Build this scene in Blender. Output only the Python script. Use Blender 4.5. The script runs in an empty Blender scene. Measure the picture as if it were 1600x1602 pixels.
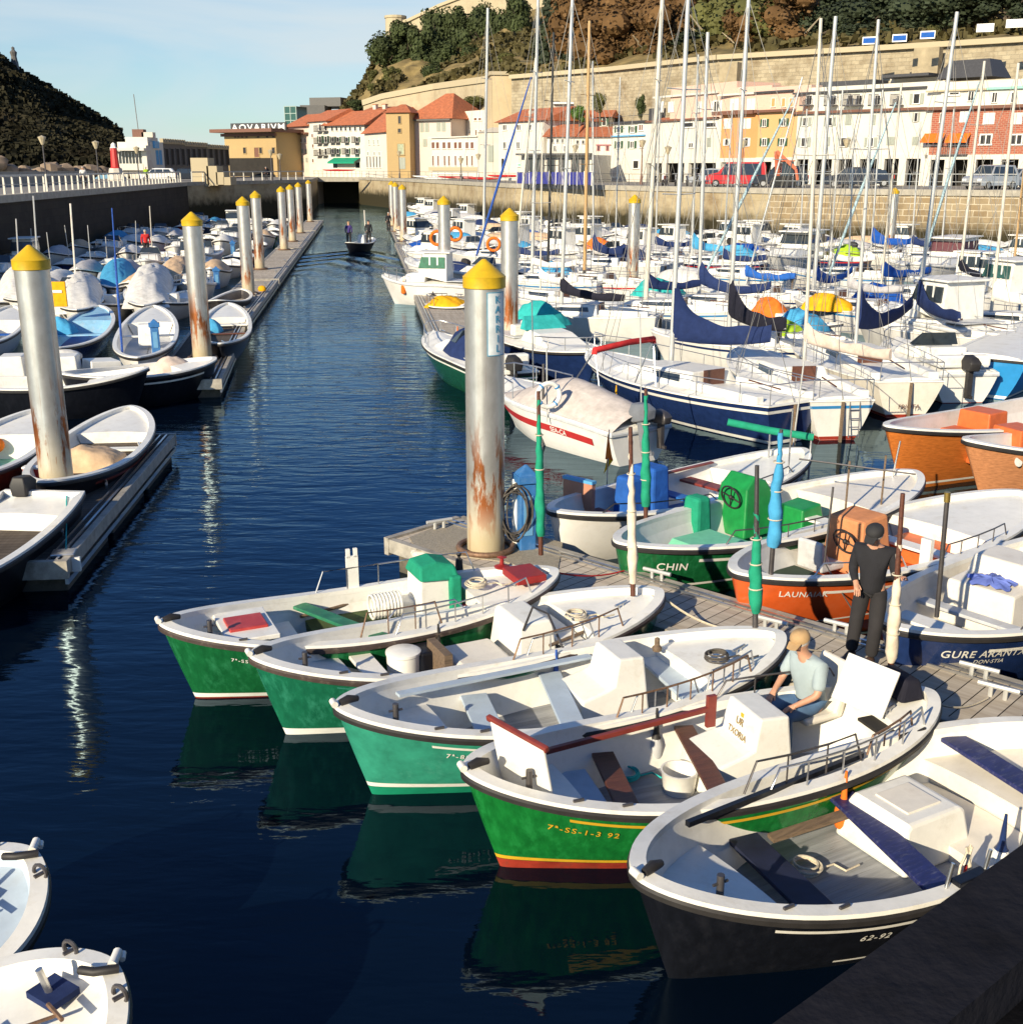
import bpy, math, random
from mathutils import Vector, Matrix
random.seed(7)
C = bpy.context.scene.collection
R = math.radians; PI = math.pi
# ---------------------------------------------------------------- camera
F = 1780.0; H = 6.1; PITCH = math.atan(539/F); SP, CP = math.sin(PITCH), math.cos(PITCH)
cam = bpy.data.cameras.new('camera'); camo = bpy.data.objects.new('camera', cam); C.objects.link(camo)
cam.sensor_fit = 'HORIZONTAL'; cam.sensor_width = 36; cam.lens = 36*F/1600
cam.clip_start = .1; cam.clip_end = 6000
camo.location = (0, 0, H); camo.rotation_euler = (PI/2-PITCH, 0, 0)
bpy.context.scene.camera = camo
# ---------------------------------------------------------------- light
SUN_AZ = R(34); SUN_EL = R(23)       # light travels towards +y and +x
w = bpy.data.worlds.new('World'); bpy.context.scene.world = w; w.use_nodes = True
nt = w.node_tree; N = nt.nodes; LK = nt.links
bg = N['Background']; sky = N.new('ShaderNodeTexSky'); sky.sky_type = 'NISHITA'; sky.sun_disc = False
sky.sun_elevation = SUN_EL; sky.sun_rotation = PI + SUN_AZ
sky.air_density = 1.0; sky.dust_density = .25; sky.ozone_density = 3.5
tc = N.new('ShaderNodeTexCoord'); mp = N.new('ShaderNodeMapping'); mp.inputs['Scale'].default_value = (1.6, 1.6, 7.5)
mp.inputs['Rotation'].default_value = (0, R(12), 0)
nz = N.new('ShaderNodeTexNoise'); nz.inputs['Scale'].default_value = 2.1; nz.inputs['Detail'].default_value = 6; nz.inputs['Roughness'].default_value = .52; nz.inputs['Distortion'].default_value = .6
cr = N.new('ShaderNodeValToRGB'); cr.color_ramp.elements[0].position = .36; cr.color_ramp.elements[1].position = .64
cr.color_ramp.elements[0].color = (.22, .22, .22, 1); cr.color_ramp.elements[1].color = (.85, .85, .85, 1)
mx = N.new('ShaderNodeMix'); mx.data_type = 'RGBA'
LK.new(tc.outputs['Generated'], mp.inputs['Vector']); LK.new(mp.outputs['Vector'], nz.inputs['Vector'])
LK.new(nz.outputs['Fac'], cr.inputs['Fac'])
sx = N.new('ShaderNodeSeparateXYZ'); LK.new(tc.outputs['Generated'], sx.inputs[0])     # thin cirrus lies low over the sea horizon
fo = N.new('ShaderNodeMapRange'); LK.new(sx.outputs['Z'], fo.inputs[0]); fo.inputs[1].default_value = .13; fo.inputs[2].default_value = .26; fo.inputs[3].default_value = 1; fo.inputs[4].default_value = .05
mf = N.new('ShaderNodeMath'); mf.operation = 'MULTIPLY'; LK.new(cr.outputs['Color'], mf.inputs[0]); LK.new(fo.outputs[0], mf.inputs[1]); LK.new(mf.outputs[0], mx.inputs['Factor'])
tn = N.new('ShaderNodeMix'); tn.data_type = 'RGBA'; tn.blend_type = 'MULTIPLY'; tn.inputs['Factor'].default_value = 1; LK.new(sky.outputs['Color'], tn.inputs[6]); tz = N.new('ShaderNodeMix'); tz.data_type = 'RGBA'; LK.new(fo.outputs[0], tz.inputs['Factor']); tz.inputs[6].default_value = (.58, .84, 1.16, 1); tz.inputs[7].default_value = (.82, .97, 1.04, 1); LK.new(tz.outputs[2], tn.inputs[7])
LK.new(tn.outputs[2], mx.inputs[6]); mx.inputs[7].default_value = (5.6, 6.3, 6.6, 1)
LK.new(mx.outputs[2], bg.inputs['Color']); bg.inputs['Strength'].default_value = .085
sl = bpy.data.lights.new('sun', 'SUN'); sl.energy = 5.0; sl.angle = R(.5); sl.color = (1, .87, .64)
so = bpy.data.objects.new('sun', sl); C.objects.link(so)
dirv = Vector((math.sin(SUN_AZ)*math.cos(SUN_EL), math.cos(SUN_AZ)*math.cos(SUN_EL), -math.sin(SUN_EL)))
so.rotation_euler = dirv.to_track_quat('-Z', 'Y').to_euler(); so.location = (-30, -40, 60)
vs = bpy.context.scene.view_settings; vs.view_transform = 'Standard'; vs.look = 'None'; vs.gamma = 1; vs.use_curve_mapping = False
vs.exposure = 0.55

def P(px, py, z=0.0):
    a = (px-800)/F; b = -(py-801)/F
    d = Vector((a, CP+b*SP, -SP+b*CP)); t = (z-H)/d.z
    return Vector((0, 0, H)) + d*t
def PY(px, py, Y):
    a = (px-800)/F; b = -(py-801)/F
    d = Vector((a, CP+b*SP, -SP+b*CP)); t = Y/d.y
    return Vector((0, 0, H)) + d*t
# ---------------------------------------------------------------- tags
def tag(o, label, cat, group=None, kind=None):
    if label: o['label'] = label
    if cat: o['category'] = cat
    if group: o['group'] = group
    if kind: o['kind'] = kind
    return o
def thing(name, label, cat, loc=(0, 0, 0), rz=0, group=None):
    o = bpy.data.objects.new(name, None); C.objects.link(o); o.empty_display_size = .1
    o.location = loc; o.rotation_euler = (0, 0, rz)
    return tag(o, label, cat, group)
def dup(root, loc=None, rz=None, label=None, group=None):
    r = root.copy(); C.objects.link(r)
    if loc is not None: r.location = loc
    if rz is not None: r.rotation_euler = (r.rotation_euler[0], r.rotation_euler[1], rz)
    if label: r['label'] = label
    if group: r['group'] = group
    for ch in list(root.children):
        c = ch.copy(); C.objects.link(c); c.parent = r
        for g in ch.children:
            d = g.copy(); C.objects.link(d); d.parent = c
    return r
# ---------------------------------------------------------------- materials
MATS = {}
def mat(name, col, rough=.5, metal=0, var=.12, vscale=6, bump=0, bscale=40, spec=.5, dirt=None, dirtamt=0, dscale=3, stretch=(1, 1, 1), coat=0):
    if name in MATS: return MATS[name]
    m = bpy.data.materials.new(name); m.use_nodes = True; t = m.node_tree; n = t.nodes; l = t.links
    b = n['Principled BSDF']; b.inputs['Roughness'].default_value = rough; b.inputs['Metallic'].default_value = metal
    b.inputs['Specular IOR Level'].default_value = spec; b.inputs['Coat Weight'].default_value = coat
    tcn = n.new('ShaderNodeTexCoord'); mpn = n.new('ShaderNodeMapping'); mpn.inputs['Scale'].default_value = stretch
    l.new(tcn.outputs['Object'], mpn.inputs['Vector'])
    nn = n.new('ShaderNodeTexNoise'); nn.inputs['Scale'].default_value = vscale; nn.inputs['Detail'].default_value = 5; nn.inputs['Roughness'].default_value = .6
    l.new(mpn.outputs['Vector'], nn.inputs['Vector'])
    r = n.new('ShaderNodeValToRGB'); e = r.color_ramp.elements
    e[0].position = .3; e[1].position = .7
    e[0].color = (*[c*(1-var) for c in col], 1); e[1].color = (*[min(1, c*(1+var)) for c in col], 1)
    l.new(nn.outputs['Fac'], r.inputs['Fac']); out = r.outputs['Color']
    if dirt:
        n2 = n.new('ShaderNodeTexNoise'); n2.inputs['Scale'].default_value = dscale; n2.inputs['Detail'].default_value = 8; n2.inputs['Roughness'].default_value = .7
        l.new(mpn.outputs['Vector'], n2.inputs['Vector'])
        r2 = n.new('ShaderNodeValToRGB'); r2.color_ramp.elements[0].position = .52; r2.color_ramp.elements[1].position = .72
        r2.color_ramp.elements[1].color = (dirtamt,)*3+(1,)
        l.new(n2.outputs['Fac'], r2.inputs['Fac'])
        mm = n.new('ShaderNodeMix'); mm.data_type = 'RGBA'; l.new(r2.outputs['Color'], mm.inputs['Factor']); l.new(out, mm.inputs[6]); mm.inputs[7].default_value = (*dirt, 1)
        out = mm.outputs[2]
    l.new(out, b.inputs['Base Color'])
    if bump:
        n3 = n.new('ShaderNodeTexNoise'); n3.inputs['Scale'].default_value = bscale; n3.inputs['Detail'].default_value = 4
        l.new(mpn.outputs['Vector'], n3.inputs['Vector'])
        bn = n.new('ShaderNodeBump'); bn.inputs['Strength'].default_value = bump; bn.inputs['Distance'].default_value = .02
        l.new(n3.outputs['Fac'], bn.inputs['Height']); l.new(bn.outputs['Normal'], b.inputs['Normal'])
    MATS[name] = m; return m
GR = (.30, .25, .18)
WHITE = mat('white_paint', (.78, .76, .70), .38, dirt=(.42, .37, .28), dirtamt=.55, var=.07, dscale=3, bump=.06, bscale=25)
CREAM = mat('cream_paint', (.74, .69, .60), .45, dirt=(.40, .34, .26), dirtamt=.5, var=.09, dscale=3)
GREYW = mat('grey_white_paint', (.50, .51, .52), .45, dirt=(.28, .27, .25), dirtamt=.6, var=.12, dscale=5)
FLOORG = mat('boat_floor_grey', (.27, .28, .30), .6, dirt=(.12, .11, .10), dirtamt=.85, var=.3, vscale=2.5, dscale=5, stretch=(.5, 9, 1), bump=.3, bscale=3)
PBLUE = mat('blue_grey_paint_and_shade', (.42, .50, .58), .5, dirt=(.28, .28, .28), dirtamt=.5, var=.1)
BLACKR = mat('black_rubber', (.02, .018, .018), .6, var=.3)
BROWNR = mat('dark_brown_rubber', (.045, .03, .025), .6, var=.3, dirt=(.2, .16, .12), dirtamt=.5, dscale=8)
GREEN1 = mat('green_hull', (.008, .105, .032), .22, dirt=(.03, .20, .09), dirtamt=.7, var=.22, dscale=3, coat=.2, stretch=(2.2, 2.2, .7), bump=.12, bscale=12)
GREEN2 = mat('sea_green_hull', (.010, .125, .065), .2, dirt=(.04, .25, .16), dirtamt=.7, var=.2, dscale=3, coat=.2, stretch=(2.2, 2.2, .7), bump=.12, bscale=12)
TEAL = mat('teal_hull', (.035, .27, .18), .22, dirt=(.12, .42, .32), dirtamt=.75, var=.2, dscale=1.8, coat=.3)
GREEN3 = mat('bright_green_hull', (.008, .15, .028), .16, dirt=(.02, .24, .06), dirtamt=.7, var=.25, dscale=3, coat=.2, stretch=(2.2, 2.2, .7), bump=.12, bscale=12)
DGREEN = mat('dark_green_hull', (.008, .07, .03), .25, var=.2, coat=.3)
BLACKH = mat('black_hull', (.006, .007, .011), .4, var=.3, coat=.1, spec=.3, dirt=(.016, .016, .02), dirtamt=.5, dscale=3, stretch=(2, 2, .5), bump=.1, bscale=12)
NAVY = mat('navy_hull', (.012, .028, .10), .25, var=.2, coat=.3)
NAVYP = mat('navy_plank', (.015, .02, .10), .5, dirt=(.6, .6, .6), dirtamt=.15, var=.3, dscale=9, stretch=(1, 4, 4))
ORANGE = mat('orange_hull', (.60, .10, .02), .3, var=.12, dirt=(.45, .12, .05), dirtamt=.5, coat=.25)
VARN = mat('varnished_wood', (.50, .15, .03), .22, var=.25, vscale=3, stretch=(.6, 6, 14), coat=.5)
VARN2 = mat('pale_varnished_wood', (.50, .22, .10), .25, var=.22, vscale=3, stretch=(.6, 6, 14), coat=.5)
BWOOD = mat('brown_wood', (.10, .035, .02), .45, var=.35, vscale=4, stretch=(1, 8, 8), bump=.2)
OWOOD = mat('old_wood', (.16, .11, .07), .7, var=.4, vscale=4, stretch=(1, 8, 8), bump=.3)
REDBR = mat('red_brown_paint', (.20, .035, .025), .45, var=.2)
YEL = mat('yellow_stripe', (.62, .36, .02), .5, var=.1)
REDB = mat('boot_red', (.30, .03, .015), .55, var=.3, dirt=(.12, .05, .03), dirtamt=.6, dscale=8)
RED = mat('red_paint', (.48, .025, .02), .4, var=.12)
STAYM = mat('stay_wire', (.22, .21, .19), .6)
METAL = mat('steel', (.55, .55, .55), .28, .9, var=.1)
DMETAL = mat('dark_steel', (.12, .11, .11), .45, .7, var=.2)
RUSTM = mat('rusty_steel', (.22, .13, .08), .6, .5, var=.4, vscale=20)
ALU = mat('aluminium_mast', (.52, .52, .50), .35, .25, var=.06)
ALUC = mat('cream_mast', (.56, .52, .44), .4, .05, var=.06)
WOODM = mat('wood_mast', (.45, .28, .12), .4, var=.2, stretch=(8, 8, .5))
BLKM = mat('black_mast', (.03, .03, .03), .4, .3, var=.2)
GLASS = mat('dark_glass', (.03, .04, .05), .08, var=.2, spec=.8)
WINB = mat('window_dark', (.03, .027, .027), .25, var=.4, vscale=2)
ROPE = mat('rope', (.55, .48, .36), .8, var=.25, vscale=60)
DROPE = mat('dark_rope', (.08, .07, .06), .8, var=.3, vscale=60)
GROPE = mat('green_rope', (.03, .35, .22), .7, var=.2)
BLUER = mat('blue_rope', (.02, .08, .35), .7, var=.5, vscale=25)
LBR = mat('light_blue_wrap', (.30, .42, .47), .7, var=.5, vscale=14)
def cloth(name, col, var=.18, dirt=None): return mat(name, col, .85, var=var, vscale=5, bump=.5, bscale=9, spec=.2, dirt=dirt, dirtamt=.4)
CGREEN = cloth('green_canvas', (.015, .26, .15)); CBLUE = cloth('blue_canvas', (.02, .10, .38)); CNAVY = cloth('navy_canvas', (.016, .03, .10))
CROYAL = cloth('royal_blue_canvas', (.01, .07, .33)); CLBLUE = cloth('light_blue_canvas', (.06, .30, .52)); CBLACK = cloth('black_canvas', (.015, .015, .025))
CBEIGE = cloth('beige_canvas', (.58, .47, .39)); CWHITE = cloth('white_canvas', (.66, .64, .60), dirt=(.4, .37, .32)); CGREY = cloth('grey_canvas', (.42, .41, .42))
CYEL = cloth('yellow_canvas', (.72, .36, .01)); CORG = cloth('orange_canvas', (.70, .16, .02)); CRED = cloth('red_canvas', (.50, .03, .03))
CTURQ = cloth('turquoise_canvas', (.03, .38, .36)); CLIME = cloth('lime_canvas', (.33, .50, .03)); CTAN = cloth('tan_canvas', (.60, .42, .26))
CPERI = cloth('periwinkle_cloth', (.13, .18, .50)); CMINT = cloth('mint_canvas', (.28, .60, .42))
SKIN = mat('skin', (.52, .27, .17), .55, var=.12, vscale=12)
# ---------------------------------------------------------------- mesh builder
class MB:
    def __init__(s): s.v = []; s.f = []; s.mi = []; s.cur = 0
    def add(s, vs, fs):
        k = len(s.v); s.v += [tuple(v) for v in vs]
        for f in fs: s.f.append([i+k for i in f]); s.mi.append(s.cur)
        return s
    def m(s, i): s.cur = i; return s
    def box(s, c, d, rz=0, tx=1, ty=1, M=None):
        hx, hy, hz = d[0]/2, d[1]/2, d[2]/2; cs, sn = math.cos(rz), math.sin(rz); vs = []
        for z, kx, ky in ((-hz, 1, 1), (hz, tx, ty)):
            for x, y in ((-hx, -hy), (hx, -hy), (hx, hy), (-hx, hy)):
                x *= kx; y *= ky
                p = Vector((x*cs-y*sn, x*sn+y*cs, z))
                if M: p = M @ p
                vs.append(Vector(c)+p)
        return s.add(vs, [(3, 2, 1, 0), (4, 5, 6, 7), (0, 1, 5, 4), (1, 2, 6, 5), (2, 3, 7, 6), (3, 0, 4, 7)])
    def bar(s, a, b, wd, th, up=(0, 0, 1)):
        a = Vector(a); b = Vector(b); d = (b-a).normalized(); u = Vector(up)
        sd = d.cross(u)
        if sd.length < 1e-4: sd = d.cross(Vector((1, 0, 0)))
        sd.normalize(); u = sd.cross(d); vs = []
        for p in (a, b):
            for i, j in ((-1, -1), (1, -1), (1, 1), (-1, 1)): vs.append(p+sd*i*wd/2+u*j*th/2)
        return s.add(vs, [(3, 2, 1, 0), (4, 5, 6, 7), (0, 1, 5, 4), (1, 2, 6, 5), (2, 3, 7, 6), (3, 0, 4, 7)])
    def tube(s, pts, r, n=6, r2=None, cap=True):
        pts = [Vector(p) for p in pts]; m = len(pts)
        rr = r if isinstance(r, (list, tuple)) else [r+(0 if r2 is None else (r2-r)*i/max(1, m-1)) for i in range(m)]
        ref = None; vs = []
        for i, p in enumerate(pts):
            d = (pts[min(i+1, m-1)]-pts[max(i-1, 0)])
            d = d.normalized() if d.length > 1e-9 else Vector((0, 0, 1))
            if ref is None: ref = Vector((0, 0, 1)) if abs(d.z) < .9 else Vector((1, 0, 0))
            a = d.cross(ref); 
            if a.length < 1e-5: a = d.cross(Vector((0, 1, 0)))
            a.normalize(); b = d.cross(a); ref = -b if False else ref
            for k in range(n):
                t = 2*PI*k/n; vs.append(p+a*math.cos(t)*rr[i]+b*math.sin(t)*rr[i])
        fs = [(i*n+k, i*n+(k+1) % n, (i+1)*n+(k+1) % n, (i+1)*n+k) for i in range(m-1) for k in range(n)]
        if cap: fs += [tuple(reversed(range(n))), tuple((m-1)*n+k for k in range(n))]
        return s.add(vs, fs)
    def cyl(s, c, r, h, n=16, r2=None): return s.tube([c, (c[0], c[1], c[2]+h)], r, n, r if r2 is None else r2)
    def lathe(s, prof, c=(0, 0, 0), n=16):
        vs = [(c[0]+r*math.cos(2*PI*k/n), c[1]+r*math.sin(2*PI*k/n), c[2]+z) for r, z in prof for k in range(n)]
        return s.add(vs, [(i*n+k, i*n+(k+1) % n, (i+1)*n+(k+1) % n, (i+1)*n+k) for i in range(len(prof)-1) for k in range(n)])
    def ball(s, c, r, sx=1, sy=1, sz=1, n=10, m=7):
        vs = []
        for i in range(m+1):
            a = PI*i/m
            for k in range(n): vs.append((c[0]+r*sx*math.sin(a)*math.cos(2*PI*k/n), c[1]+r*sy*math.sin(a)*math.sin(2*PI*k/n), c[2]+r*sz*math.cos(a)))
        return s.add(vs, [(i*n+k, (i+1)*n+k, (i+1)*n+(k+1) % n, i*n+(k+1) % n) for i in range(m) for k in range(n)])
    def torus(s, c, Rr, r, nx=(0, 0, 1), n=20, m=8):
        q = Vector(nx).normalized().to_track_quat('Z', 'Y'); vs = []
        for i in range(n):
            a = 2*PI*i/n
            for k in range(m):
                b = 2*PI*k/m
                vs.append(Vector(c)+q @ Vector(((Rr+r*math.cos(b))*math.cos(a), (Rr+r*math.cos(b))*math.sin(a), r*math.sin(b))))
        return s.add(vs, [(i*m+k, ((i+1) % n)*m+k, ((i+1) % n)*m+(k+1) % m, i*m+(k+1) % m) for i in range(n) for k in range(m)])
    def grid(s, fn, nu, nv, flip=False):
        vs = [fn(i/nu, j/nv) for i in range(nu+1) for j in range(nv+1)]; q = nv+1
        fs = [(i*q+j, (i+1)*q+j, (i+1)*q+j+1, i*q+j+1) for i in range(nu) for j in range(nv)]
        if flip: fs = [f[::-1] for f in fs]
        return s.add(vs, fs)
    def prof(s, pts, hb, ht=None, y0=0):
        """closed x,z outline swept across y, half width hb at the lowest z and ht at the highest"""
        ht = hb if ht is None else ht; z0 = min(p[1] for p in pts); z1 = max(p[1] for p in pts); n = len(pts)
        hw = lambda z: hb+(ht-hb)*(z-z0)/max(1e-6, z1-z0)
        vs = [(x, y0-hw(z), z) for x, z in pts]+[(x, y0+hw(z), z) for x, z in pts]
        return s.add(vs, [tuple(range(n)), tuple(reversed(range(n, 2*n)))]+[(i, n+i, n+(i+1) % n, (i+1) % n) for i in range(n)])
    def poly(s, pts, z0, z1):
        n = len(pts); vs = [(p[0], p[1], z0) for p in pts]+[(p[0], p[1], z1) for p in pts]
        return s.add(vs, [tuple(reversed(range(n))), tuple(range(n, 2*n))]+[(i, (i+1) % n, n+(i+1) % n, n+i) for i in range(n)])
    def build(s, name, mats, parent=None, smooth=None, bevel=0, fix=True):
        me = bpy.data.meshes.new(name); me.from_pydata(s.v, [], s.f)
        for m in (mats if isinstance(mats, (list, tuple)) else [mats]): me.materials.append(m)
        if any(s.mi): me.polygons.foreach_set('material_index', s.mi)
        if fix:
            import bmesh
            b = bmesh.new(); b.from_mesh(me); bmesh.ops.recalc_face_normals(b, faces=b.faces); b.to_mesh(me); b.free()
        if smooth:
            me.shade_smooth(); me.set_sharp_from_angle(angle=R(smooth))
        me.update(); o = bpy.data.objects.new(name, me); C.objects.link(o)
        if parent: o.parent = parent
        if bevel:
            bv = o.modifiers.new('bevel', 'BEVEL'); bv.width = bevel; bv.segments = 2; bv.limit_method = 'ANGLE'; bv.angle_limit = R(40)
        return o
def struct(o): o['kind'] = 'structure'; return o
def text_mesh(body, size, shear=0, font_spacing=1.0, align='LEFT'):
    cu = bpy.data.curves.new('t', 'FONT'); cu.body = body; cu.size = size; cu.shear = shear; cu.space_character = font_spacing
    cu.align_x = align; cu.resolution_u = 3; cu.offset = size*.012
    o = bpy.data.objects.new('t', cu); C.objects.link(o); bpy.context.view_layer.update()
    me = o.to_mesh(); vs = [v.co.copy() for v in me.vertices]; fs = [list(p.vertices) for p in me.polygons]
    o.to_mesh_clear(); bpy.data.objects.remove(o); bpy.data.curves.remove(cu)
    return vs, fs
# ================================================================ SETTING
from mathutils import noise as MN
def uvwall(name, pts, z0, z1, m, parent=None, closed=False, nz_=1, disp=0):
    """vertical wall sheet over a polyline with metric UVs (length, height)"""
    me = bpy.data.meshes.new(name); vs = []; fs = []; uv = []; L = 0; pts = [Vector((p[0], p[1])) for p in pts]
    zz0 = z0 if isinstance(z0, list) else [z0]*len(pts); zz1 = z1 if isinstance(z1, list) else [z1]*len(pts)
    for i in range(len(pts)-1):
        a, b = pts[i], pts[i+1]; l = (b-a).length
        k = len(vs); vs += [(a.x, a.y, zz0[i]), (b.x, b.y, zz0[i+1]), (b.x, b.y, zz1[i+1]), (a.x, a.y, zz1[i])]
        fs.append((k, k+1, k+2, k+3)); uv += [(L, zz0[i]), (L+l, zz0[i+1]), (L+l, zz1[i+1]), (L, zz1[i])]; L += l
    me.from_pydata(vs, [], fs); ul = me.uv_layers.new(name='UVMap')
    for i, c in enumerate(uv): ul.data[i].uv = c
    me.materials.append(m); me.update(); o = bpy.data.objects.new(name, me); C.objects.link(o)
    if parent: o.parent = parent
    return o
def stonemat(name, c1, c2, mortar, bw=.9, bh=.42, msize=.03, tide=None, stain=(.10, .07, .04), stainamt=.6, uv=True, bump=.5, sscale=.35):
    m = bpy.data.materials.new(name); m.use_nodes = True; t = m.node_tree; n = t.nodes; l = t.links; b = n['Principled BSDF']; b.inputs['Roughness'].default_value = .9
    b.inputs['Specular IOR Level'].default_value = .2
    tc = n.new('ShaderNodeTexCoord'); co = tc.outputs['UV' if uv else 'Object']
    nzd = n.new('ShaderNodeTexNoise'); nzd.inputs['Scale'].default_value = 1.4; l.new(co, nzd.inputs['Vector'])
    va = n.new('ShaderNodeVectorMath'); va.operation = 'MULTIPLY_ADD'; l.new(nzd.outputs['Color'], va.inputs[0]); va.inputs[1].default_value = (.12, .12, 0); l.new(co, va.inputs[2])
    br = n.new('ShaderNodeTexBrick'); l.new(va.outputs[0], br.inputs['Vector']); br.inputs['Scale'].default_value = 1
    br.inputs['Brick Width'].default_value = bw; br.inputs['Row Height'].default_value = bh; br.inputs['Mortar Size'].default_value = msize
    br.inputs['Color1'].default_value = (*c1, 1); br.inputs['Color2'].default_value = (*c2, 1); br.inputs['Mortar'].default_value = (*mortar, 1); br.inputs['Mortar Smooth'].default_value = .4; br.inputs['Bias'].default_value = -.1
    ns = n.new('ShaderNodeTexNoise'); ns.inputs['Scale'].default_value = sscale; ns.inputs['Detail'].default_value = 9; ns.inputs['Roughness'].default_value = .68; l.new(co, ns.inputs['Vector'])
    rr = n.new('ShaderNodeValToRGB'); rr.color_ramp.elements[0].position = .47; rr.color_ramp.elements[1].position = .68; rr.color_ramp.elements[1].color = (stainamt,)*3+(1,)
    l.new(ns.outputs['Fac'], rr.inputs['Fac'])
    mx = n.new('ShaderNodeMix'); mx.data_type = 'RGBA'; l.new(rr.outputs['Color'], mx.inputs['Factor']); l.new(br.outputs['Color'], mx.inputs[6]); mx.inputs[7].default_value = (*stain, 1)
    out = mx.outputs[2]
    if tide:
        sx = n.new('ShaderNodeSeparateXYZ'); l.new(co, sx.inputs[0])
        n2 = n.new('ShaderNodeTexNoise'); n2.inputs['Scale'].default_value = 1.1; n2.inputs['Detail'].default_value = 7; l.new(co, n2.inputs['Vector'])
        ma = n.new('ShaderNodeMath'); ma.operation = 'MULTIPLY_ADD'; l.new(n2.outputs['Fac'], ma.inputs[0]); ma.inputs[1].default_value = -1.6; l.new(sx.outputs['Y' if uv else 'Z'], ma.inputs[2])
        r3 = n.new('ShaderNodeValToRGB'); e = r3.color_ramp.elements; e[0].position = 0; e[0].color = (1, 1, 1, 1); e[1].position = 1; e[1].color = (0, 0, 0, 1)
        mr = n.new('ShaderNodeMapRange'); l.new(ma.outputs[0], mr.inputs[0]); mr.inputs[1].default_value = tide-1.3; mr.inputs[2].default_value = tide-.2; l.new(mr.outputs[0], r3.inputs['Fac'])
        m2 = n.new('ShaderNodeMix'); m2.data_type = 'RGBA'; l.new(r3.outputs['Color'], m2.inputs['Factor']); l.new(out, m2.inputs[6]); m2.inputs[7].default_value = (.035, .03, .015, 1); out = m2.outputs[2]
    l.new(out, b.inputs['Base Color'])
    bn = n.new('ShaderNodeBump'); bn.inputs['Strength'].default_value = bump; bn.inputs['Distance'].default_value = .05
    l.new(br.outputs['Fac'], bn.inputs['Height']); bn.invert = True; l.new(bn.outputs['Normal'], b.inputs['Normal'])
    MATS[name] = m; return m
QST = stonemat('quay_stone', (.34, .27, .17), (.25, .18, .10), (.50, .43, .31), 1.0, .45, .045, tide=1.8)
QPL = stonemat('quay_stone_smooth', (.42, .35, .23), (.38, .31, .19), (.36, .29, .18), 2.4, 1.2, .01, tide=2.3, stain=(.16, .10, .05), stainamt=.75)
QDK = stonemat('shaded_quay_stone', (.045, .038, .03), (.035, .03, .025), (.03, .026, .022), 1.2, .5, .015, tide=1.2, stain=(.02, .018, .015), stainamt=.7)  # shade on the left wall is put into this darker stone colour
RST = stonemat('rampart_stone', (.42, .36, .25), (.31, .26, .18), (.36, .31, .22), .9, .42, .035, stain=(.16, .115, .065), stainamt=.75, bump=.8, sscale=.45)
FST = stonemat('fort_stone', (.46, .39, .26), (.42, .35, .24), (.38, .32, .22), 1.6, .7, .01, stain=(.24, .18, .11), stainamt=.4, bump=.2)
BRK = stonemat('red_brick', (.36, .11, .07), (.28, .08, .05), (.45, .28, .20), .42, .17, .022, stain=(.2, .08, .05), stainamt=.2)
CONC = mat('concrete', (.36, .33, .27), .9, var=.18, vscale=2, dirt=(.18, .15, .11), dirtamt=.6, dscale=1.5, bump=.2)
PAVE = mat('quay_paving', (.24, .22, .19), .9, var=.2, vscale=1.5, dirt=(.14, .12, .1), dirtamt=.5, dscale=.8)

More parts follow.
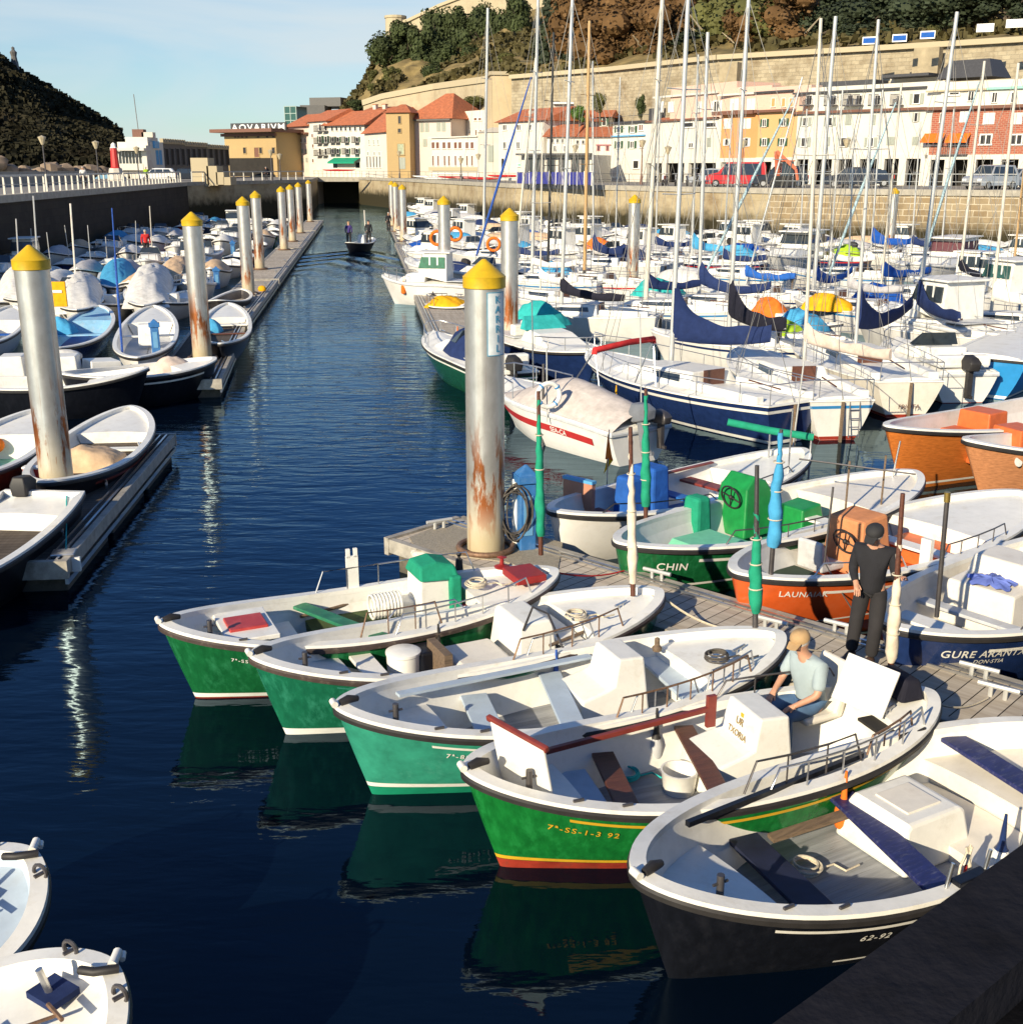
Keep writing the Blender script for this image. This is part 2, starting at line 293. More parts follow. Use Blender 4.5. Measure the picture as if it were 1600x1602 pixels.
# --- water
def watermat():
    m = bpy.data.materials.new('harbour_water'); m.use_nodes = True; t = m.node_tree; n = t.nodes; l = t.links; b = n['Principled BSDF']
    b.inputs['Base Color'].default_value = (.0009, .0035, .010, 1); b.inputs['Roughness'].default_value = .035; b.inputs['IOR'].default_value = 1.333
    b.inputs['Specular IOR Level'].default_value = 0
    gl = n.new('ShaderNodeBsdfGlossy'); gl.inputs['Color'].default_value = (.60, .84, 1, 1); gl.inputs['Roughness'].default_value = .03
    fr = n.new('ShaderNodeFresnel'); fr.inputs['IOR'].default_value = 1.37; ms = n.new('ShaderNodeMixShader'); l.new(fr.outputs[0], ms.inputs[0]); l.new(b.outputs[0], ms.inputs[1]); l.new(gl.outputs[0], ms.inputs[2]); l.new(ms.outputs[0], n['Material Output'].inputs['Surface'])
    tc = n.new('ShaderNodeTexCoord'); co = tc.outputs['Object']
    def noise(sc, det, stretch, rot=0, dist=0):
        mp = n.new('ShaderNodeMapping'); mp.inputs['Scale'].default_value = stretch; mp.inputs['Rotation'].default_value = (0, 0, rot); l.new(co, mp.inputs['Vector'])
        k = n.new('ShaderNodeTexNoise'); k.inputs['Scale'].default_value = sc; k.inputs['Detail'].default_value = det; k.inputs['Distortion'].default_value = dist; l.new(mp.outputs[0], k.inputs['Vector']); return k.outputs['Fac']
    def mth(op, a, c, d=None):
        k = n.new('ShaderNodeMath'); k.operation = op
        for i, q in enumerate((a, c, d)):
            if q is None: continue
            if isinstance(q, (int, float)): k.inputs[i].default_value = q
            else: l.new(q, k.inputs[i])
        return k.outputs[0]
    a = noise(.9, 3, (1, 3.0, 1), .10, .3); c = noise(3.4, 3, (1, 3.2, 1), -.12, .2); d = noise(.22, 2, (1, 1.3, 1), .2)
    patch = noise(.09, 3, (1, .6, 1))
    mr = n.new('ShaderNodeMapRange'); l.new(patch, mr.inputs[0]); mr.inputs[1].default_value = .38; mr.inputs[2].default_value = .62; mr.inputs[3].default_value = .45; mr.inputs[4].default_value = 1.2
    # wind reaches the open channel, the sheltered near basin lies flatter
    sp = n.new('ShaderNodeSeparateXYZ'); l.new(co, sp.inputs[0])
    rg = n.new('ShaderNodeMapRange'); l.new(sp.outputs['Y'], rg.inputs[0]); rg.inputs[1].default_value = 8; rg.inputs[2].default_value = 30; rg.inputs[3].default_value = .30; rg.inputs[4].default_value = 1
    h = mth('ADD', mth('MULTIPLY', a, .050), mth('MULTIPLY', c, .007))
    # the moored rows break the wind: the right basin lies calmer than the channel
    bx = n.new('ShaderNodeMapRange'); l.new(mth('ADD', sp.outputs['X'], mth('MULTIPLY', sp.outputs['Y'], .12)), bx.inputs[0]); bx.inputs[1].default_value = 1.5; bx.inputs[2].default_value = 4; bx.inputs[3].default_value = 1; bx.inputs[4].default_value = .32
    h = mth('MULTIPLY', h, bx.outputs[0]); h = mth('MULTIPLY', h, mr.outputs[0]); h = mth('MULTIPLY', h, rg.outputs[0])
    h = mth('ADD', h, mth('MULTIPLY', d, .05))
    # wake of the moving boat: two diverging crests behind it
    bp = P(564, 392, 0)
    dx = mth('SUBTRACT', sp.outputs['X'], bp.x); dy = mth('SUBTRACT', bp.y+1, sp.outputs['Y'])
    ax = mth('ABSOLUTE', mth('ADD', dx, mth('MULTIPLY', dy, .05)), 0)
    ph = mth('SINE', mth('MULTIPLY', mth('SUBTRACT', mth('MULTIPLY', dy, .55), ax), 2.6), 0)
    band = mth('MULTIPLY', mth('LESS_THAN', ax, mth('ADD', mth('MULTIPLY', dy, .52), .6)), mth('GREATER_THAN', dy, 0))
    fade = n.new('ShaderNodeMapRange'); l.new(dy, fade.inputs[0]); fade.inputs[1].default_value = 0; fade.inputs[2].default_value = 26; fade.inputs[3].default_value = .09; fade.inputs[4].default_value = 0
    h = mth('ADD', h, mth('MULTIPLY', mth('MULTIPLY', ph, band), fade.outputs[0]))
    bn = n.new('ShaderNodeBump'); bn.inputs['Strength'].default_value = 1; bn.inputs['Distance'].default_value = 1
    l.new(h, bn.inputs['Height']); l.new(bn.outputs['Normal'], gl.inputs['Normal']); l.new(bn.outputs['Normal'], fr.inputs['Normal'])
    return m
struct(MB().add([(-2500, -200, 0), (2500, -200, 0), (2500, 5000, 0), (-2500, 5000, 0)], [(0, 1, 2, 3)]).build('water', watermat()))

QZ = 4.5
LQ = [(-27.5, 20), (-30, 70), (-37, 135), (-28, 165), (-33.6, 205)]
RQ = [(-26.4, 205), (-16, 178), (0, 122), (20.5, 94), (36, 85), (75, 66)]
BR0, BR1 = Vector((-33.6, 205)), Vector((-26.4, 205))
# land masses
struct(MB().poly([(x, y) for x, y in LQ]+[(-33.6, 420), (-75, 420), (-60, 135), (-50, 20)], -1, QZ-.004).build('left_quay_ground', PAVE))
struct(MB().poly([(x, y) for x, y in reversed(RQ)]+[(-26.4, 460), (400, 460), (400, 66)], -1, QZ-.004).build('right_quay_ground', PAVE))
def off(pts, d):
    out = []
    for i, p in enumerate(pts):
        a = Vector(pts[max(i-1, 0)]); b = Vector(pts[min(i+1, len(pts)-1)]); t = (b-a).normalized(); out.append((p[0]+t.y*d, p[1]-t.x*d))
    return out
def quaywall(name, label, pts, m, side):
    t = thing(name, label, 'quay wall', (0, 0, 0))
    q = off(pts, .03*side); uvwall('stone_face', q, -1, QZ-.38, m, t)
    a = off(pts, .16*side); b = off(pts, -.9*side); mb = MB()
    for i in range(len(pts)-1):
        vs = [(a[i][0], a[i][1], QZ-.38), (a[i+1][0], a[i+1][1], QZ-.38), (b[i+1][0], b[i+1][1], QZ-.38), (b[i][0], b[i][1], QZ-.38)]
        vs += [(x, y, QZ+.05) for x, y, z in vs]
        mb.add(vs, [(0, 1, 5, 4), (1, 2, 6, 5), (2, 3, 7, 6), (3, 0, 4, 7), (4, 5, 6, 7), (3, 2, 1, 0)])
    mb.build('coping', CONC, t); return t
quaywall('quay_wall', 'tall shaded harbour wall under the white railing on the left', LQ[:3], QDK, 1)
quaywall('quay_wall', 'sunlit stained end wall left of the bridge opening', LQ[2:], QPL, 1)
quaywall('quay_wall', 'long stone block quay wall behind the sailing boats, smooth plaster towards the bridge', RQ[3:], QST, 1)
quaywall('quay_wall', 'smooth ochre quay wall between the bridge and the block masonry', RQ[:4], QPL, 1)
# bridge over the narrow opening
t = thing('bridge', 'low flat concrete bridge over the dark harbour opening', 'bridge', (-30, 205, QZ))
MB().box((0, 3, -.35), (8.6, 7, .7)).build('deck', CONC, t)
mb = MB(); 
for k in range(12): mb.box((-4+k*.72, -.35, .55), (.08, .08, 1.0))
mb.box((0, -.35, 1.08), (8.4, .1, .08)); mb.box((0, -.35, .6), (8.4, .06, .06)); mb.build('railing', CONC, t)
uvwall('back_wall', [(-3.6, 6.4), (3.6, 6.4)], -5, -.7, QPL, t)
# near quay: coping edge at the lower right
E0 = P(1262, 1602, QZ+.05); E1 = P(1600, 1352, QZ+.05); ed = (E1-E0).normalized(); en = Vector((ed.y, -ed.x, 0))
A = E0-ed*14; B = E1+ed*18
cor = [A, B, B+en*30, A+en*30]
struct(MB().poly([(p.x, p.y) for p in cor], -1, QZ).build('near_quay_ground', mat('shaded_tarmac', (.004, .004, .005), .95, var=.4, vscale=8, bump=.3, spec=.05)))  # ground made near black, with shade put into its colour
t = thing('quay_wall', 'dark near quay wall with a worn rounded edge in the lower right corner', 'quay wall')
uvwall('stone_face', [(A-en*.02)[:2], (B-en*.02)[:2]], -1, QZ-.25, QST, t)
DCON = mat('shaded_coping', (.012, .012, .016), .9, var=.6, vscale=3, bump=.5, bscale=20, dirt=(.004, .004, .005), dirtamt=.8, spec=.08)  # coping blackened like the ground, shade included in its colour
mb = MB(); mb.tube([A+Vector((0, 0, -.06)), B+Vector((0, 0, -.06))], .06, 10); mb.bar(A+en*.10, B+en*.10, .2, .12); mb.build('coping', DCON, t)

# ---------------------------------------------------------------- hills
def loft_rows(rows, sub, amp, sc):
    """rows of (px,py,Y) -> displaced terrain vertices"""
    def cat(a, b, k): return a+(b-a)*k
    W = [[PY(*q) for q in r] for r in rows]; m = MB(); nr = (len(rows)-1)*sub; nc = (len(rows[0])-1)*sub
    def fn(u, v):
        i = min(int(u*(len(rows)-1)), len(rows)-2); a = u*(len(rows)-1)-i; j = min(int(v*(len(rows[0])-1)), len(rows[0])-2); b = v*(len(rows[0])-1)-j
        p = cat(cat(W[i][j], W[i][j+1], b), cat(W[i+1][j], W[i+1][j+1], b), a)
        e = min(1, u*6)
        return p+Vector((MN.noise(p*sc)*amp*.5*e, MN.noise(p*sc+Vector((7, 1, 3)))*amp*e, (MN.noise(p*sc+Vector((1, 9, 3)))+.5*MN.noise(p*sc*2.7))*amp*e))
    return m, fn, nr, nc
HILLROWS = [
 [(520, 200, 262), (548, 172, 250), (600, 156, 240), (680, 142, 226), (768, 127, 202), (800, 119, 178), (950, 107, 167), (1125, 88, 149), (1400, 72, 135), (1660, 56, 123)],
 [(530, 190, 275), (560, 150, 262), (603, 118, 252), (690, 108, 245), (768, 98, 225), (810, 88, 205), (950, 82, 190), (1125, 62, 172), (1400, 44, 160), (1660, 28, 150)],
 [(540, 185, 285), (574, 128, 272), (610, 88, 267), (700, 78, 262), (775, 62, 250), (820, 52, 235), (950, 42, 220), (1125, 22, 205), (1400, 2, 190), (1660, -18, 180)],
 [(550, 180, 300), (588, 108, 286), (612, 58, 281), (700, 42, 279), (780, 22, 272), (830, 12, 262), (950, -10, 250), (1125, -40, 240), (1400, -60, 230), (1660, -80, 220)],
 [(560, 200, 330), (600, 120, 320), (640, 50, 310), (700, 20, 310), (780, 0, 310), (830, -20, 300), (950, -50, 290), (1125, -80, 290), (1400, -100, 280), (1660, -130, 270)]]
m_, fn_, a_, b_ = loft_rows(HILLROWS, 10, 1.6, .12)
HILLM = mat('hill_scrub', (.20, .145, .055), .95, var=.5, vscale=.35, dirt=(.05, .05, .018), dirtamt=1, dscale=.16, bump=.8, bscale=2)
struct(m_.grid(fn_, a_, b_).build('hillside', HILLM))
# dark island hill on the left
IS = [[(-260, 264, 300), (0, 264, 300), (95, 264, 300), (150, 264, 300), (180, 264, 300), (196, 264, 300)],
      [(-260, 120, 330), (0, 190, 330), (75, 205, 330), (120, 226, 330), (160, 236, 330), (194, 245, 330)],
      [(-260, 20, 370), (-20, 110, 370), (50, 150, 370), (100, 185, 370), (150, 212, 370), (192, 232, 370)],
      [(-260, -40, 400), (-40, 52, 400), (35, 118, 400), (88, 150, 400), (140, 186, 400), (188, 218, 400)],
      [(-260, 264, 480), (-40, 264, 480), (35, 264, 480), (88, 264, 480), (140, 264, 480), (190, 264, 480)]]
m2_, fn2_, a_, b_ = loft_rows(IS, 12, 3.2, .04)
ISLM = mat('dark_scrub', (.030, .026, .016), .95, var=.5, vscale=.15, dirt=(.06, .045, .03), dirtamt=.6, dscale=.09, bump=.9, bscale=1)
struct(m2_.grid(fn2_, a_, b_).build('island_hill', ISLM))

# ---------------------------------------------------------------- foliage
def leafmat(name, c, var=.45):
    m = mat(name, c, .75, var=var, vscale=.9, spec=.25); return m
LDG = leafmat('dark_evergreen_leaves', (.042, .055, .018)); LBR_ = leafmat('russet_leaves', (.115, .062, .022)); LOL = leafmat('olive_leaves', (.085, .085, .025))
LVD = leafmat('very_dark_leaves', (.03, .04, .02)); LGR = leafmat('green_leaves', (.06, .12, .02)); BARK = mat('pale_bark', (.30, .25, .17), .9, var=.4, vscale=3); BARKD = mat('dark_bark', (.09, .07, .05), .9, var=.4)
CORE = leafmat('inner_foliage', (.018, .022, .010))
def rnd(a, b): return random.uniform(a, b)
def crown_mesh(seed, nl, ls, blobs, flat=1.0):
    random.seed(seed); mb = MB(); bl = []
    for k in range(blobs):
        a = rnd(0, 2*PI); r = rnd(.1, .62); z = rnd(-.55, .65); s = rnd(.28, .5)*(1-.3*abs(z)); bl.append((r*math.cos(a), r*math.sin(a), z*flat, s))
    mb.m(1)
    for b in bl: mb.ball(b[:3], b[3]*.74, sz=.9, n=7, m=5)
    mb.m(0)
    for k in range(nl):
        b = bl[k % blobs]; d = Vector((random.gauss(0, 1), random.gauss(0, 1), random.gauss(0, 1))).normalized()
        p = Vector(b[:3])+d*b[3]*rnd(.72, 1.12)
        nrm = (d+Vector((rnd(-.8, .8), rnd(-.8, .8), rnd(-.4, .8)))).normalized(); q = nrm.to_track_quat('Z', 'Y'); s = ls*rnd(.6, 1.4); rr = rnd(0, PI)
        mb.add([p+q @ Vector((math.cos(rr+j*PI/2+rnd(-.3, .3))*s, math.sin(rr+j*PI/2)*s*.8, 0)) for j in range(4)], [(0, 1, 2, 3)])
    me = bpy.data.meshes.new('crown'); me.from_pydata(mb.v, [], mb.f); me.polygons.foreach_set('material_index', mb.mi); return me
CR = [crown_mesh(s, 3400, .058, 13) for s in (1, 2, 3, 4)]; CRL = [crown_mesh(s, 1700, .045, 17) for s in (11, 12, 13)]
def crown_obj(me, leaf, parent):
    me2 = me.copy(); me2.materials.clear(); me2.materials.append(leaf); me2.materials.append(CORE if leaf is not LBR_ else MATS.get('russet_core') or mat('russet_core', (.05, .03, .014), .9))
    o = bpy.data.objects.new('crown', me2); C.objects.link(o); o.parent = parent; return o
CACHE = {}
def tree(px, py, wpx, hpx, Y, leaf, label, group=None, name='evergreen_tree', bark=BARKD, loose=False, trunk=1.2, rs=None):
    """crown centre at a photo point, size in photo pixels, at distance Y"""
    k = Y/(F*CP*1.0); c = PY(px, py, Y); rx = wpx*k/2; rz = hpx*k/2
    t = thing(name, label, 'tree', (c.x, c.y, c.z-rz-trunk), rnd(0, 6), group)
    src = random.choice(CRL if loose else CR); key = (src.name, leaf.name)
    if key not in CACHE: CACHE[key] = crown_obj(src, leaf, t); o = CACHE[key]
    else: o = CACHE[key].copy(); C.objects.link(o); o.parent = t
    o.location = (0, 0, rz+trunk); o.scale = (rx, rx, rz)
    mb = MB(); h = rz+trunk; lean = rnd(-.6, .6)
    top = Vector((lean, 0, h*1.1)); w_ = max(.12, rx*.09)
    mb.tube([(0, 0, -1), (lean*.3, .1, h*.4), top], [w_, w_*.8, w_*.35], 7)
    for j in range(5):
        a = rnd(0, 6.28); z = h*rnd(.35, .8); s = Vector((lean*.5, 0, z)); e = s+Vector((math.cos(a)*rx*.7, math.sin(a)*rx*.7, rz*rnd(.3, .9)))
        mb.tube([s, (s+e)/2+Vector((0, 0, .2)), e], [w_*.5, w_*.35, w_*.12], 5)
    mb.build('trunk', bark, t, smooth=60)
    return t
random.seed(3)
pos = ['leftmost by the fort corner', 'second from the left', 'below the fort wall', 'tall one reaching the fort wall', 'in the lower middle of the grove', 'under the middle of the fort wall', 'lower right of the grove', 'behind the tallest left mast', 'right of the tallest left mast', 'at the right end of the grove', 'topmost right, against the pale rock', 'small one low between the grove and terrace']
for i, (x, y, a, b, Y) in enumerate([(604, 84, 50, 62, 262), (634, 72, 46, 62, 262), (662, 82, 46, 66, 256), (690, 52, 48, 72, 262), (690, 98, 44, 54, 250), (722, 62, 48, 74, 258), (742, 92, 34, 40, 248), (757, 52, 42, 74, 256), (786, 58, 46, 80, 252), (814, 62, 38, 72, 240), (812, 22, 40, 56, 240), (680, 116, 30, 30, 240)]):
    tree(x, y, a*1.3, b*1.22, Y, LDG, 'dark evergreen tree on the hillside, '+pos[i], 'evergreens below the fort')
for i, (x, y, a, b, Y, lf, lab) in enumerate([(583, 120, 22, 22, 258, LOL, 'small olive bush on the left slope edge'), (612, 120, 34, 30, 248, LOL, 'rounded bush under the leftmost evergreens'), (586, 140, 26, 20, 250, LOL, 'low bush above the end of the terrace wall'), (560, 166, 40, 20, 244, LDG, 'dark bush at the foot of the hill by the grey blocks'), (592, 164, 26, 14, 238, LDG, 'dark bush beside the start of the terrace wall'),
        (552, 148, 12, 12, 262, LOL, 'tiny bush on the lowest skyline of the slope'), (744, 160, 40, 24, 205, LOL, 'bush growing under the terrace wall left of the bastion'), (728, 168, 26, 20, 204, LDG, 'dark green bush low against the terrace wall'), (796, 96, 40, 26, 200, LOL, 'olive scrub bush on the bare slope left of the long wall'), (650, 140, 22, 12, 232, LOL, 'small scrub bush above the terrace wall'), (780, 104, 24, 18, 206, LOL, 'round scrub bush near the beige bastion'),
        (905, 178, 30, 30, 150, LGR, 'green bush beside the pink flowers under the rampart'), (938, 162, 26, 34, 152, LOL, 'creeper clump hanging on the rampart'), (1003, 166, 18, 34, 146, LDG, 'slender dark shrub above the red roofs'), (1460, 60, 30, 40, 142, LOL, 'olive bush near the blue boards on the rampart')]):
    tree(x, y, a, b, Y, lf, lab, name='bush', trunk=.1)
br = [(905, 30, 100, 110, 182, 0), (950, 60, 96, 84, 176, 0), (985, 20, 100, 80, 180, 0), (1030, 50, 90, 90, 172, 0), (1075, 5, 90, 70, 175, 1), (1125, 30, 90, 100, 168, 1), (1165, 45, 70, 70, 160, 0), (1200, 20, 90, 80, 160, 1), (1240, 30, 80, 80, 156, 1)]
blab = ['left end, over the pale slope', 'with a pale forked trunk above the rampart', 'at the top between two masts', 'behind the two tallest white masts', 'high, cut by the frame top', 'behind the tall white mast right of the pair', 'low against the rampart', 'beside the rampart buttress', 'rightmost of the autumn trees']
for i, (x, y, a, b, Y, k) in enumerate(br):
    tree(x, y, a*1.35, b*1.25, Y, LOL if k and i % 2 else LBR_, ('olive' if k and i % 2 else 'russet brown')+' leaved plane tree, '+blab[i], 'autumn trees above the rampart', 'plane_tree', BARK, True, 3.0)
for i, (x, y, a, b, Y) in enumerate([(872, 62, 56, 100, 186), (850, 90, 40, 50, 188), (900, 100, 46, 30, 182), (1050, 84, 80, 30, 172), (1115, 65, 90, 34, 168), (1270, 52, 70, 60, 158), (1300, 20, 90, 70, 166), (1345, 35, 80, 60, 156), (1390, 20, 90, 60, 156), (1440, 15, 90, 60, 150), (1485, 5, 90, 60, 148), (1530, -5, 90, 60, 148), (1580, -8, 90, 60, 144), (1350, 58, 70, 30, 150), (1400, 48, 70, 34, 150), (1625, -5, 80, 60, 142)]):
    ll = ['tall left one beside the ochre slope', 'low left one at the slope edge', 'low one under the russet tree', 'low one behind the paired masts', 'low one right of the paired masts', 'first right of the autumn trees', 'high one above the orange rock gap', 'over the rampart before the gap', 'middle of the right grove', 'high middle of the right grove', 'above the leaning mast top', 'upper right one', 'right corner one', 'low one directly on the rampart edge', 'low one beside the blue board', 'beyond the right frame edge'][i]
    tree(x, y, a*1.35, b*1.3, Y, LVD, 'very dark tree above the rampart, '+ll, 'dark trees above the rampart', trunk=1.5)
# wood on the island hill
random.seed(5); mb = MB()
for k in range(15000):
    u = rnd(.02, .76); v = rnd(.1, 1); p = fn2_(u, v); s = rnd(.35, .85)
    for j in range(3):
        q = Vector((rnd(-1, 1), rnd(-1, 1), rnd(0, 1))).normalized().to_track_quat('Z', 'Y'); c = p+Vector((rnd(-1, 1), rnd(-1, 1), rnd(0, 2)))
        mb.add([c+q @ Vector(e)*s for e in ((-1, -.7, 0), (.8, -1, 0), (1, .8, 0), (-.7, 1, 0))], [(0, 1, 2, 3)])
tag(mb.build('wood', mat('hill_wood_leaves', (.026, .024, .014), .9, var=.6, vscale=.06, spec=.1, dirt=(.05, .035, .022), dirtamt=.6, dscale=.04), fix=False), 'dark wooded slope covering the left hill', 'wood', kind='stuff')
# undergrowth on the sunlit slope
random.seed(6); mb = MB()
for k in range(5200):
    u = rnd(.02, .72)**1.2; v = rnd(.06, 1); 
    if MN.noise(fn_(u, v)*.09) < -.06: continue
    p = fn_(u, v); s = rnd(.2, .55)
    for j in range(4):
        q = Vector((rnd(-1, 1), rnd(-1, 1), rnd(0, 1))).normalized().to_track_quat('Z', 'Y'); c = p+Vector((rnd(-.9, .9), rnd(-.9, .9), rnd(0, 1.0)))
        mb.add([c+q @ Vector(e)*s for e in ((-1, -.7, 0), (.8, -1, 0), (1, .8, 0), (-.7, 1, 0))], [(0, 1, 2, 3)])
tag(mb.build('undergrowth', leafmat('undergrowth_leaves', (.075, .062, .022)), fix=False), 'low dry scrub covering the sunlit slope under the fort', 'undergrowth', kind='stuff')
# rocks along the foot of the left hill
ROCK = mat('rock', (.26, .19, .13), .9, var=.35, vscale=.6, bump=.6, bscale=3)
random.seed(8)
rocks = [(-6, 250, 30), (14, 262, 26), (38, 262, 22), (60, 264, 20), (80, 262, 34), (100, 262, 30), (122, 262, 22), (140, 262, 26), (160, 262, 20)]
for i, (x, y, s) in enumerate(rocks):
    c = PY(x, y, 150+i*2); sc = s*150/F/2; mb = MB(); mb.ball((0, 0, 0), 1, n=11, m=8)
    mb.v = [tuple(Vector(v)*(1+.35*MN.noise(Vector(v)*1.7+Vector((i*3, 0, 0))))) for v in mb.v]
    o = mb.build('rock', ROCK, smooth=20); o.location = (c.x, c.y, c.z-.4); o.scale = (sc*1.3, sc, sc*.75); o.rotation_euler = (0, 0, i)
    tag(o, 'sunlit brown boulder behind the left quay, '+['leftmost at the frame edge', 'second from the frame edge', 'left of the first lamp', 'just left of the first lamp post', 'behind the first lamp post', 'largest between the two lamps', 'between the lamps, right half', 'left of the second lamp', 'near the red beacon'][i], 'rock', 'boulders at the hill foot')

# ---------------------------------------------------------------- ramparts
RAMP = [(800, 178), (950, 167), (1125, 149), (1400, 135), (1660, 123)]
RTOP = [119, 107, 88, 72, 56]
t = thing('rampart', 'long pale stone rampart above the houses on the right', 'wall')
pts = []; tops = []
for (x, Y), yt in zip(RAMP, RTOP):
    p = PY(x, yt, Y-1.2); pts.append((p.x, p.y)); tops.append(p.z)
uvwall('stone_face', pts, 3.5, tops, RST, t)
mb = MB()
for i in range(len(pts)-1): mb.bar((*pts[i], tops[i]-.1), (*pts[i+1], tops[i+1]-.1), 1.2, .55)
mb.build('parapet', FST, t)
for x, Y, w_ in ((1143, 146, 2.6), (1450, 131, 3)):
    p = PY(x, 100, Y-1.6); a = Vector((*pts[3],)) - Vector((*pts[2],)); rz = math.atan2(a.y, a.x)
    MB().box((p.x, p.y, 9.5), (w_, 1.2, 17 if x < 1300 else 17.5), rz, .9, .9).build('buttress', mat('weathered_stone', (.34, .28, .18), .9, var=.25, vscale=.8, dirt=(.2, .15, .09), dirtamt=.6, dscale=.5, bump=.5, bscale=3), t)
# beige bastion and terrace wall left of it
def zat(py, Y): return PY(800, py, Y).z
c = PY(792, 200, 182); t = thing('bastion', 'smooth beige bastion block rising between the white houses', 'bastion', (c.x, c.y, QZ))
h = zat(118, 182)-QZ
BSM = mat('beige_render', (.52, .41, .25), .9, var=.08, vscale=.4, dirt=(.40, .30, .18), dirtamt=.5, dscale=.3)
MB().box((0, 3, h/2), (5.6, 9, h), .1, .96, .96).build('block', BSM, t); MB().box((0, 3, h+.25), (5.9, 9.2, .5), .1).build('cornice', FST, t)
t = thing('terrace_wall', 'pale terrace wall sloping down across the hill foot on the left', 'wall')
tp = [(570, 163, 238), (600, 153, 234), (680, 138, 224), (768, 126, 204)]; tp = [PY(*q) for q in tp]
uvwall('stone_face', [(p.x, p.y-2) for p in tp], 9, [p.z for p in tp], FST, t)
mb = MB()
for a, b in zip(tp, tp[1:]): mb.bar(a+Vector((0, -2, .2)), b+Vector((0, -2, .2)), .6, 1.0)
mb.build('parapet', FST, t)
t = thing('fort_wall', 'pale fort wall with a corner turret on the hilltop', 'fort')
fp = [(607, 40, 278), (640, 31, 276), (688, 8, 272), (730, -8, 268), (870, -40, 262)]; fq = [PY(*q) for q in fp]
uvwall('stone_face', [(p.x, p.y) for p in fq], [p.z-8 for p in fq], [p.z for p in fq], FST, t)
uvwall('side_face', [(fq[0].x+1.5, fq[0].y+30), (fq[0].x, fq[0].y)], [fq[0].z-8]*2, [fq[0].z]*2, FST, t)
c = PY(619, 44, 277.5); MB().lathe([(2.4, -6), (2.3, 2.0), (2.5, 2.1), (2.5, 2.6), (0, 2.6)], c=tuple(c), n=14).build('turret', FST, t)
mb = MB()
for a, b in zip(fq, fq[1:]): mb.bar(a, b, .9, .6)
mb.build('parapet', FST, t)
for i, (x, y, w_, m) in enumerate([(1360, 63, 20, 'b'), (1407, 59, 20, 'b'), (1451, 54, 20, 'b'), (1541, 43, 22, 'w'), (1590, 36, 26, 'w')]):
    p = PY(x, y, 128-(x-1360)*.045); t = MB().box((0, 0, 0), (w_*.072, .15, .75)).m(1).box((0, -.09, .0), (w_*.064, .02, .5)).build('information_board', [WHITE, CBLUE if m == 'b' else CWHITE]); t.location = p; t.rotation_euler = (0, 0, -.4)
    tag(t, ('blue and white' if m == 'b' else 'plain white')+' board on the rampart top, '+['leftmost of five', 'second from left', 'third from left', 'fourth from left', 'rightmost one'][i], 'board', 'boards on the rampart')
# ================================================================ BUILDINGS
PW = mat('white_render', (.60, .57, .50), .85, var=.05, vscale=.5, dirt=(.55, .49, .40), dirtamt=.45, dscale=.35)
PW2 = mat('old_white_render', (.54, .49, .41), .85, var=.07, vscale=.6, dirt=(.48, .40, .30), dirtamt=.6, dscale=.5)
PPINK = mat('pink_render', (.62, .42, .33), .85, var=.06, dirt=(.5, .34, .26), dirtamt=.4, dscale=.5)
PPALE = mat('pale_pink_render', (.60, .49, .42), .85, var=.06, dirt=(.45, .36, .30), dirtamt=.5, dscale=.5)
POR = mat('orange_render', (.62, .27, .10), .85, var=.06, dirt=(.50, .22, .09), dirtamt=.4, dscale=.5)
PPEA = mat('peach_render', (.56, .34, .15), .85, var=.06, dirt=(.55, .33, .15), dirtamt=.4, dscale=.5)
POCH = mat('ochre_render', (.40, .28, .13), .85, var=.06, dirt=(.48, .34, .14), dirtamt=.5, dscale=.5)
TILE = mat('clay_tiles', (.42, .13, .055), .85, var=.3, vscale=2.5, bump=.8, bscale=6, dirt=(.26, .12, .07), dirtamt=.5, dscale=.7)
GREYB = mat('grey_cladding', (.11, .105, .10), .7, var=.12, dirt=(.06, .06, .06), dirtamt=.4, dscale=.4)
SLATE = mat('dark_slate', (.045, .045, .05), .6, var=.25)
BRN = mat('brown_trim', (.16, .07, .045), .7, var=.2)
SHG = mat('green_shutter', (.02, .07, .03), .6, var=.15); SHW = mat('white_shutter', (.66, .66, .63), .6, var=.08); SHGY = mat('grey_shutter', (.30, .32, .27), .6, var=.08)
TURQ = mat('turquoise_trim', (.25, .52, .42), .6, var=.08); LBL = mat('light_blue_paint', (.10, .35, .60), .5, var=.1)
DARKIN = mat('dark_interior', (.02, .017, .014), .9, var=.3, vscale=1)
REDP = mat('red_gloss', (.45, .02, .015), .25, var=.08, coat=.5)
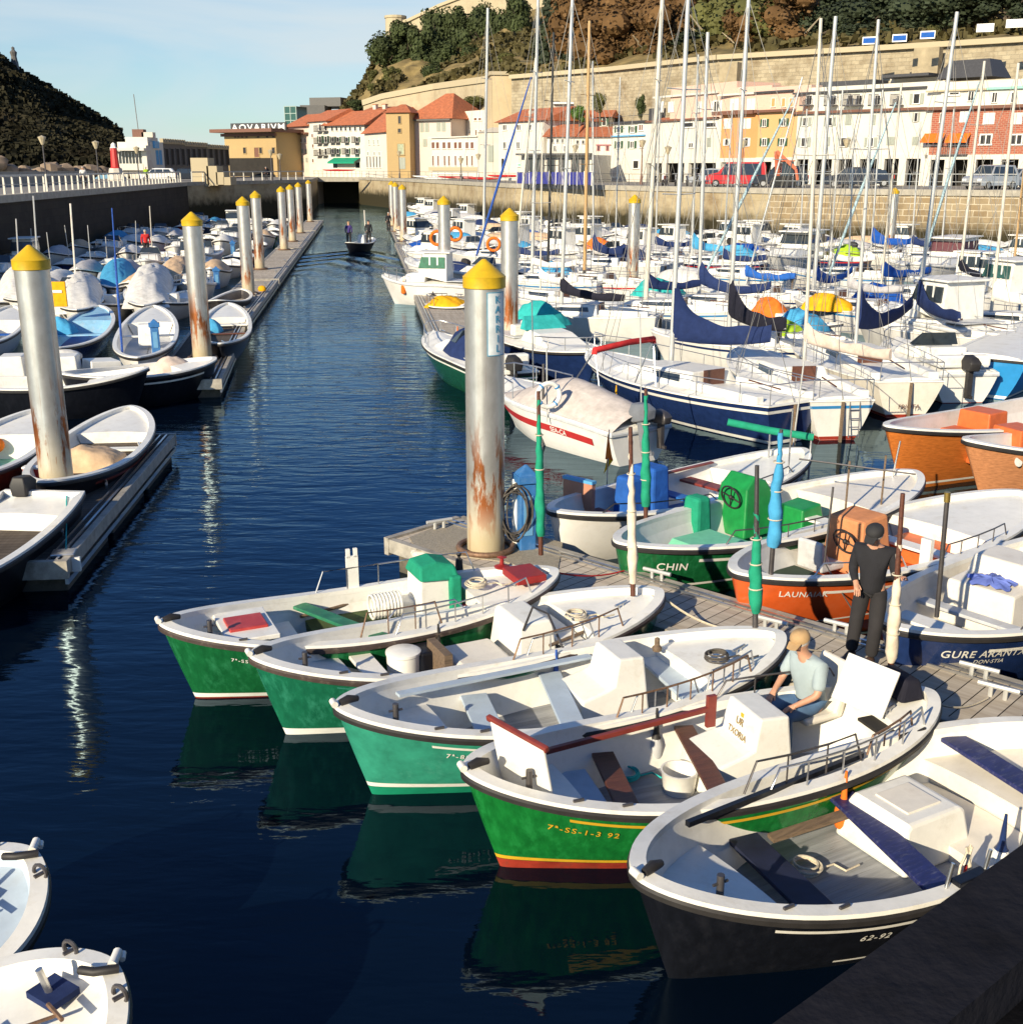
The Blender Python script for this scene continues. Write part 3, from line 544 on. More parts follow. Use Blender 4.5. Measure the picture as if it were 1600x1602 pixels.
class Bld:
    def __init__(s, name, label, x0, Y0, x1, Y1, ytop, wall, depth=9, cat='building', ybase=None):
        s.A = PY(x0, 262, Y0); s.B = PY(x1, 262, Y1); s.A.z = s.B.z = QZ; d = s.B-s.A; s.L = d.length; s.rz = math.atan2(d.y, d.x); s.d = d.normalized(); s.n = Vector((-s.d.y, s.d.x, 0))
        xm, Ym = (x0+x1)/2, (Y0+Y1)/2
        s.H = PY(xm, ytop, Ym).z-QZ; s.t = thing(name, label, cat, s.A, s.rz); s.depth = depth; z0 = 0 if ybase is None else PY(xm, ybase, Ym).z-QZ
        s.z0 = z0
        if wall is BRK:
            w_ = uvwall('wall', [(0, 0), (s.L, 0)], z0, s.H, BRK, s.t)
            MB().box((s.L/2, depth/2+.05, (z0+s.H)/2), (s.L-.05, depth, s.H-z0-.02)).build('side_wall', PW2, s.t)
        elif wall: MB().box((s.L/2, depth/2, (z0+s.H)/2), (s.L, depth, s.H-z0)).build('wall', wall, s.t)
    yo = 0
    def hit(s, px, py):
        a = (px-800)/F; b = -(py-801)/F; d = Vector((a, CP+b*SP, -SP+b*CP)); o = Vector((0, 0, H))
        t = (s.A+s.n*s.yo-o).dot(s.n)/d.dot(s.n); p = o+d*t-s.A; return p.dot(s.d), p.z
    def win(s, px, py, wp, hp, style='w', frame=WHITE, pane=WINB):
        x, z = s.hit(px, py); xa, _ = s.hit(px-wp/2, py); xb, _ = s.hit(px+wp/2, py); _, za = s.hit(px, py+hp/2); _, zb = s.hit(px, py-hp/2)
        w_, h_ = xb-xa, zb-za; f = min(.12, w_*.12)
        mb = MB()
        if 'c' in style:      # closed shutters
            mb.box((x, s.yo-.03, z), (w_, .07, h_)).m(1)
            mb.box((x, s.yo-.075, z), (.04, .03, h_*.96))
            o = mb.build('window', [SHW if 'w' in style else SHGY, SHGY], s.t); return o
        y_ = s.yo; mb.box((x, y_-.01, z), (w_, .04, h_)).m(1)
        mb.box((x-w_/2, y_-.045, z), (f, .1, h_+f)); mb.box((x+w_/2, y_-.045, z), (f, .1, h_+f)); mb.box((x, y_-.045, z+h_/2), (w_-f, .1, f)); mb.box((x, y_-.06, z-h_/2), (w_+f*2, .18, f))
        if 'm' in style: mb.box((x, y_-.04, z), (f*.8, .06, h_-f))
        o = mb.build('window', [pane, frame], s.t)
        if 's' in style or 'g' in style:
            sm = SHG if 'g' in style else (SHGY if 'y' in style else SHW)
            m2 = MB()
            for q in (-1, 1): MB().box((x+q*(w_*.75+f/2+.02), y_-.035, z), (w_*.48, .06, h_*1.04)).build('shutter', sm, o)
        if 'b' in style:      # balcony
            m2 = MB(); zb_ = z-h_/2-.08; m2.box((x, y_-.5, zb_), (w_*1.7, .9, .12))
            for k in range(9): m2.box((x+(k-4)*w_*.2, y_-.92, zb_+.5), (.04, .04, .9))
            m2.box((x, y_-.92, zb_+.98), (w_*1.7, .06, .06)); m2.build('balcony', DMETAL, s.t)
        return o
    def row(s, py, hp, pxs, wp, style='w', frame=WHITE, pane=WINB):
        for px in pxs: s.win(px, py, wp, hp, style, frame, pane)
    def band(s, py, hp, px0, px1, m, out=.25, name='cornice'):
        xa, _ = s.hit(px0, py); xb, _ = s.hit(px1, py); _, za = s.hit((px0+px1)/2, py+hp/2); _, zb = s.hit((px0+px1)/2, py-hp/2)
        return MB().box(((xa+xb)/2, s.yo-out/2, (za+zb)/2), (xb-xa, out, zb-za)).build(name, m, s.t)
    def roof(s, rise=1.6, over=.5, m=TILE, hip=False, slope_back=True):
        L, D, h = s.L, s.depth, s.H+.02; o = over; mb = MB()
        if hip:
            v = [(-o, -o, h), (L+o, -o, h), (L+o, D+o, h), (-o, D+o, h), (L*.4, D/2, h+rise), (L*.6, D/2, h+rise)]
            mb.add(v, [(0, 1, 5, 4), (1, 2, 5), (2, 3, 4, 5), (3, 0, 4), (3, 2, 1, 0)])
        else:
            v = [(-o, -o, h), (L+o, -o, h), (L+o, D/2, h+rise), (-o, D/2, h+rise), (L+o, D+o, h), (-o, D+o, h)]
            mb.add(v, [(0, 1, 2, 3), (3, 2, 4, 5), (0, 3, 5), (1, 4, 2), (5, 4, 1, 0)])
        r = mb.build('roof', m, s.t)
        return r
    def chimney(s, px, w_=.7, h_=1.2, r=None):
        x, _ = s.hit(px, 200); MB().box((x, s.depth*.3, s.H+h_/2+.3), (w_, w_, h_)).m(1).box((x, s.depth*.3, s.H+h_+.35), (w_*1.2, w_*1.2, .12)).build('chimney', [PW2, TILE], r or s.t)
    def parts(s, name, m, boxes):
        mb = MB()
        for b in boxes: mb.box(*b)
        return mb.build(name, m, s.t)
def arcade(s, pxs, ytop, m=PW):
    """row of square columns with a lintel, recess behind"""
    x0, _ = s.hit(pxs[0], 260); x1, _ = s.hit(pxs[-1], 260); _, z = s.hit(pxs[0], ytop)
    MB().box(((x0+x1)/2, 2.2, z/2), (x1-x0, .2, z)).build('recess', DARKIN, s.t)
    MB().box(((x0+x1)/2, .1, z-.15), (x1-x0, .5, .42)).build('lintel', m, s.t)
    for px in pxs:
        x, _ = s.hit(px, 260); MB().box((x, .1, (z-.36)/2), (.75, .5, z-.36)).build('column', m, s.t)
# brick pair at the right end
b = Bld('brick_building', 'red brick building with orange awnings and white arcade columns at the right edge', 1450, 110, 1700, 101, 165, BRK, 9, ybase=243)
arcade(b, [1450, 1484, 1520, 1560, 1600, 1650], 243)
b.row(184, 15, [1474], 7, 'm'); b.row(182, 18, [1508], 13, 'cw'); b.row(185, 18, [1547, 1590], 18, 'cw'); b.row(218, 16, [1542, 1590], 18, 'm'); b.row(222, 10, [1460, 1500], 24, 'm')
for px in (1462, 1501):
    x, z = b.hit(px, 218); w_ = 1.75
    MB().add([(x-w_/2-.1, 0, z+.55), (x+w_/2+.1, 0, z+.55), (x+w_/2+.1, -.95, z-.1), (x-w_/2-.1, -.95, z-.1), (x-w_/2-.1, -.95, z-.28), (x+w_/2+.1, -.95, z-.28)], [(0, 1, 2, 3), (3, 2, 5, 4)]).build('awning', CORG, b.t, fix=False)
x0, z0 = b.hit(1468, 243); mb = MB(); 
for k in range(14): mb.box((x0+k*.2, -.5, z0+.55), (.03, .03, .9))
mb.box((x0+1.3, -.5, z0+1), (2.8, .05, .05)); mb.box((x0+1.3, -.25, z0+.06), (2.8, .5, .08)); mb.build('balcony', DMETAL, b.t)
b.band(166, 5, 1450, 1700, BRN, .5)
b.yo = 1.58; b.parts('penthouse', PW, [((b.L*.5, 4.6, b.H+1.15), (b.L, 6, 2.3))])
b.band(135, 4, 1545, 1700, TURQ, .3, 'fascia'); b.row(152, 16, [1556, 1586], 8, 'm'); b.band(141, 2.5, 1450, 1545, FST, .3, 'fascia')
b.row(150, 15, [1519], 9, 'm'); b.row(146, 5, [1493], 16, 'w')
b.parts('roof_room', SLATE, [((1.2, 6, b.H+3.6), (5.4, 4, 1.6), -.1, .7, .6)]); b.parts('terrace_roof', TILE, [((8.5, 5, b.H+3.9), (4.4, 3, .18))]); b.parts('terrace_wall', PW2, [((8.5, 6, b.H+3.1), (4.0, .3, 1.4))])
# long white building
b = Bld('white_building', 'long white building with grey shutters over a white column arcade', 1242, 120, 1450, 110, 172, PW, 9, ybase=243)
arcade(b, [1242, 1270, 1307, 1340, 1378, 1412, 1446], 243)
b.row(190, 13, [1260, 1298], 8, 'sy'); b.row(187, 16, [1327, 1365], 9, 'c'); b.row(183, 14, [1433], 5, 'sy'); b.row(222, 14, [1258, 1320, 1362], 9, 'sy'); b.row(221, 14, [1294], 8, 'c'); b.row(220, 13, [1393, 1433], 12, 'c')
b.band(173, 4, 1242, 1450, BRN, .4)
b.yo = 1.78; b.parts('penthouse', PW, [((b.L*.5, 4.8, b.H+1.2), (b.L, 6, 2.4))])
b.row(156, 15, [1266, 1304, 1330, 1344, 1373, 1407], 9, 'mb'); b.row(154, 16, [1434], 10, 'sy'); b.band(141, 3, 1242, 1450, SLATE, .3, 'fascia')
b.parts('roof_shed', SLATE, [((3, 5, b.H+2.75), (6, 3, .5)), ((9.2, 5, b.H+3.2), (4.8, 3, .25))]); b.parts('terrace_wall', PW2, [((9, 6, b.H+2.7), (5, .3, 1))])
# peach house and orange house
b = Bld('peach_house', 'narrow peach coloured house with green shutters', 1182, 124, 1242, 120, 174, PPEA, 9, ybase=246)
arcade(b, [1182, 1212, 1242], 247); b.row(191, 12, [1226], 7, 'gm'); b.row(192, 12, [1196], 6, 'gm'); b.row(222, 12, [1196, 1224], 7, 'gm'); b.band(173, 4, 1178, 1244, BRN, .5)
b.yo = 1.78; b.parts('penthouse', PPINK, [((b.L*.5, 4.8, b.H+1.25), (b.L, 6, 2.5))]); b.row(160, 14, [1210, 1226, 1244-6], 6, 'w', pane=POR); b.band(143, 3, 1182, 1242, SLATE, .3, 'fascia')
b = Bld('orange_house', 'orange house with white shutters above the red van', 1125, 128, 1182, 124, 178, POR, 9, ybase=247)
arcade(b, [1125, 1154, 1182], 248); b.row(193, 16, [1139, 1168], 13, 'cw'); b.row(222, 10, [1137], 5, 's'); b.row(222, 13, [1168], 5, 's'); b.band(176, 6, 1120, 1184, BRN, .7)
b.yo = 1.78; b.parts('penthouse', PPINK, [((b.L*.5, 4.8, b.H+1.4), (b.L, 6, 2.8))]); b.row(163, 18, [1149, 1181-6], 13, 'cwm'); b.band(147, 3, 1125, 1182, PW, .3, 'fascia')
# big blank white
b = Bld('white_building', 'broad blank white building with a pink upper storey left of the orange house', 1010, 140, 1125, 128, 187, PW, 9, ybase=250)
arcade(b, [1010, 1040, 1075, 1125], 250); b.row(195, 8, [1077, 1112], 17, 'w'); b.row(227, 8, [1081], 7, 'm'); b.row(222, 14, [1109], 6, 'c'); b.band(187, 3, 1010, 1125, BRN, .3)
b.yo = 1.78; b.parts('penthouse', PPINK, [((b.L*.57, 4.8, b.H+1.9), (b.L*.86, 6, 3.6))]); b.row(167, 17, [1034, 1050, 1093], 9, 'cwm'); b.row(166, 17, [1121], 8, 'sm'); b.band(148, 3, 1024, 1125, PW, .3, 'fascia')
b.parts('roof_tiles', TILE, [((1.4, 3, b.H+.25), (4.4, 4, .5), 0, .8, .3)])
# white house with dark shutters
b = Bld('white_house', 'white house with dark shutters and a small roof terrace beside small red roofs', 957, 146, 1010, 140, 190, PW, 9)
b.row(202, 10, [968, 990], 6, 'gm'); b.row(199, 10, [1003], 7, 'm', pane=BRN); b.row(226, 11, [968, 989], 6, 'gm'); b.row(224, 13, [1004], 6, 'm', pane=BRN); b.row(257, 13, [995], 9, 'w')
b.band(212, 2, 957, 1010, LBL, .3); b.band(191, 3, 955, 1012, SLATE, .4)
b.parts('terrace_rail', SLATE, [((b.L/2, .4, b.H+.7), (b.L, .06, .06)), ((b.L*.5, 4, b.H+.9), (2, 1, 1.4))])
# low white houses
b = Bld('low_house', 'low white house with three small windows and an orange tiled roof', 855, 148, 895, 147, 214, PW, 8); b.roof(1.6); b.row(220, 6, [864, 872, 880], 4, 'w'); b.row(232, 9, [868, 884], 4, 'm')
b = Bld('low_house', 'low white house with a pink framed window and an orange roof', 895, 147, 957, 146, 214, PW, 8); b.roof(1.3); b.row(222, 6, [903, 912], 4, 'w'); b.row(231, 8, [936, 950], 4, 'm', frame=mat('pink_trim', (.6, .2, .2), .6)); b.band(226, 2, 932, 955, MATS['pink_trim'], .2, 'lintel')
b = Bld('terrace_house', 'small white house high under the rampart with a tiled roof', 905, 160, 950, 159, 183, PW2, 6); b.roof(1.0); b.row(190, 12, [945], 6, 'g')
b = Bld('pergola_house', 'flat roofed grey pergola house on a terrace under the rampart', 865, 160, 896, 160, 162, PW2, 5, ybase=186); b.band(161, 3, 864, 897, WHITE, .6); b.row(174, 10, [873, 886], 5, 'w')
b = Bld('white_house', 'tall white house with an orange roof right of the beige bastion', 780, 158, 850, 150, 190, PW, 9); b.roof(1.8); b.row(199, 9, [790, 812, 829], 6, 'm'); b.row(227, 11, [790, 811], 5, 'm'); b.row(257, 20, [787], 5, 'w'); b.row(258, 5, [813], 6, 'w', pane=TURQ); b.chimney(806)
# quayside pavilion
b = Bld('market_hall', 'low white market hall with dark glass front behind the blue fence', 815, 138, 925, 135, 242, PW, 8); b.row(259, 22, [828, 845, 862, 880, 900, 915], 12, 'm', frame=DMETAL, pane=GLASS); b.band(241, 3, 812, 928, SLATE, 1.2)
# white large building with two volumes
b = Bld('white_building', 'large white waterfront building with paired arched windows and lower front wing', 676, 188, 768, 176, 213, PW, 8)
b.row(227, 11, [678, 685, 695, 703, 713, 720, 731, 739], 5.5, 'w', pane=BRN); b.row(251, 16, [678, 686, 696, 703, 713, 721, 731, 739], 3, 'w', pane=BRN)
b.band(214, 2, 672, 748, PW, .3); b.band(264, 6, 672, 768, FST, .2, 'plinth')
b = Bld('white_building', 'white upper building with a small window row above the lower wing', 706, 200, 770, 190, 173, PW, 10)
b.row(186, 5, [709, 716, 725, 732, 744, 751, 762, 768-3], 5, 'w', pane=BRN); b.row(207, 9, [709, 717, 726, 735, 745, 752], 2.6, 'w', pane=BRN)
b = Bld('gabled_house', 'pale house with a niche front beside the big white building', 748, 175, 782, 172, 207, PW2, 6); b.roof(.8, .2, PW2); b.row(240, 26, [768], 8, 'c')
b = Bld('pink_building', 'pinkish building with a hipped red roof beside the ochre tower', 643, 196, 706, 192, 186, PPALE, 12); b.roof(4.2, .8, TILE, True); b.row(199, 14, [660, 668], 6, 'c'); b.row(198, 14, [686, 694], 6, 'c'); b.row(223, 12, [665], 6, 'c'); b.band(187, 3, 640, 707, GREYB, .7)
b = Bld('church_tower', 'ochre tower with a bell opening and low tiled roof', 606, 194, 642, 193, 176, POCH, 6, 'tower'); b.roof(1.4, .5, TILE, True); b.row(187, 12, [625], 4.5, 'w', POCH); b.row(204, 7, [625], 5.5, 'w', POCH); b.row(233, 18, [627], 11, 'w', frame=POCH, pane=mat('mosaic_panel', (.33, .36, .24), .8, var=.3, vscale=3)); b.row(255, 18, [629], 10, 'c')
b = Bld('white_house', 'narrow white house with a steep red side roof left of the ochre tower', 572, 206, 606, 196, 208, PW, 9); b.roof(4.0, .6); b.row(222, 8, [578, 585, 592], 2.5, 'w', pane=SHGY); b.row(253, 18, [575, 580, 585, 590, 595], 2.6, 'w', pane=GREYB); b.row(240, 6, [576, 586, 594], 3, 'w', pane=SHGY)
b = Bld('balcony_house', 'white row house with green balconies and a green awning', 514, 214, 572, 208, 196, PW, 9); b.roof(2.6, .9); b.row(201, 7, [520, 527, 534, 541, 548, 556, 564], 3.5, 'w'); b.row(218, 8, [521, 529, 543, 559], 4, 'gb'); b.row(236, 8, [521, 529, 544, 559], 4, 'gb'); b.row(258, 10, [525, 560], 8, 'w')
x, z = b.hit(543, 250); MB().add([(x-3.4, 0, z+.4), (x+3.4, 0, z+.4), (x+3.4, -1.6, z-.3), (x-3.4, -1.6, z-.3), (x-3.4, -1.6, z-.6), (x+3.4, -1.6, z-.6)], [(0, 1, 2, 3), (3, 2, 5, 4)]).build('awning', CGREEN, b.t, fix=False)
b = Bld('white_house', 'cream house with open shutters and long balconies on the far quay', 484, 220, 514, 214, 190, PW, 9); b.roof(2.2, .6); b.row(199, 11, [501, 510], 4, 'b'); b.row(218, 11, [501, 510], 4, 'gb'); b.row(237, 11, [501, 510], 4, 'b'); b.row(212, 6, [489], 3, 'w', pane=BRN); b.row(228, 6, [490], 3, 'w', pane=BRN); b.row(251, 6, [490], 3, 'w', pane=BRN)
b = Bld('cream_house', 'cream apartment house with a tiled roof, narrow windows in pairs', 454, 226, 484, 220, 198, PPALE, 9); b.roof(2.4, .8); b.row(219, 7, [467, 472, 478], 3, 'm', pane=BRN); b.row(236, 7, [467, 473, 479], 3, 'c'); b.row(250, 7, [468, 474, 480], 3, 'c'); b.band(209, 3, 452, 483, BRN, .8, 'balcony')
b = Bld('white_house', 'white house with several roof dormers behind the balcony house', 566, 222, 612, 218, 176, PW, 8, ybase=200); b.roof(1.2); b.row(183, 5, [572, 584, 596], 4, 'm'); b.chimney(575); b.chimney(590)
b = Bld('cream_house', 'far narrow cream house behind the tower of scaffolding', 441, 236, 456, 234, 205, PPALE, 8); b.roof(1.8); b.row(216, 7, [445, 451], 3, 'w'); b.row(232, 7, [445, 451], 3, 'w')
# grey museum blocks and glass lift
b = Bld('museum_block', 'dark grey flat roofed block on the skyline, lower wider one', 474, 262, 512, 262, 164, GREYB, 10, ybase=190)
b = Bld('museum_block', 'dark grey flat roofed block on the skyline, upper one', 489, 268, 537, 266, 152, GREYB, 12, ybase=166)
b = Bld('lift_tower', 'green glass lift tower left of the grey blocks', 450, 240, 468, 239, 166, mat('green_glass', (.03, .09, .08), .2, var=.3), 4, 'tower')
mb = MB()
for k in range(3): mb.box((b.L*k/2, -.05, b.H/2), (.18, .1, b.H))
for k in range(9): mb.box((b.L/2, -.05, b.H*(.2+k*.1)), (b.L, .08, .15))
mb.build('frame', mat('lift_frame', (.25, .33, .30), .5), b.t)
# aquarium
b = Bld('aquarium_building', 'ochre aquarium building with brown eaves and a rooftop letter sign', 354, 222, 434, 216, 207, POCH, 12)
b.parts('eaves', BRN, [((b.L/2, 5, b.H+.3), (b.L+2.4, 15, .6)), ((b.L/2, -.35, b.H-.4), (b.L+.6, .6, .5))])
b.row(212, 6, [368, 373, 379, 386, 404, 418, 428], 3, 'w', frame=BRN); b.row(235, 10, [383, 408, 428], 5, 'w', frame=POCH); b.row(238, 16, [402], 8, 'w', frame=POCH, pane=BRN); b.parts('base_arcade', DARKIN, [((b.L/2, -.06, 1.7), (b.L*.85, .1, 3.2))])
sx0, sz0 = b.hit(355, 204); sx1, sz1 = b.hit(441, 194)
MB().box(((sx0+sx1)/2, 1.2, (sz0+sz1)/2+.15), (sx1-sx0, .3, sz1-sz0+.5)).build('sign_board', SLATE, b.t)
vs_, fs_ = text_mesh('AQVARIVM', 1.65, font_spacing=1.22); xm = max(v.x for v in vs_); k_ = (sx1-sx0-.6)/xm
mb = MB(); mb.add([(sx0+.3+v.x*k_, 1.0, sz0+.02+v.y*.92) for v in vs_], fs_); mb.build('letters', mat('sign_white', (.8, .8, .78), .6), b.t, fix=False)
b = Bld('side_block', 'dark shaded block right of the aquarium', 434, 228, 446, 226, 196, GREYB, 8)
# curved arcade gallery
for i, (x0, Y0, x1, Y1, yt) in enumerate([(256, 176, 290, 186, 225), (290, 186, 325, 198, 229), (325, 198, 358, 210, 233)]):
    b = Bld('sea_wall_gallery', 'dark arcaded gallery with a pale parapet, '+['section next to the white station', 'middle section', 'section next to the aquarium'][i], x0, Y0, x1, Y1, yt, GREYB, 5, 'gallery')
    b.parts('parapet', FST, [((b.L/2, 0, b.H+.35), (b.L, .5, .7))]); b.row(245, 26, [x0+5+k*8.4 for k in range(4)], 5, 'w', frame=GREYB, pane=DARKIN)
    mb = MB()
    for k in range(9): mb.box((b.L*(k+.5)/9, -.3, b.H+.45), (.5, .25, .5))
    mb.build('corbels', FST, b.t)
# white station on the left quay
b = Bld('pilot_station', 'white modern station with window band and stepped roofs on the left quay', 180, 168, 238, 168, 227, None, 7)
b.parts('lower_floor', PW, [((b.L*.42, 3, b.H-2.9), (b.L*.7, 6, .9)), ((b.L*.82, 3, (b.H)/2), (b.L*.12, 6, b.H))])
b.parts('window_band', GLASS, [((b.L*.42, 3.2, b.H-1.65), (b.L*.68, 5.5, 1.7))]); b.parts('roof_slab', PW, [((b.L*.45, 2.6, b.H-.55), (b.L*.9, 8, .35))])
mb = MB()
for k in range(8): mb.box((b.L*(.1+k*.09), .38, b.H-1.65), (.08, .1, 1.7))
mb.build('mullions', WHITE, b.t); b.parts('upper_floor', PW, [((b.L*.55, 4, b.H+.4), (b.L*.6, 5, 1.5))]); b.parts('roof_box', BRN, [((b.L*.5, 4, b.H+1.7), (1.6, 1.4, 1.1))]); b.parts('vent_box', PW2, [((b.L*.75, 4, b.H+1.5), (1.6, 1.4, .7))])
b.parts('ramp', PW2, [((b.L*.25, 2, 1.2), (1.2, 3, 2.4), 0, .3, 1), ((b.L*.62, 3, 1.4), (3.4, 5, 2.6), 0, .8, 1)])
MB().tube([(b.L*.48, 4, b.H+2), (b.L*.44, 4, b.H+7)], .06, 5).build('antenna', DMETAL, b.t)
b = Bld('white_column_block', 'light blue topped white block between the station and the gallery', 238, 170, 258, 174, 222, PW, 5); b.band(226, 11, 239, 246, LBL, .3, 'blue_panel'); b.row(246, 22, [246, 251], 3, 'm', frame=LBL, pane=LBL)
# red beacon
c = PY(181, 266, 150); t = thing('beacon', 'small red and white harbour beacon beside the white station', 'beacon', (c.x, c.y, QZ)); h = PY(179, 222, 150).z-QZ
MB().lathe([(1.2, 0), (.8, h*.33), (.7, h*.33)], n=8).build('base', PW2, t); MB().lathe([(.7, h*.33), (.55, h*.36), (.42, h*.85), (.42, h*.85)], n=10).build('tower', RED, t); MB().lathe([(.5, h*.85), (.35, h*.88), (.3, h*.95), (0, h)], n=8).build('lantern', WHITE, t)
# stone kiosk left of centre
c = PY(326, 272, 140); t = thing('stone_stair_block', 'pale stepped stone block at the head of the end wall', 'stair block', (c.x, c.y, QZ))
MB().box((-.6, 0, 1.1), (2.0, 3, 3.2)).box((.8, 0, .7), (1.2, 3, 2.2)).box((1.7, 0, .4), (.9, 3, 1.4)).box((2.5, 0, .1), (.8, 3, .9)).build('stone', FST, t)
# statue on the left hill
c = PY(24, 108, 398); t = thing('statue', 'distant dark statue on a column on the left hill top', 'statue', c)
MB().box((0, 0, 0), (2.2, 2.2, 5), 0, .8, .8).build('pedestal', GREYB, t); MB().lathe([(1.1, 2.5), (.9, 4), (1.2, 5.2), (.5, 5.9), (.55, 6.6), (0, 7)], n=8).build('figure', GREYB, t)

# ---------------------------------------------------------------- railings and lamps
def railing(name, label, a, b, n, m, h=1.1, th=.09, grp=None):
    a = Vector(a); b = Vector(b); t = thing(name, label, 'railing', a, 0, grp); d = b-a; mb = MB()
    for k in range(n+1):
        p = d*(k/n); MB().box((p.x, p.y, h/2), (.13 if th > .05 else .06, .13 if th > .05 else .06, h), 0, .7, .7).build('post', m, t)
    for z in (h,): mb.bar((0, 0, z), d+Vector((0, 0, z)), th, th)
    if th > .05: mb.bar((0, 0, h*.94), d+Vector((0, 0, h*.94)), .05, .05)
    mb.bar((0, 0, h*.5), d+Vector((0, 0, h*.5)), .03, .03); mb.build('rails', m, t); return t
CONW = mat('white_concrete', (.60, .57, .50), .8, var=.1, dirt=(.3, .25, .18), dirtamt=.4)
e = lambda Y: (Vector((-30, 70)).lerp(Vector((-37, 135)), (Y-70)/65))
for i, (ya, yb, n) in enumerate([(58, 80, 13), (80.6, 104, 14), (104.6, 134, 18)]):
    a, b_ = e(ya), e(yb); railing('railing', 'white post railing along the left quay, '+['nearest run at the frame edge', 'middle run', 'far run towards the white station'][i], (a.x-.5, a.y, QZ+.05), (b_.x-.5, b_.y, QZ+.05), n, CONW, grp='left quay railings')
a = Vector(LQ[2]); b_ = Vector(LQ[3])
railing('railing', 'thin pale railing on the end wall left of the bridge', (a.x+.4, a.y+.8, QZ+.05), (b_.x-.8, b_.y-.4, QZ+.05), 12, CONW)
for i in range(3):
    a, b_ = Vector(RQ[i]), Vector(RQ[i+1]); railing('railing', 'thin dark railing on the far quay edge, '+['short run right of the bridge', 'run before the kayaks', 'run before the blue fence and the motorcycles'][i], (a.x+.5, a.y+.6, QZ+.05), (b_.x+.5, b_.y+.6, QZ+.05), [6, 14, 14][i], DMETAL, 1.0, .04)
a, b_ = Vector(RQ[3]), Vector(RQ[4]); railing('railing', 'thin grey railing above the block masonry quay wall', (a.x+.5, a.y+.7, QZ+.05), (b_.x+.5, b_.y+.7, QZ+.05), 12, METAL, 1.1, .04)
t = MB().bar((-41, 45, QZ), (-43, 80, QZ), .5, 2.6).bar((-43, 80, QZ), (-48, 136, QZ), .5, 2.5).build('parapet_wall', CONC); tag(t, 'long low outer parapet wall behind the left quay railing', 'wall')
def lamp(px, pytop, Y, label, m=DMETAL, kind=0, base=QZ):
    p = PY(px, pytop, Y); t = thing('street_lamp', label, 'street lamp', (p.x, p.y, base), 0, 'quay street lamps'); h = p.z-base
    MB().lathe([(.16, 0), (.12, .8), (.07, 1.0), (.05, h-.7)], n=8).build('pole', m, t)
    MB().lathe([(.05, h-.75), (.12, h-.7), (.34, h-.15), (.36, h-.1), (.1, h), (0, h+.05)], n=8).build('lantern', mat('lamp_glass', (.45, .38, .25), .3, var=.2) if kind else DMETAL, t)
for x, y, Y, l in [(65, 212, 100, 'tall lamp with an amber lantern before the rocks on the left quay'), (149, 220, 112, 'lamp post in front of the dark hill foot, right of the amber one'), (213, 229, 128, 'dark lamp post in front of the white station'), (423, 234, 150, 'lamp post in front of the aquarium'), (437, 240, 156, 'shorter lamp post right of the aquarium lamp'), (624, 236, 182, 'lamp post before the ochre tower'), (748, 240, 150, 'lamp post before the gabled pale house'), (721, 246, 150, 'lamp post before the large white building'), (1045, 228, 112, 'lamp post between two masts before the blank white wall'), (1163, 218, 108, 'dark red lamp post behind the red van'), (1325, 216, 100, 'pale lamp post before the long white arcade'), (900, 226, 128, 'lamp post before the market hall'), (1005, 218, 118, 'dark lamp post beside the shuttered white house')]:
    lamp(x, y, Y, l, BRN if 'red' in l else (ALU if 'pale' in l else DMETAL), 1)
# blue fence
p0 = PY(808, 285, 119); p1 = PY(925, 285, 108); t = thing('blue_fence', 'dark blue canvas fence along the quay edge', 'fence', (p0.x, p0.y, QZ)); d = Vector((p1.x-p0.x, p1.y-p0.y, 0))
mb = MB(); mb.bar((0, 0, .65), d+Vector((0, 0, .65)), .04, 1.1); mb.build('canvas', mat('blue_fence_canvas', (.03, .035, .22), .8, var=.2), t)
for k in range(12): q = d*(k/11); MB().box((q.x, q.y-.06, .65), (.07, .07, 1.3)).build('post', WHITE, t)

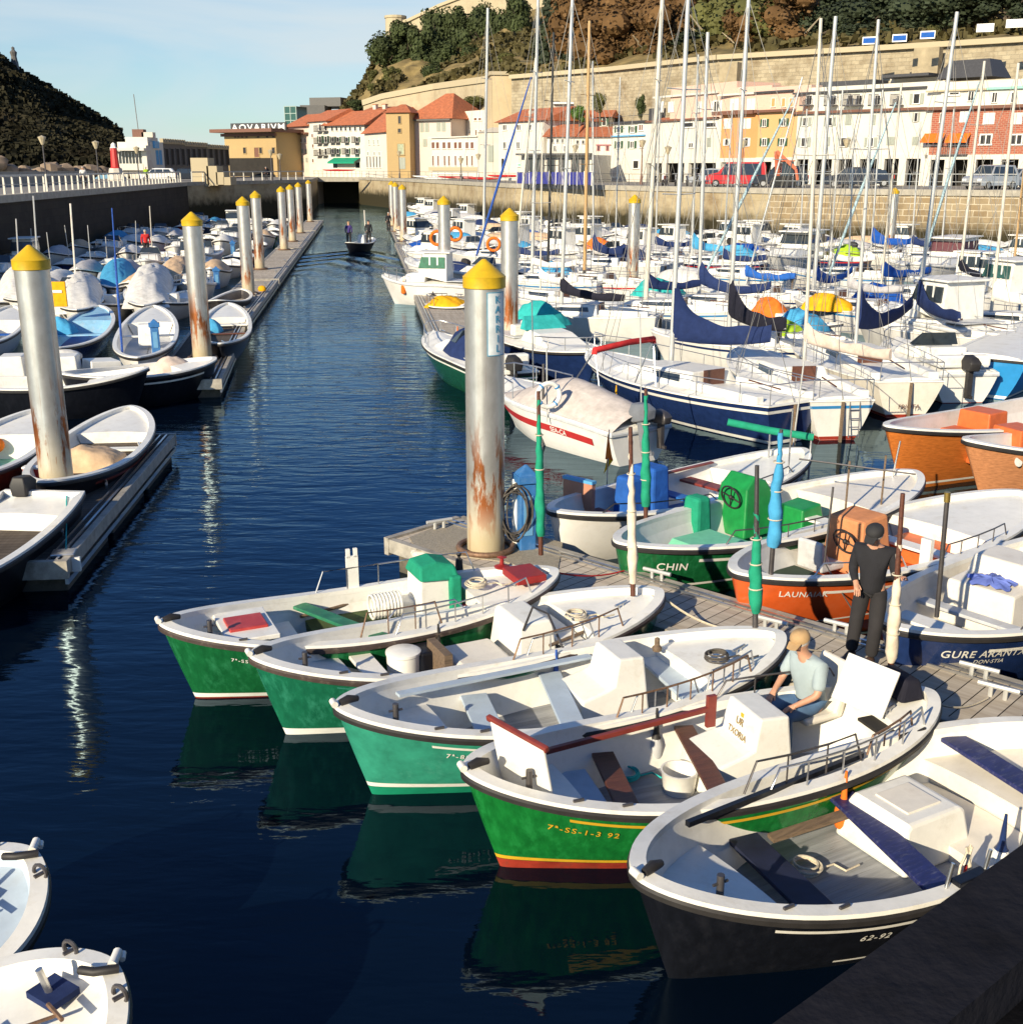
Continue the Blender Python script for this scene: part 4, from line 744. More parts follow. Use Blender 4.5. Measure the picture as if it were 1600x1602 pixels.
# ---------------------------------------------------------------- vehicles on the quay
TYRE = mat('tyre', (.02, .02, .02), .8, var=.3); RIM = mat('wheel_rim', (.45, .45, .45), .35, .7)
def car(name, label, px, Y, rz, body, kind='car', L=4.2, W=1.75, Hh=1.5, group=None):
    L *= 1.04; Hh *= 1.04
    p = PY(px, 262, Y); t = thing(name, label, 'van' if kind == 'van' else 'car', (p.x, p.y, QZ), rz, group)
    gc = .25
    if kind == 'van': out = [(0, gc), (0, .85), (.25, 1.05), (1.0, 1.2), (1.75, Hh-.05), (2.1, Hh), (L-.15, Hh-.02), (L, Hh-.4), (L, gc)]
    elif kind == 'suv': out = [(0, gc), (0, .8), (.2, .95), (1.1, 1.05), (1.7, Hh-.05), (2.1, Hh), (L-.5, Hh-.03), (L-.05, .98), (L, .85), (L, gc)]
    else: out = [(0, gc), (0, .62), (.25, .78), (1.05, .92), (1.75, Hh-.05), (2.2, Hh), (3.2, Hh-.06), (3.9, .98), (L-.05, .9), (L, gc)]
    out = [(x-L/2, z) for x, z in out]
    # lower body full width, tapering above the waist
    mb = MB(); n = len(out); hw = lambda z: W/2 if z < 1.0 else W/2-(z-1.0)*.22
    vs = [(x, -hw(z), z) for x, z in out]+[(x, hw(z), z) for x, z in out]
    mb.add(vs, [tuple(range(n)), tuple(reversed(range(n, 2*n)))]+[(i, n+i, n+(i+1) % n, (i+1) % n) for i in range(n)])
    mb.build('body', body, t, bevel=.05, smooth=35)
    wz0 = 1.02 if kind != 'car' else .93; top = Hh-.14
    for q in (-1, 1):
        y = lambda z: q*((W/2 if z < 1 else W/2-(z-1.0)*.22)+.012)
        xs = [(-L/2+1.25+.0, -L/2+1.95), (-L/2+2.0, -L/2+2.85), (-L/2+2.95, L/2-.45)]
        for k, (xa, xb) in enumerate(xs):
            sl0 = .35 if k == 0 else 0; sl1 = .3 if (k == 2 and kind != 'van') else 0
            MB().add([(xa, y(wz0), wz0), (xb, y(wz0), wz0), (xb-sl1, y(top), top), (xa+sl0, y(top), top)], [(0, 1, 2, 3)]).build('side_window', GLASS, t, fix=False)
    a, c_ = out[3], out[4]; f = lambda k: (a[0]+(c_[0]-a[0])*k-.015, a[1]+(c_[1]-a[1])*k+.012)
    x0, z0 = f(.08); x1, z1 = f(.93)
    MB().add([(x0, -hw(z0)+.1, z0), (x0, hw(z0)-.1, z0), (x1, hw(z1)-.12, z1), (x1, -hw(z1)+.12, z1)], [(0, 1, 2, 3)]).build('windscreen', GLASS, t, fix=False)
    if kind == 'van': MB().box((L/2+.01, 0, 1.35), (.02, W*.7, .5)).build('rear_window', GLASS, t)
    MB().box((-L/2-.01, 0, .42), (.06, W*.96, .22)).build('front_bumper', SLATE if body is not ALU else GREYB, t); MB().box((L/2+.01, 0, .45), (.06, W*.96, .2)).build('rear_bumper', SLATE, t)
    for q in (-1, 1):
        MB().box((-L/2+.05, q*W*.36, .7), (.16, .34, .17)).build('headlight', mat('lamp_lens', (.7, .7, .7), .1), t, bevel=.02); MB().box((L/2, q*W*.42, .85), (.06, .16, .3)).build('tail_light', RED, t)
        for x in (-L/2+.85, L/2-.8):
            o = MB().tube([(x, q*(W/2-.2), .31), (x, q*(W/2+.02), .31)], .32, 14).build('wheel', TYRE, t, smooth=40); MB().tube([(x, q*(W/2-.1), .31), (x, q*(W/2+.035), .31)], .19, 12).build('rim', RIM, o)
    return t
car('parked_van', 'red passenger van parked on the quay', 1151, 103, R(-8), REDP, 'van', 4.9, 1.85, 2.0)
car('parked_car', 'dark people carrier behind the excavator arm', 1222, 102, R(-12), mat('black_car_paint', (.015, .015, .02), .2, coat=.6), 'suv', 4.4, 1.8, 1.7)
car('parked_car', 'black hatchback parked before the white arcade', 1330, 99, R(-14), MATS['black_car_paint'], 'suv', 4.0, 1.75, 1.6)
car('parked_car', 'dark saloon half hidden right of the black hatchback', 1358, 104, R(-14), mat('dark_blue_car_paint', (.012, .015, .03), .2, coat=.6), 'car')
car('parked_car', 'silver off road car facing left at the right edge', 1552, 92, R(30), mat('silver_car_paint', (.46, .47, .48), .25, .4, coat=.5), 'suv', 4.3, 1.85, 1.75)
car('parked_car', 'silver grey car at the frame edge beside the off road one', 1596, 95, R(25), MATS['silver_car_paint'], 'car')
car('parked_car', 'light grey car left of the red van', 1112, 109, R(-10), mat('grey_car_paint', (.35, .37, .40), .3, .3, coat=.4), 'car')
car('parked_car', 'small black car before the dark gallery', 285, 152, R(15), MATS['black_car_paint'], 'car')
car('parked_car', 'white delivery car by the blue topped block', 246, 146, R(10), mat('white_car_paint', (.7, .7, .7), .3, coat=.4), 'suv')
# excavator with raised folded arm
p = PY(1226, 262, 99); t = thing('excavator', 'small excavator with a raised orange red folding arm', 'excavator', (p.x, p.y, QZ)); XO = mat('excavator_orange', (.50, .13, .06), .5, var=.15)
MB().box((0, .3, .35), (1.9, 1.4, .5)).box((.1, .3, .75), (1.6, 1.3, .4)).build('tracks', TYRE, t, bevel=.06); MB().box((.3, .3, 1.45), (1.1, 1.1, 1.3), 0, .85, .9).build('cab', GLASS, t, bevel=.05); MB().box((.3, .3, 2.15), (1.1, 1.1, .1)).build('cab_roof', XO, t)
MB().bar((-.5, -.1, .9), (-.75, -.2, 2.9), .25, .3).bar((-.75, -.2, 2.9), (.9, -.4, 1.5), .22, .28).bar((.9, -.4, 1.5), (1.1, -.4, .6), .2, .22).build('arm', XO, t, bevel=.03)
# motorcycles, kayaks, kiosk odds and ends
def moto(px, Y, rz, m, label):
    p = PY(px, 262, Y); t = thing('motorcycle', label, 'motorcycle', (p.x, p.y, QZ), rz, 'motorcycles on the quay')
    for x in (-.65, .65):
        w_ = MB().torus((x, 0, .3), .24, .06, (0, 1, 0), 16, 6).build('wheel', TYRE, t, smooth=60); MB().tube([(x, -.03, .3), (x, .03, .3)], .13, 8).build('rim', RIM, w_)
    MB().ball((0, 0, .75), .3, 1.1, .45, .6).build('tank', m, t, smooth=60); MB().bar((.1, 0, .8), (.7, 0, .85), .22, .1).build('saddle', TYRE, t, bevel=.03)
    MB().tube([(-.65, 0, .3), (-.4, 0, 1.0), (-.3, 0, 1.08)], .035, 6).tube([(-.3, -.32, 1.1), (-.3, .32, 1.1)], .02, 5).build('handlebar', METAL, t); MB().box((0, 0, .45), (.5, .22, .32)).build('engine', DMETAL, t, bevel=.03)
for i, (x, Y, m) in enumerate([(1024, 109, BLACKR), (1040, 108, RED), (1058, 107, SLATE), (1076, 106, SLATE), (1092, 105, BLACKR)]):
    moto(x, Y, R(60+i*9), m, ['black motorcycle, leftmost of the row', 'motorcycle with a red tank, second in the row', 'dark motorcycle in the middle of the row', 'grey motorcycle second from the van', 'black motorcycle nearest to the red van'][i])
def kayak(px, py, Y, L, m, label, rz=.1, z=None):
    p = PY(px, py, Y); mb = MB()
    def fn(u, v):
        w_ = .32*math.sin(PI*max(.002, min(.998, u)))**.7; a = 2*PI*v; return (-(L/2)+L*u, w_*math.cos(a), .2+.16*math.sin(a)*(math.sin(PI*u)**.5 if 0 < u < 1 else 0)+.12*(2*u-1)**4)
    mb.grid(fn, 16, 10); o = mb.build('kayak', m, smooth=60); o.location = (p.x, p.y, p.z-.2); o.rotation_euler = (0, 0, rz); tag(o, label, 'kayak', 'kayaks on the quay rack')
for x, y, Y, L, m, l in [(668, 276, 166, 5, WHITE, 'white kayak, leftmost on the quay'), (686, 279, 160, 5, CWHITE, 'cream kayak left of the red one'), (712, 277, 156, 5.5, RED, 'red and pale kayak before the white building'), (735, 278, 150, 5, mat('pale_red', (.6, .2, .18), .5), 'faded red kayak on the rack'), (757, 279, 146, 5, RED, 'dark red kayak right of the rack middle'), (790, 275, 138, 5, CRED, 'bright red kayak near the blue fence'), (530, 266, 195, 7, CRED, 'red rowing shell under the green awning'), (700, 272, 168, 6, WHITE, 'long white kayak behind the others')]:
    kayak(x, y, Y, L, m, l, -.5)
# ================================================================ PONTOONS AND PILES
def plankmat(name, col, w_=.14, rot=0, c2=.75):
    m = bpy.data.materials.new(name); m.use_nodes = True; t = m.node_tree; n = t.nodes; l = t.links; b = n['Principled BSDF']; b.inputs['Roughness'].default_value = .85; b.inputs['Specular IOR Level'].default_value = .25
    tc = n.new('ShaderNodeTexCoord'); br = n.new('ShaderNodeTexBrick'); mp = n.new('ShaderNodeMapping'); mp.inputs['Rotation'].default_value = (0, 0, rot)
    l.new(tc.outputs['Object'], mp.inputs[0]); l.new(mp.outputs[0], br.inputs['Vector']); br.inputs['Scale'].default_value = 1; br.inputs['Brick Width'].default_value = 20; br.inputs['Row Height'].default_value = w_; br.inputs['Mortar Size'].default_value = .007
    br.inputs['Color1'].default_value = (*col, 1); br.inputs['Color2'].default_value = (*[c*c2 for c in col], 1); br.inputs['Mortar'].default_value = (.03, .025, .02, 1)
    n2 = n.new('ShaderNodeTexNoise'); n2.inputs['Scale'].default_value = 3; n2.inputs['Detail'].default_value = 8; m3 = n.new('ShaderNodeMapping'); m3.inputs['Rotation'].default_value = (0, 0, rot); m3.inputs['Scale'].default_value = (.4, 5, 1); l.new(tc.outputs['Object'], m3.inputs[0]); l.new(m3.outputs[0], n2.inputs['Vector'])
    mx = n.new('ShaderNodeMix'); mx.data_type = 'RGBA'; mx.blend_type = 'MULTIPLY'; mx.inputs['Factor'].default_value = .7; l.new(br.outputs['Color'], mx.inputs[6])
    r = n.new('ShaderNodeValToRGB'); r.color_ramp.elements[0].position = .3; r.color_ramp.elements[0].color = (.62, .58, .54, 1); r.color_ramp.elements[1].position = .65; l.new(n2.outputs['Fac'], r.inputs['Fac']); l.new(r.outputs['Color'], mx.inputs[7])
    l.new(mx.outputs[2], b.inputs['Base Color']); bn = n.new('ShaderNodeBump'); bn.inputs['Strength'].default_value = .6; bn.inputs['Distance'].default_value = .01; bn.invert = True; l.new(br.outputs['Fac'], bn.inputs['Height']); l.new(bn.outputs['Normal'], b.inputs['Normal'])
    MATS[name] = m; return m
PLK = plankmat('grey_planks', (.56, .49, .40), .19, PI/2); PLKD = plankmat('dark_planks', (.12, .095, .075), .14, PI/2)
FLOATM = mat('concrete_float', (.10, .085, .06), .9, var=.4, vscale=2, dirt=(.03, .03, .02), dirtamt=.8, dscale=2.5, bump=.4)
TRIM = mat('pontoon_trim', (.34, .31, .26), .6, var=.3, vscale=5, dirt=(.12, .1, .08), dirtamt=.6)
def cleat(parent, x, y, z, rz=0, s=1, m=METAL):
    cs, sn = math.cos(rz), math.sin(rz); mb = MB()
    mb.tube([(x-.17*s*cs, y-.17*s*sn, z+.10*s), (x+.17*s*cs, y+.17*s*sn, z+.10*s)], .022*s, 6)
    for q in (-.06, .06): mb.tube([(x+q*s*cs, y+q*s*sn, z), (x+q*s*cs, y+q*s*sn, z+.10*s)], .02*s, 6)
    return mb.build('cleat', m, parent, smooth=50)
def pontoon(name, label, a, b, w_, z=.5, plk=PLK, cl=3, grp=None, side=1):
    """a->b is the open-water edge, deck lies on its left side"""
    a = Vector(a); b = Vector(b); d = b-a; L = d.length; rz = math.atan2(d.y, d.x)
    t = thing(name, label, 'pontoon', (a.x, a.y, 0), rz, grp)
    y = side*w_/2; MB().box((L/2, y, z-.04), (L, w_-.2, .08)).build('deck', plk, t)
    mb = MB()
    for q, k in ((0, 1), (w_*side, -1)): mb.box((L/2, q+k*side*.06, z-.09), (L+.02, .12, .22)); 
    mb.build('edge_beam', TRIM, t, bevel=.01)
    mb = MB(); mb.bar((0, side*.17, z+.02), (L, side*.17, z+.02), .04, .03); mb.bar((0, side*.3, z+.02), (L, side*.3, z+.02), .03, .03); mb.bar((0, side*.03, z-.3), (L, side*.03, z-.3), .05, .08); mb.build('edge_rail', METAL, t)
    n = max(1, int(L/2.8))
    for k in range(n): MB().box((L*(k+.5)/n, y, .03), (L/n-.35, w_-.16, .62)).build('float', FLOATM, t, bevel=.03)
    for q in (0, L):
        MB().box((q, y, z-.1), (.1, w_+.02, .28)).build('end_beam', TRIM, t)
    for k in range(cl): cleat(t, L*(k+.5)/cl, side*.45, z, rz=.3, s=1.2)
    return t
LX = lambda Y: -4.6-.125*Y; RX = lambda Y: 1.4-.12*Y
pontoon('pontoon', 'nearest dark planked pontoon section on the left, ending at a white bracket', (-6.58, 15.9), (-7.35, 24.3), 2.1, plk=PLKD, grp='left channel pontoons')
k = [(31.0, 44.0), (44.6, 60), (60.6, 84), (84.6, 108), (108.6, 130)]
for i, (ya, yb) in enumerate(k):
    pontoon('pontoon', 'left channel pontoon section, '+['second from the camera, at the second pile', 'third, with an orange topped post', 'fourth, by the rusty piles', 'fifth, far section', 'farthest section'][i], (LX(ya)+(.5 if i == 0 else 0), ya), (LX(yb), yb), 1.9, plk=PLKD if i < 1 else PLK, grp='left channel pontoons')
for i, (ya, yb) in enumerate([(17.6, 30), (36, 60), (61, 90), (91, 128)]):
    if i: pontoon('pontoon', 'right channel pontoon section, '+['', 'beside the white and green cabin boat', 'far one with rusty piles', 'farthest one'][i], (RX(ya)+.6, ya), (RX(yb)+.4, yb), 1.8, cl=3, grp='right channel pontoons', side=-1)
pontoon('pontoon', 'grey planked floating platform running right at the bow of the yellow topped cover', P(625, 452, .5)[:2], P(735, 470, .5)[:2], 1.6, cl=2, side=1)
# the near walkway
W0 = Vector((-.9, 18.1)); W1 = Vector((9.5, 8.35)); 
t = pontoon('walkway', 'near planked walkway with silvery boards running to the lower right', W0, W1, 1.55, z=.5, cl=0, side=-1); t['category'] = 'walkway'
def wloc(p): return t.matrix_world.inverted() @ p
bpy.context.view_layer.update()
for px, py in ((1560, 1092), (1530, 1060), (1040, 902), (1325, 985), (1205, 985)):
    q = wloc(P(px, py, .5)); cleat(t, q.x, max(-1.4, min(-.12, q.y)), .5, .1, 1.3, ALU)
t2 = thing('mooring_platform', 'rounded steel edged platform head at the foot of the lettered pile', 'platform', (-.5, 17.1, 0))
mb = MB(); hp = [P(x, y, .5) for x, y in ((640, 842), (652, 862), (700, 868), (790, 880), (870, 905), (880, 850), (725, 808))]; o_ = Vector((-.5, 17.1, 0)); hp = [p-o_ for p in hp]
cc = sum(hp, Vector())/len(hp)
mb.poly([(p.x, p.y) for p in hp][::-1], .40, .515).build('deck', mat('chequer_plate', (.36, .31, .23), .7, .2, var=.2, vscale=30, bump=.8, bscale=70), t2)
MB().tube([Vector((p.x, p.y, .42)) for p in hp[-1:]+hp[:5]], .075, 8).build('rim', mat('worn_white_steel', (.62, .58, .50), .5, var=.15, dirt=(.3, .14, .05), dirtamt=.8, dscale=9), t2, smooth=60)
mb = MB(); mb.box((-.7, .2, .15), (.7, .55, .32)).box((.3, -.3, .0), (1.3, .8, .5)); mb.build('float', FLOATM, t2, bevel=.03)
cleat(t2, hp[0].x+.45, hp[0].y+.45, .52, .5, 1.3, ALU); cleat(t2, hp[2].x+.5, hp[2].y+.2, .52, 0, 1.1, ALU)

# --- piles
def pilemat():
    m = bpy.data.materials.new('galvanised_pile'); m.use_nodes = True; t = m.node_tree; n = t.nodes; l = t.links; b = n['Principled BSDF']
    tc = n.new('ShaderNodeTexCoord'); sp = n.new('ShaderNodeSeparateXYZ'); l.new(tc.outputs['Object'], sp.inputs[0])
    oi = n.new('ShaderNodeObjectInfo'); ad = n.new('ShaderNodeVectorMath'); ad.operation = 'ADD'; l.new(tc.outputs['Object'], ad.inputs[0])
    cm = n.new('ShaderNodeMath'); cm.operation = 'MULTIPLY'; l.new(oi.outputs['Random'], cm.inputs[0]); cm.inputs[1].default_value = 30; l.new(cm.outputs[0], ad.inputs[1])
    def noise(s, d, st):
        mp = n.new('ShaderNodeMapping'); mp.inputs['Scale'].default_value = st; l.new(ad.outputs[0], mp.inputs[0]); k = n.new('ShaderNodeTexNoise'); k.inputs['Scale'].default_value = s; k.inputs['Detail'].default_value = d; k.inputs['Roughness'].default_value = .65; l.new(mp.outputs[0], k.inputs['Vector']); return k.outputs['Fac']
    def mth(op, a, c, d=None):
        k = n.new('ShaderNodeMath'); k.operation = op; k.use_clamp = op == 'MULTIPLY'
        for i, q in enumerate((a, c, d)):
            if q is None: continue
            if isinstance(q, (int, float)): k.inputs[i].default_value = q
            else: l.new(q, k.inputs[i])
        return k.outputs[0]
    def ramp(v, a, c):
        k = n.new('ShaderNodeMapRange'); l.new(v, k.inputs[0]); k.inputs[1].default_value = a; k.inputs[2].default_value = c; return k.outputs[0]
    def mixc(f, a, c):
        k = n.new('ShaderNodeMix'); k.data_type = 'RGBA'; l.new(f, k.inputs['Factor'])
        if isinstance(a, tuple): k.inputs[6].default_value = (*a, 1)
        else: l.new(a, k.inputs[6])
        k.inputs[7].default_value = (*c, 1); return k.outputs[2]
    base = mixc(ramp(noise(5, 5, (1, 1, .6)), .35, .7), (.62, .60, .56), (.48, .46, .42))
    # ochre weathering up to about 2.2 m, rust patches and runs between 1 and 2.6 m, weed at the foot
    low = ramp(mth('ADD', sp.outputs['Z'], mth('MULTIPLY', noise(1.6, 5, (1, 1, .8)), -1.4)), 1.9, .7)
    c = mixc(mth('MULTIPLY', low, .8), base, (.44, .35, .18))
    zr = mth('MULTIPLY', ramp(sp.outputs['Z'], .7, 1.3), ramp(sp.outputs['Z'], 2.75, 1.9)); rust = mth('MULTIPLY', ramp(noise(2.3, 9, (2.0, 2.0, .4)), .50, .56), zr)
    c = mixc(rust, c, (.33, .105, .03))
    streak = mth('MULTIPLY', mth('MULTIPLY', ramp(noise(7, 4, (1.6, 1.6, .04)), .60, .66), ramp(sp.outputs['Z'], 4.4, 2.4)), .6); c = mixc(streak, c, (.30, .13, .05))
    weed = ramp(mth('ADD', sp.outputs['Z'], mth('MULTIPLY', noise(5, 6, (1, 1, 1)), -.9)), .45, -.1); c = mixc(weed, c, (.10, .09, .04))
    l.new(c, b.inputs['Base Color']); b.inputs['Roughness'].default_value = .38
    me = mth('MULTIPLY', ramp(mth('SUBTRACT', 1.0, low), .2, .9), .72); l.new(me, b.inputs['Metallic'])
    bn = n.new('ShaderNodeBump'); bn.inputs['Strength'].default_value = .3; bn.inputs['Distance'].default_value = .012; l.new(mth('ADD', rust, mth('MULTIPLY', noise(12, 3, (1, 1, 1)), .3)), bn.inputs['Height']); l.new(bn.outputs['Normal'], b.inputs['Normal'])
    return m
PILEM = pilemat(); CAPY = mat('yellow_cap', (.58, .36, .01), .45, var=.15, vscale=5, dirt=(.3, .2, .02), dirtamt=.5, dscale=4)
def pile_proto(label, loc, grp):
    t = thing('mooring_pile', label, 'pile', loc, 0, grp); r = .285
    MB().lathe([(r, -2), (r, 4.48)], n=32).build('shaft', PILEM, t, smooth=60)
    MB().lathe([(r+.012, 4.46), (r+.022, 4.47), (r+.022, 4.61), (r+.026, 4.62), (.03, 4.86), (0, 4.865)], n=32).build('cap', CAPY, t, smooth=30)
    MB().torus((0, 0, .56), r+.13, .045, n=28).build('collar', RUSTM, t, smooth=60)
    return t
def pileloc(px, py): 
    p = P(px, py, 4.86); return (p.x, p.y, 0)
PROTO = pile_proto('tall silvery pile with a yellow cone cap and a vertical KARRIL plate', pileloc(757, 405), 'mooring piles with yellow caps')
bpy.context.view_layer.update()
for i, (x, y, l) in enumerate([(45, 383, 'thick near pile with a yellow cap and heavy rust at the left edge'), (299, 331, 'second pile on the left row, rusty below, beside white boats'), (379, 307, 'third pile of the left row'), (399, 298, 'fourth pile of the left row, partly behind the third'), (439, 291, 'fifth pile of the left row'), (453, 288, 'sixth pile of the left row with a broad rust patch'), (466, 285, 'seventh pile of the left row, slimmer in view'), (482, 281, 'last pile of the left row next to the bridge opening'),
        (797, 325, 'pile just right of and behind the lettered pile'), (694, 306, 'pile beside the white and green cabin boat'), (629, 288, 'rust streaked pile right of the channel, nearest of three'), (618, 284.5, 'middle one of three piles right of the channel'), (612, 282.5, 'farthest of three piles right of the channel'), (993, 304, 'pile among the sailing boats before the plaster quay wall'), (1400, 293, 'pile wrapped in ropes before the stone block quay wall')]):
    dup(PROTO, pileloc(x, y), rnd(0, 6), l)
# lettered plate on the pile
SG = thing('pile_sign', 'narrow white plate with blue letters KARRIL on the nearest right pile', 'sign', PROTO.location)
r = .285; pc = PROTO.location; va = math.atan2(-pc.y, -pc.x)   # towards camera
zt, zb = 4.42, 3.52; ac = va+R(38); aw = R(31); SB = mat('sign_blue', (.06, .28, .42), .5, var=.05)
def cyl(a, z, rr): return (rr*math.cos(a), rr*math.sin(a), z)
m1 = MB(); m1.grid(lambda u, v: cyl(ac-aw+2*aw*u, zb+(zt-zb)*v, r+.006), 10, 2); m1.build('plate', mat('sign_plate', (.62, .66, .66), .4), SG, fix=False)
m1 = MB()
for a0, a1, z0, z1 in ((ac-aw, ac+aw, zt-.012, zt), (ac-aw, ac+aw, zb, zb+.012), (ac-aw, ac-aw+.04, zb, zt), (ac+aw-.04, ac+aw, zb, zt)): m1.grid(lambda u, v: cyl(a0+(a1-a0)*u, z0+(z1-z0)*v, r+.009), 8, 1)
m1.build('border', SB, SG, fix=False)
for i, ch in enumerate('KARRIL'):
    vs_, fs_ = text_mesh(ch, .15, align='CENTER'); mb = MB(); z0 = zt-.155-i*.138
    mb.add([cyl(ac+R(2)+v.x*.95/r, z0+v.y, r+.012) for v in vs_], fs_); mb.build('letter', SB, SG, fix=False)
def prop_loc(px, py, z): p = P(px, py, z); return (p.x, p.y, p.z)
# blue service pedestals
def pedestal(px, py, label, h=1.15, z=.5):
    t = thing('service_pedestal', label, 'pedestal', prop_loc(px, py, z), .3, 'blue pontoon service pedestals')
    MB().box((0, 0, h*.42), (.26, .26, h*.84)).build('post', mat('pedestal_blue', (.03, .14, .36), .5, var=.2, dirt=(.2, .25, .3), dirtamt=.4), t, bevel=.02)
    MB().box((0, -.135, h*.45), (.14, .02, h*.5)).build('panel', mat('pedestal_panel', (.12, .30, .50), .5), t); MB().box((0, 0, h*.90), (.34, .34, .12)).box((0, 0, h*1.0), (.32, .32, .16), 0, .1, .1).build('hood', MATS['pedestal_blue'], t, bevel=.01)
pedestal(822, 858, 'blue service pedestal beside the coiled hose at the walkway head', 1.25)
pedestal(245, 553, 'blue service pedestal with a small roof among the left boats', 1.0)
pedestal(340, 452, 'blue service pedestal at the left pontoon beyond the second pile', 1.0)
pedestal(365, 402, 'small far blue service pedestal near the third pile', 1.0)
# coil of hose
c = prop_loc(806, 858, .5); t = thing('hose_coil', 'dark hose coiled on a white post beside the lettered pile', 'hose', c)
MB().box((0, .05, .55), (.1, .1, 1.1)).build('post', WHITE, t, bevel=.01)
random.seed(4); mb = MB()
for k in range(11):
    ph = rnd(0, .6); a_, b_ = rnd(.15, .24), rnd(.32, .46); cx, cz = rnd(-.04, .04), .62+rnd(-.06, .05)
    mb.tube([(cx+a_*math.cos(q*PI/9+ph), -.08-.012*k+.02*math.sin(q), cz+b_*math.sin(q*PI/9+ph)) for q in range(19)], .012, 5, cap=False)
mb.build('hose', DROPE, t, smooth=60)
tag(MB().box((0, 0, .12), (.3, .16, .24)).m(1).box((0, 0, .26), (.32, .18, .05)).build('fuel_can', [RED, WHITE], bevel=.02), 'red canister with white bands on the left pontoon by the near pile', 'canister').location = prop_loc(52, 752, .5)
o = MB().ball((0, 0, .1), .2, 1, .7, .8).build('orange_buoy', CYEL, smooth=60); o.location = prop_loc(410, 455, .5); tag(o, 'orange yellow float lying on the far edge of the left pontoon', 'float')
t = thing('pontoon_bracket', 'white steel bracket hanging on the end of the nearest left pontoon', 'bracket', prop_loc(100, 868, .5), .2); MB().box((0, -.12, -.12), (.5, .08, .22)).build('plate', WHITE, t, bevel=.01); MB().box((0, 0, .03), (.34, .3, .05)).build('top', METAL, t, bevel=.01)
# ================================================================ BOAT KIT
class Hull:
    """x along the length centred on 0 (u=0 end at -L/2), y beam, z up; gunwale heights za, zm, zb at u=0, .5, 1"""
    def __init__(s, L, B, za=1.0, zm=.72, zb=.95, ra=.4, rb=.3, tr=None, p=2.3, q=.62, bot=-.3, full=.3):
        s.L, s.B, s.za, s.zm, s.zb, s.ra, s.rb, s.tr, s.p, s.q, s.bot, s.full = L, B, za, zm, zb, ra, rb, tr, p, q, bot, full
    def w(s, u):
        t = 2*u-1
        if s.tr is not None and t > 0:
            return s.B/2*(1-(1-s.tr)*t**2)
        return s.B/2*max(0, 1-abs(t)**s.p)**s.q
    def sh(s, u):
        t = 2*u-1; e = s.za if t < 0 else s.zb; return s.zm+(e-s.zm)*t*t
    def S(s, u, v, side=1, off=0):
        t = 2*u-1; zs = s.sh(u); z = s.bot+(zs-s.bot)*v
        k = s.full+(.9-s.full)*(t*t if (t < 0 or s.tr is None) else t*t*.15)
        y = s.w(u)*max(0, v)**k
        x0 = s.ra*(1-v)**1.1; x1 = s.L-s.rb*(1-v)**1.1; x = x0+(x1-x0)*u-s.L/2
        return Vector((x, side*(y+off), z))
    def us(s, n=28):
        if s.tr is None: return [.5-.5*math.cos(PI*k/n) for k in range(n+1)]
        return [1-math.cos(PI/2*k/n) for k in range(n+1)]
    def ring(s, inset=0, n=28, dz=0):
        """closed gunwale outline, offset inwards"""
        us = s.us(n); a = [s.S(u, 1, -1) for u in us]; b = [s.S(u, 1, 1) for u in reversed(us)]
        if s.tr is None: pts = a+b[1:-1]
        else: pts = a+b[:-1]
        m = len(pts); out = []
        for i, p in enumerate(pts):
            d = pts[(i+1) % m]-pts[i-1]; d.z = 0; d.normalize(); nn = Vector((-d.y, d.x, 0))
            out.append(p+nn*inset+Vector((0, 0, dz)))
        return out
    def vz(s, u, z): return (z-s.bot)/(s.sh(u)-s.bot)
def ringband(mb, A, B):
    n = len(A); return mb.add(A+B, [(i, (i+1) % n, n+(i+1) % n, n+i) for i in range(n)])
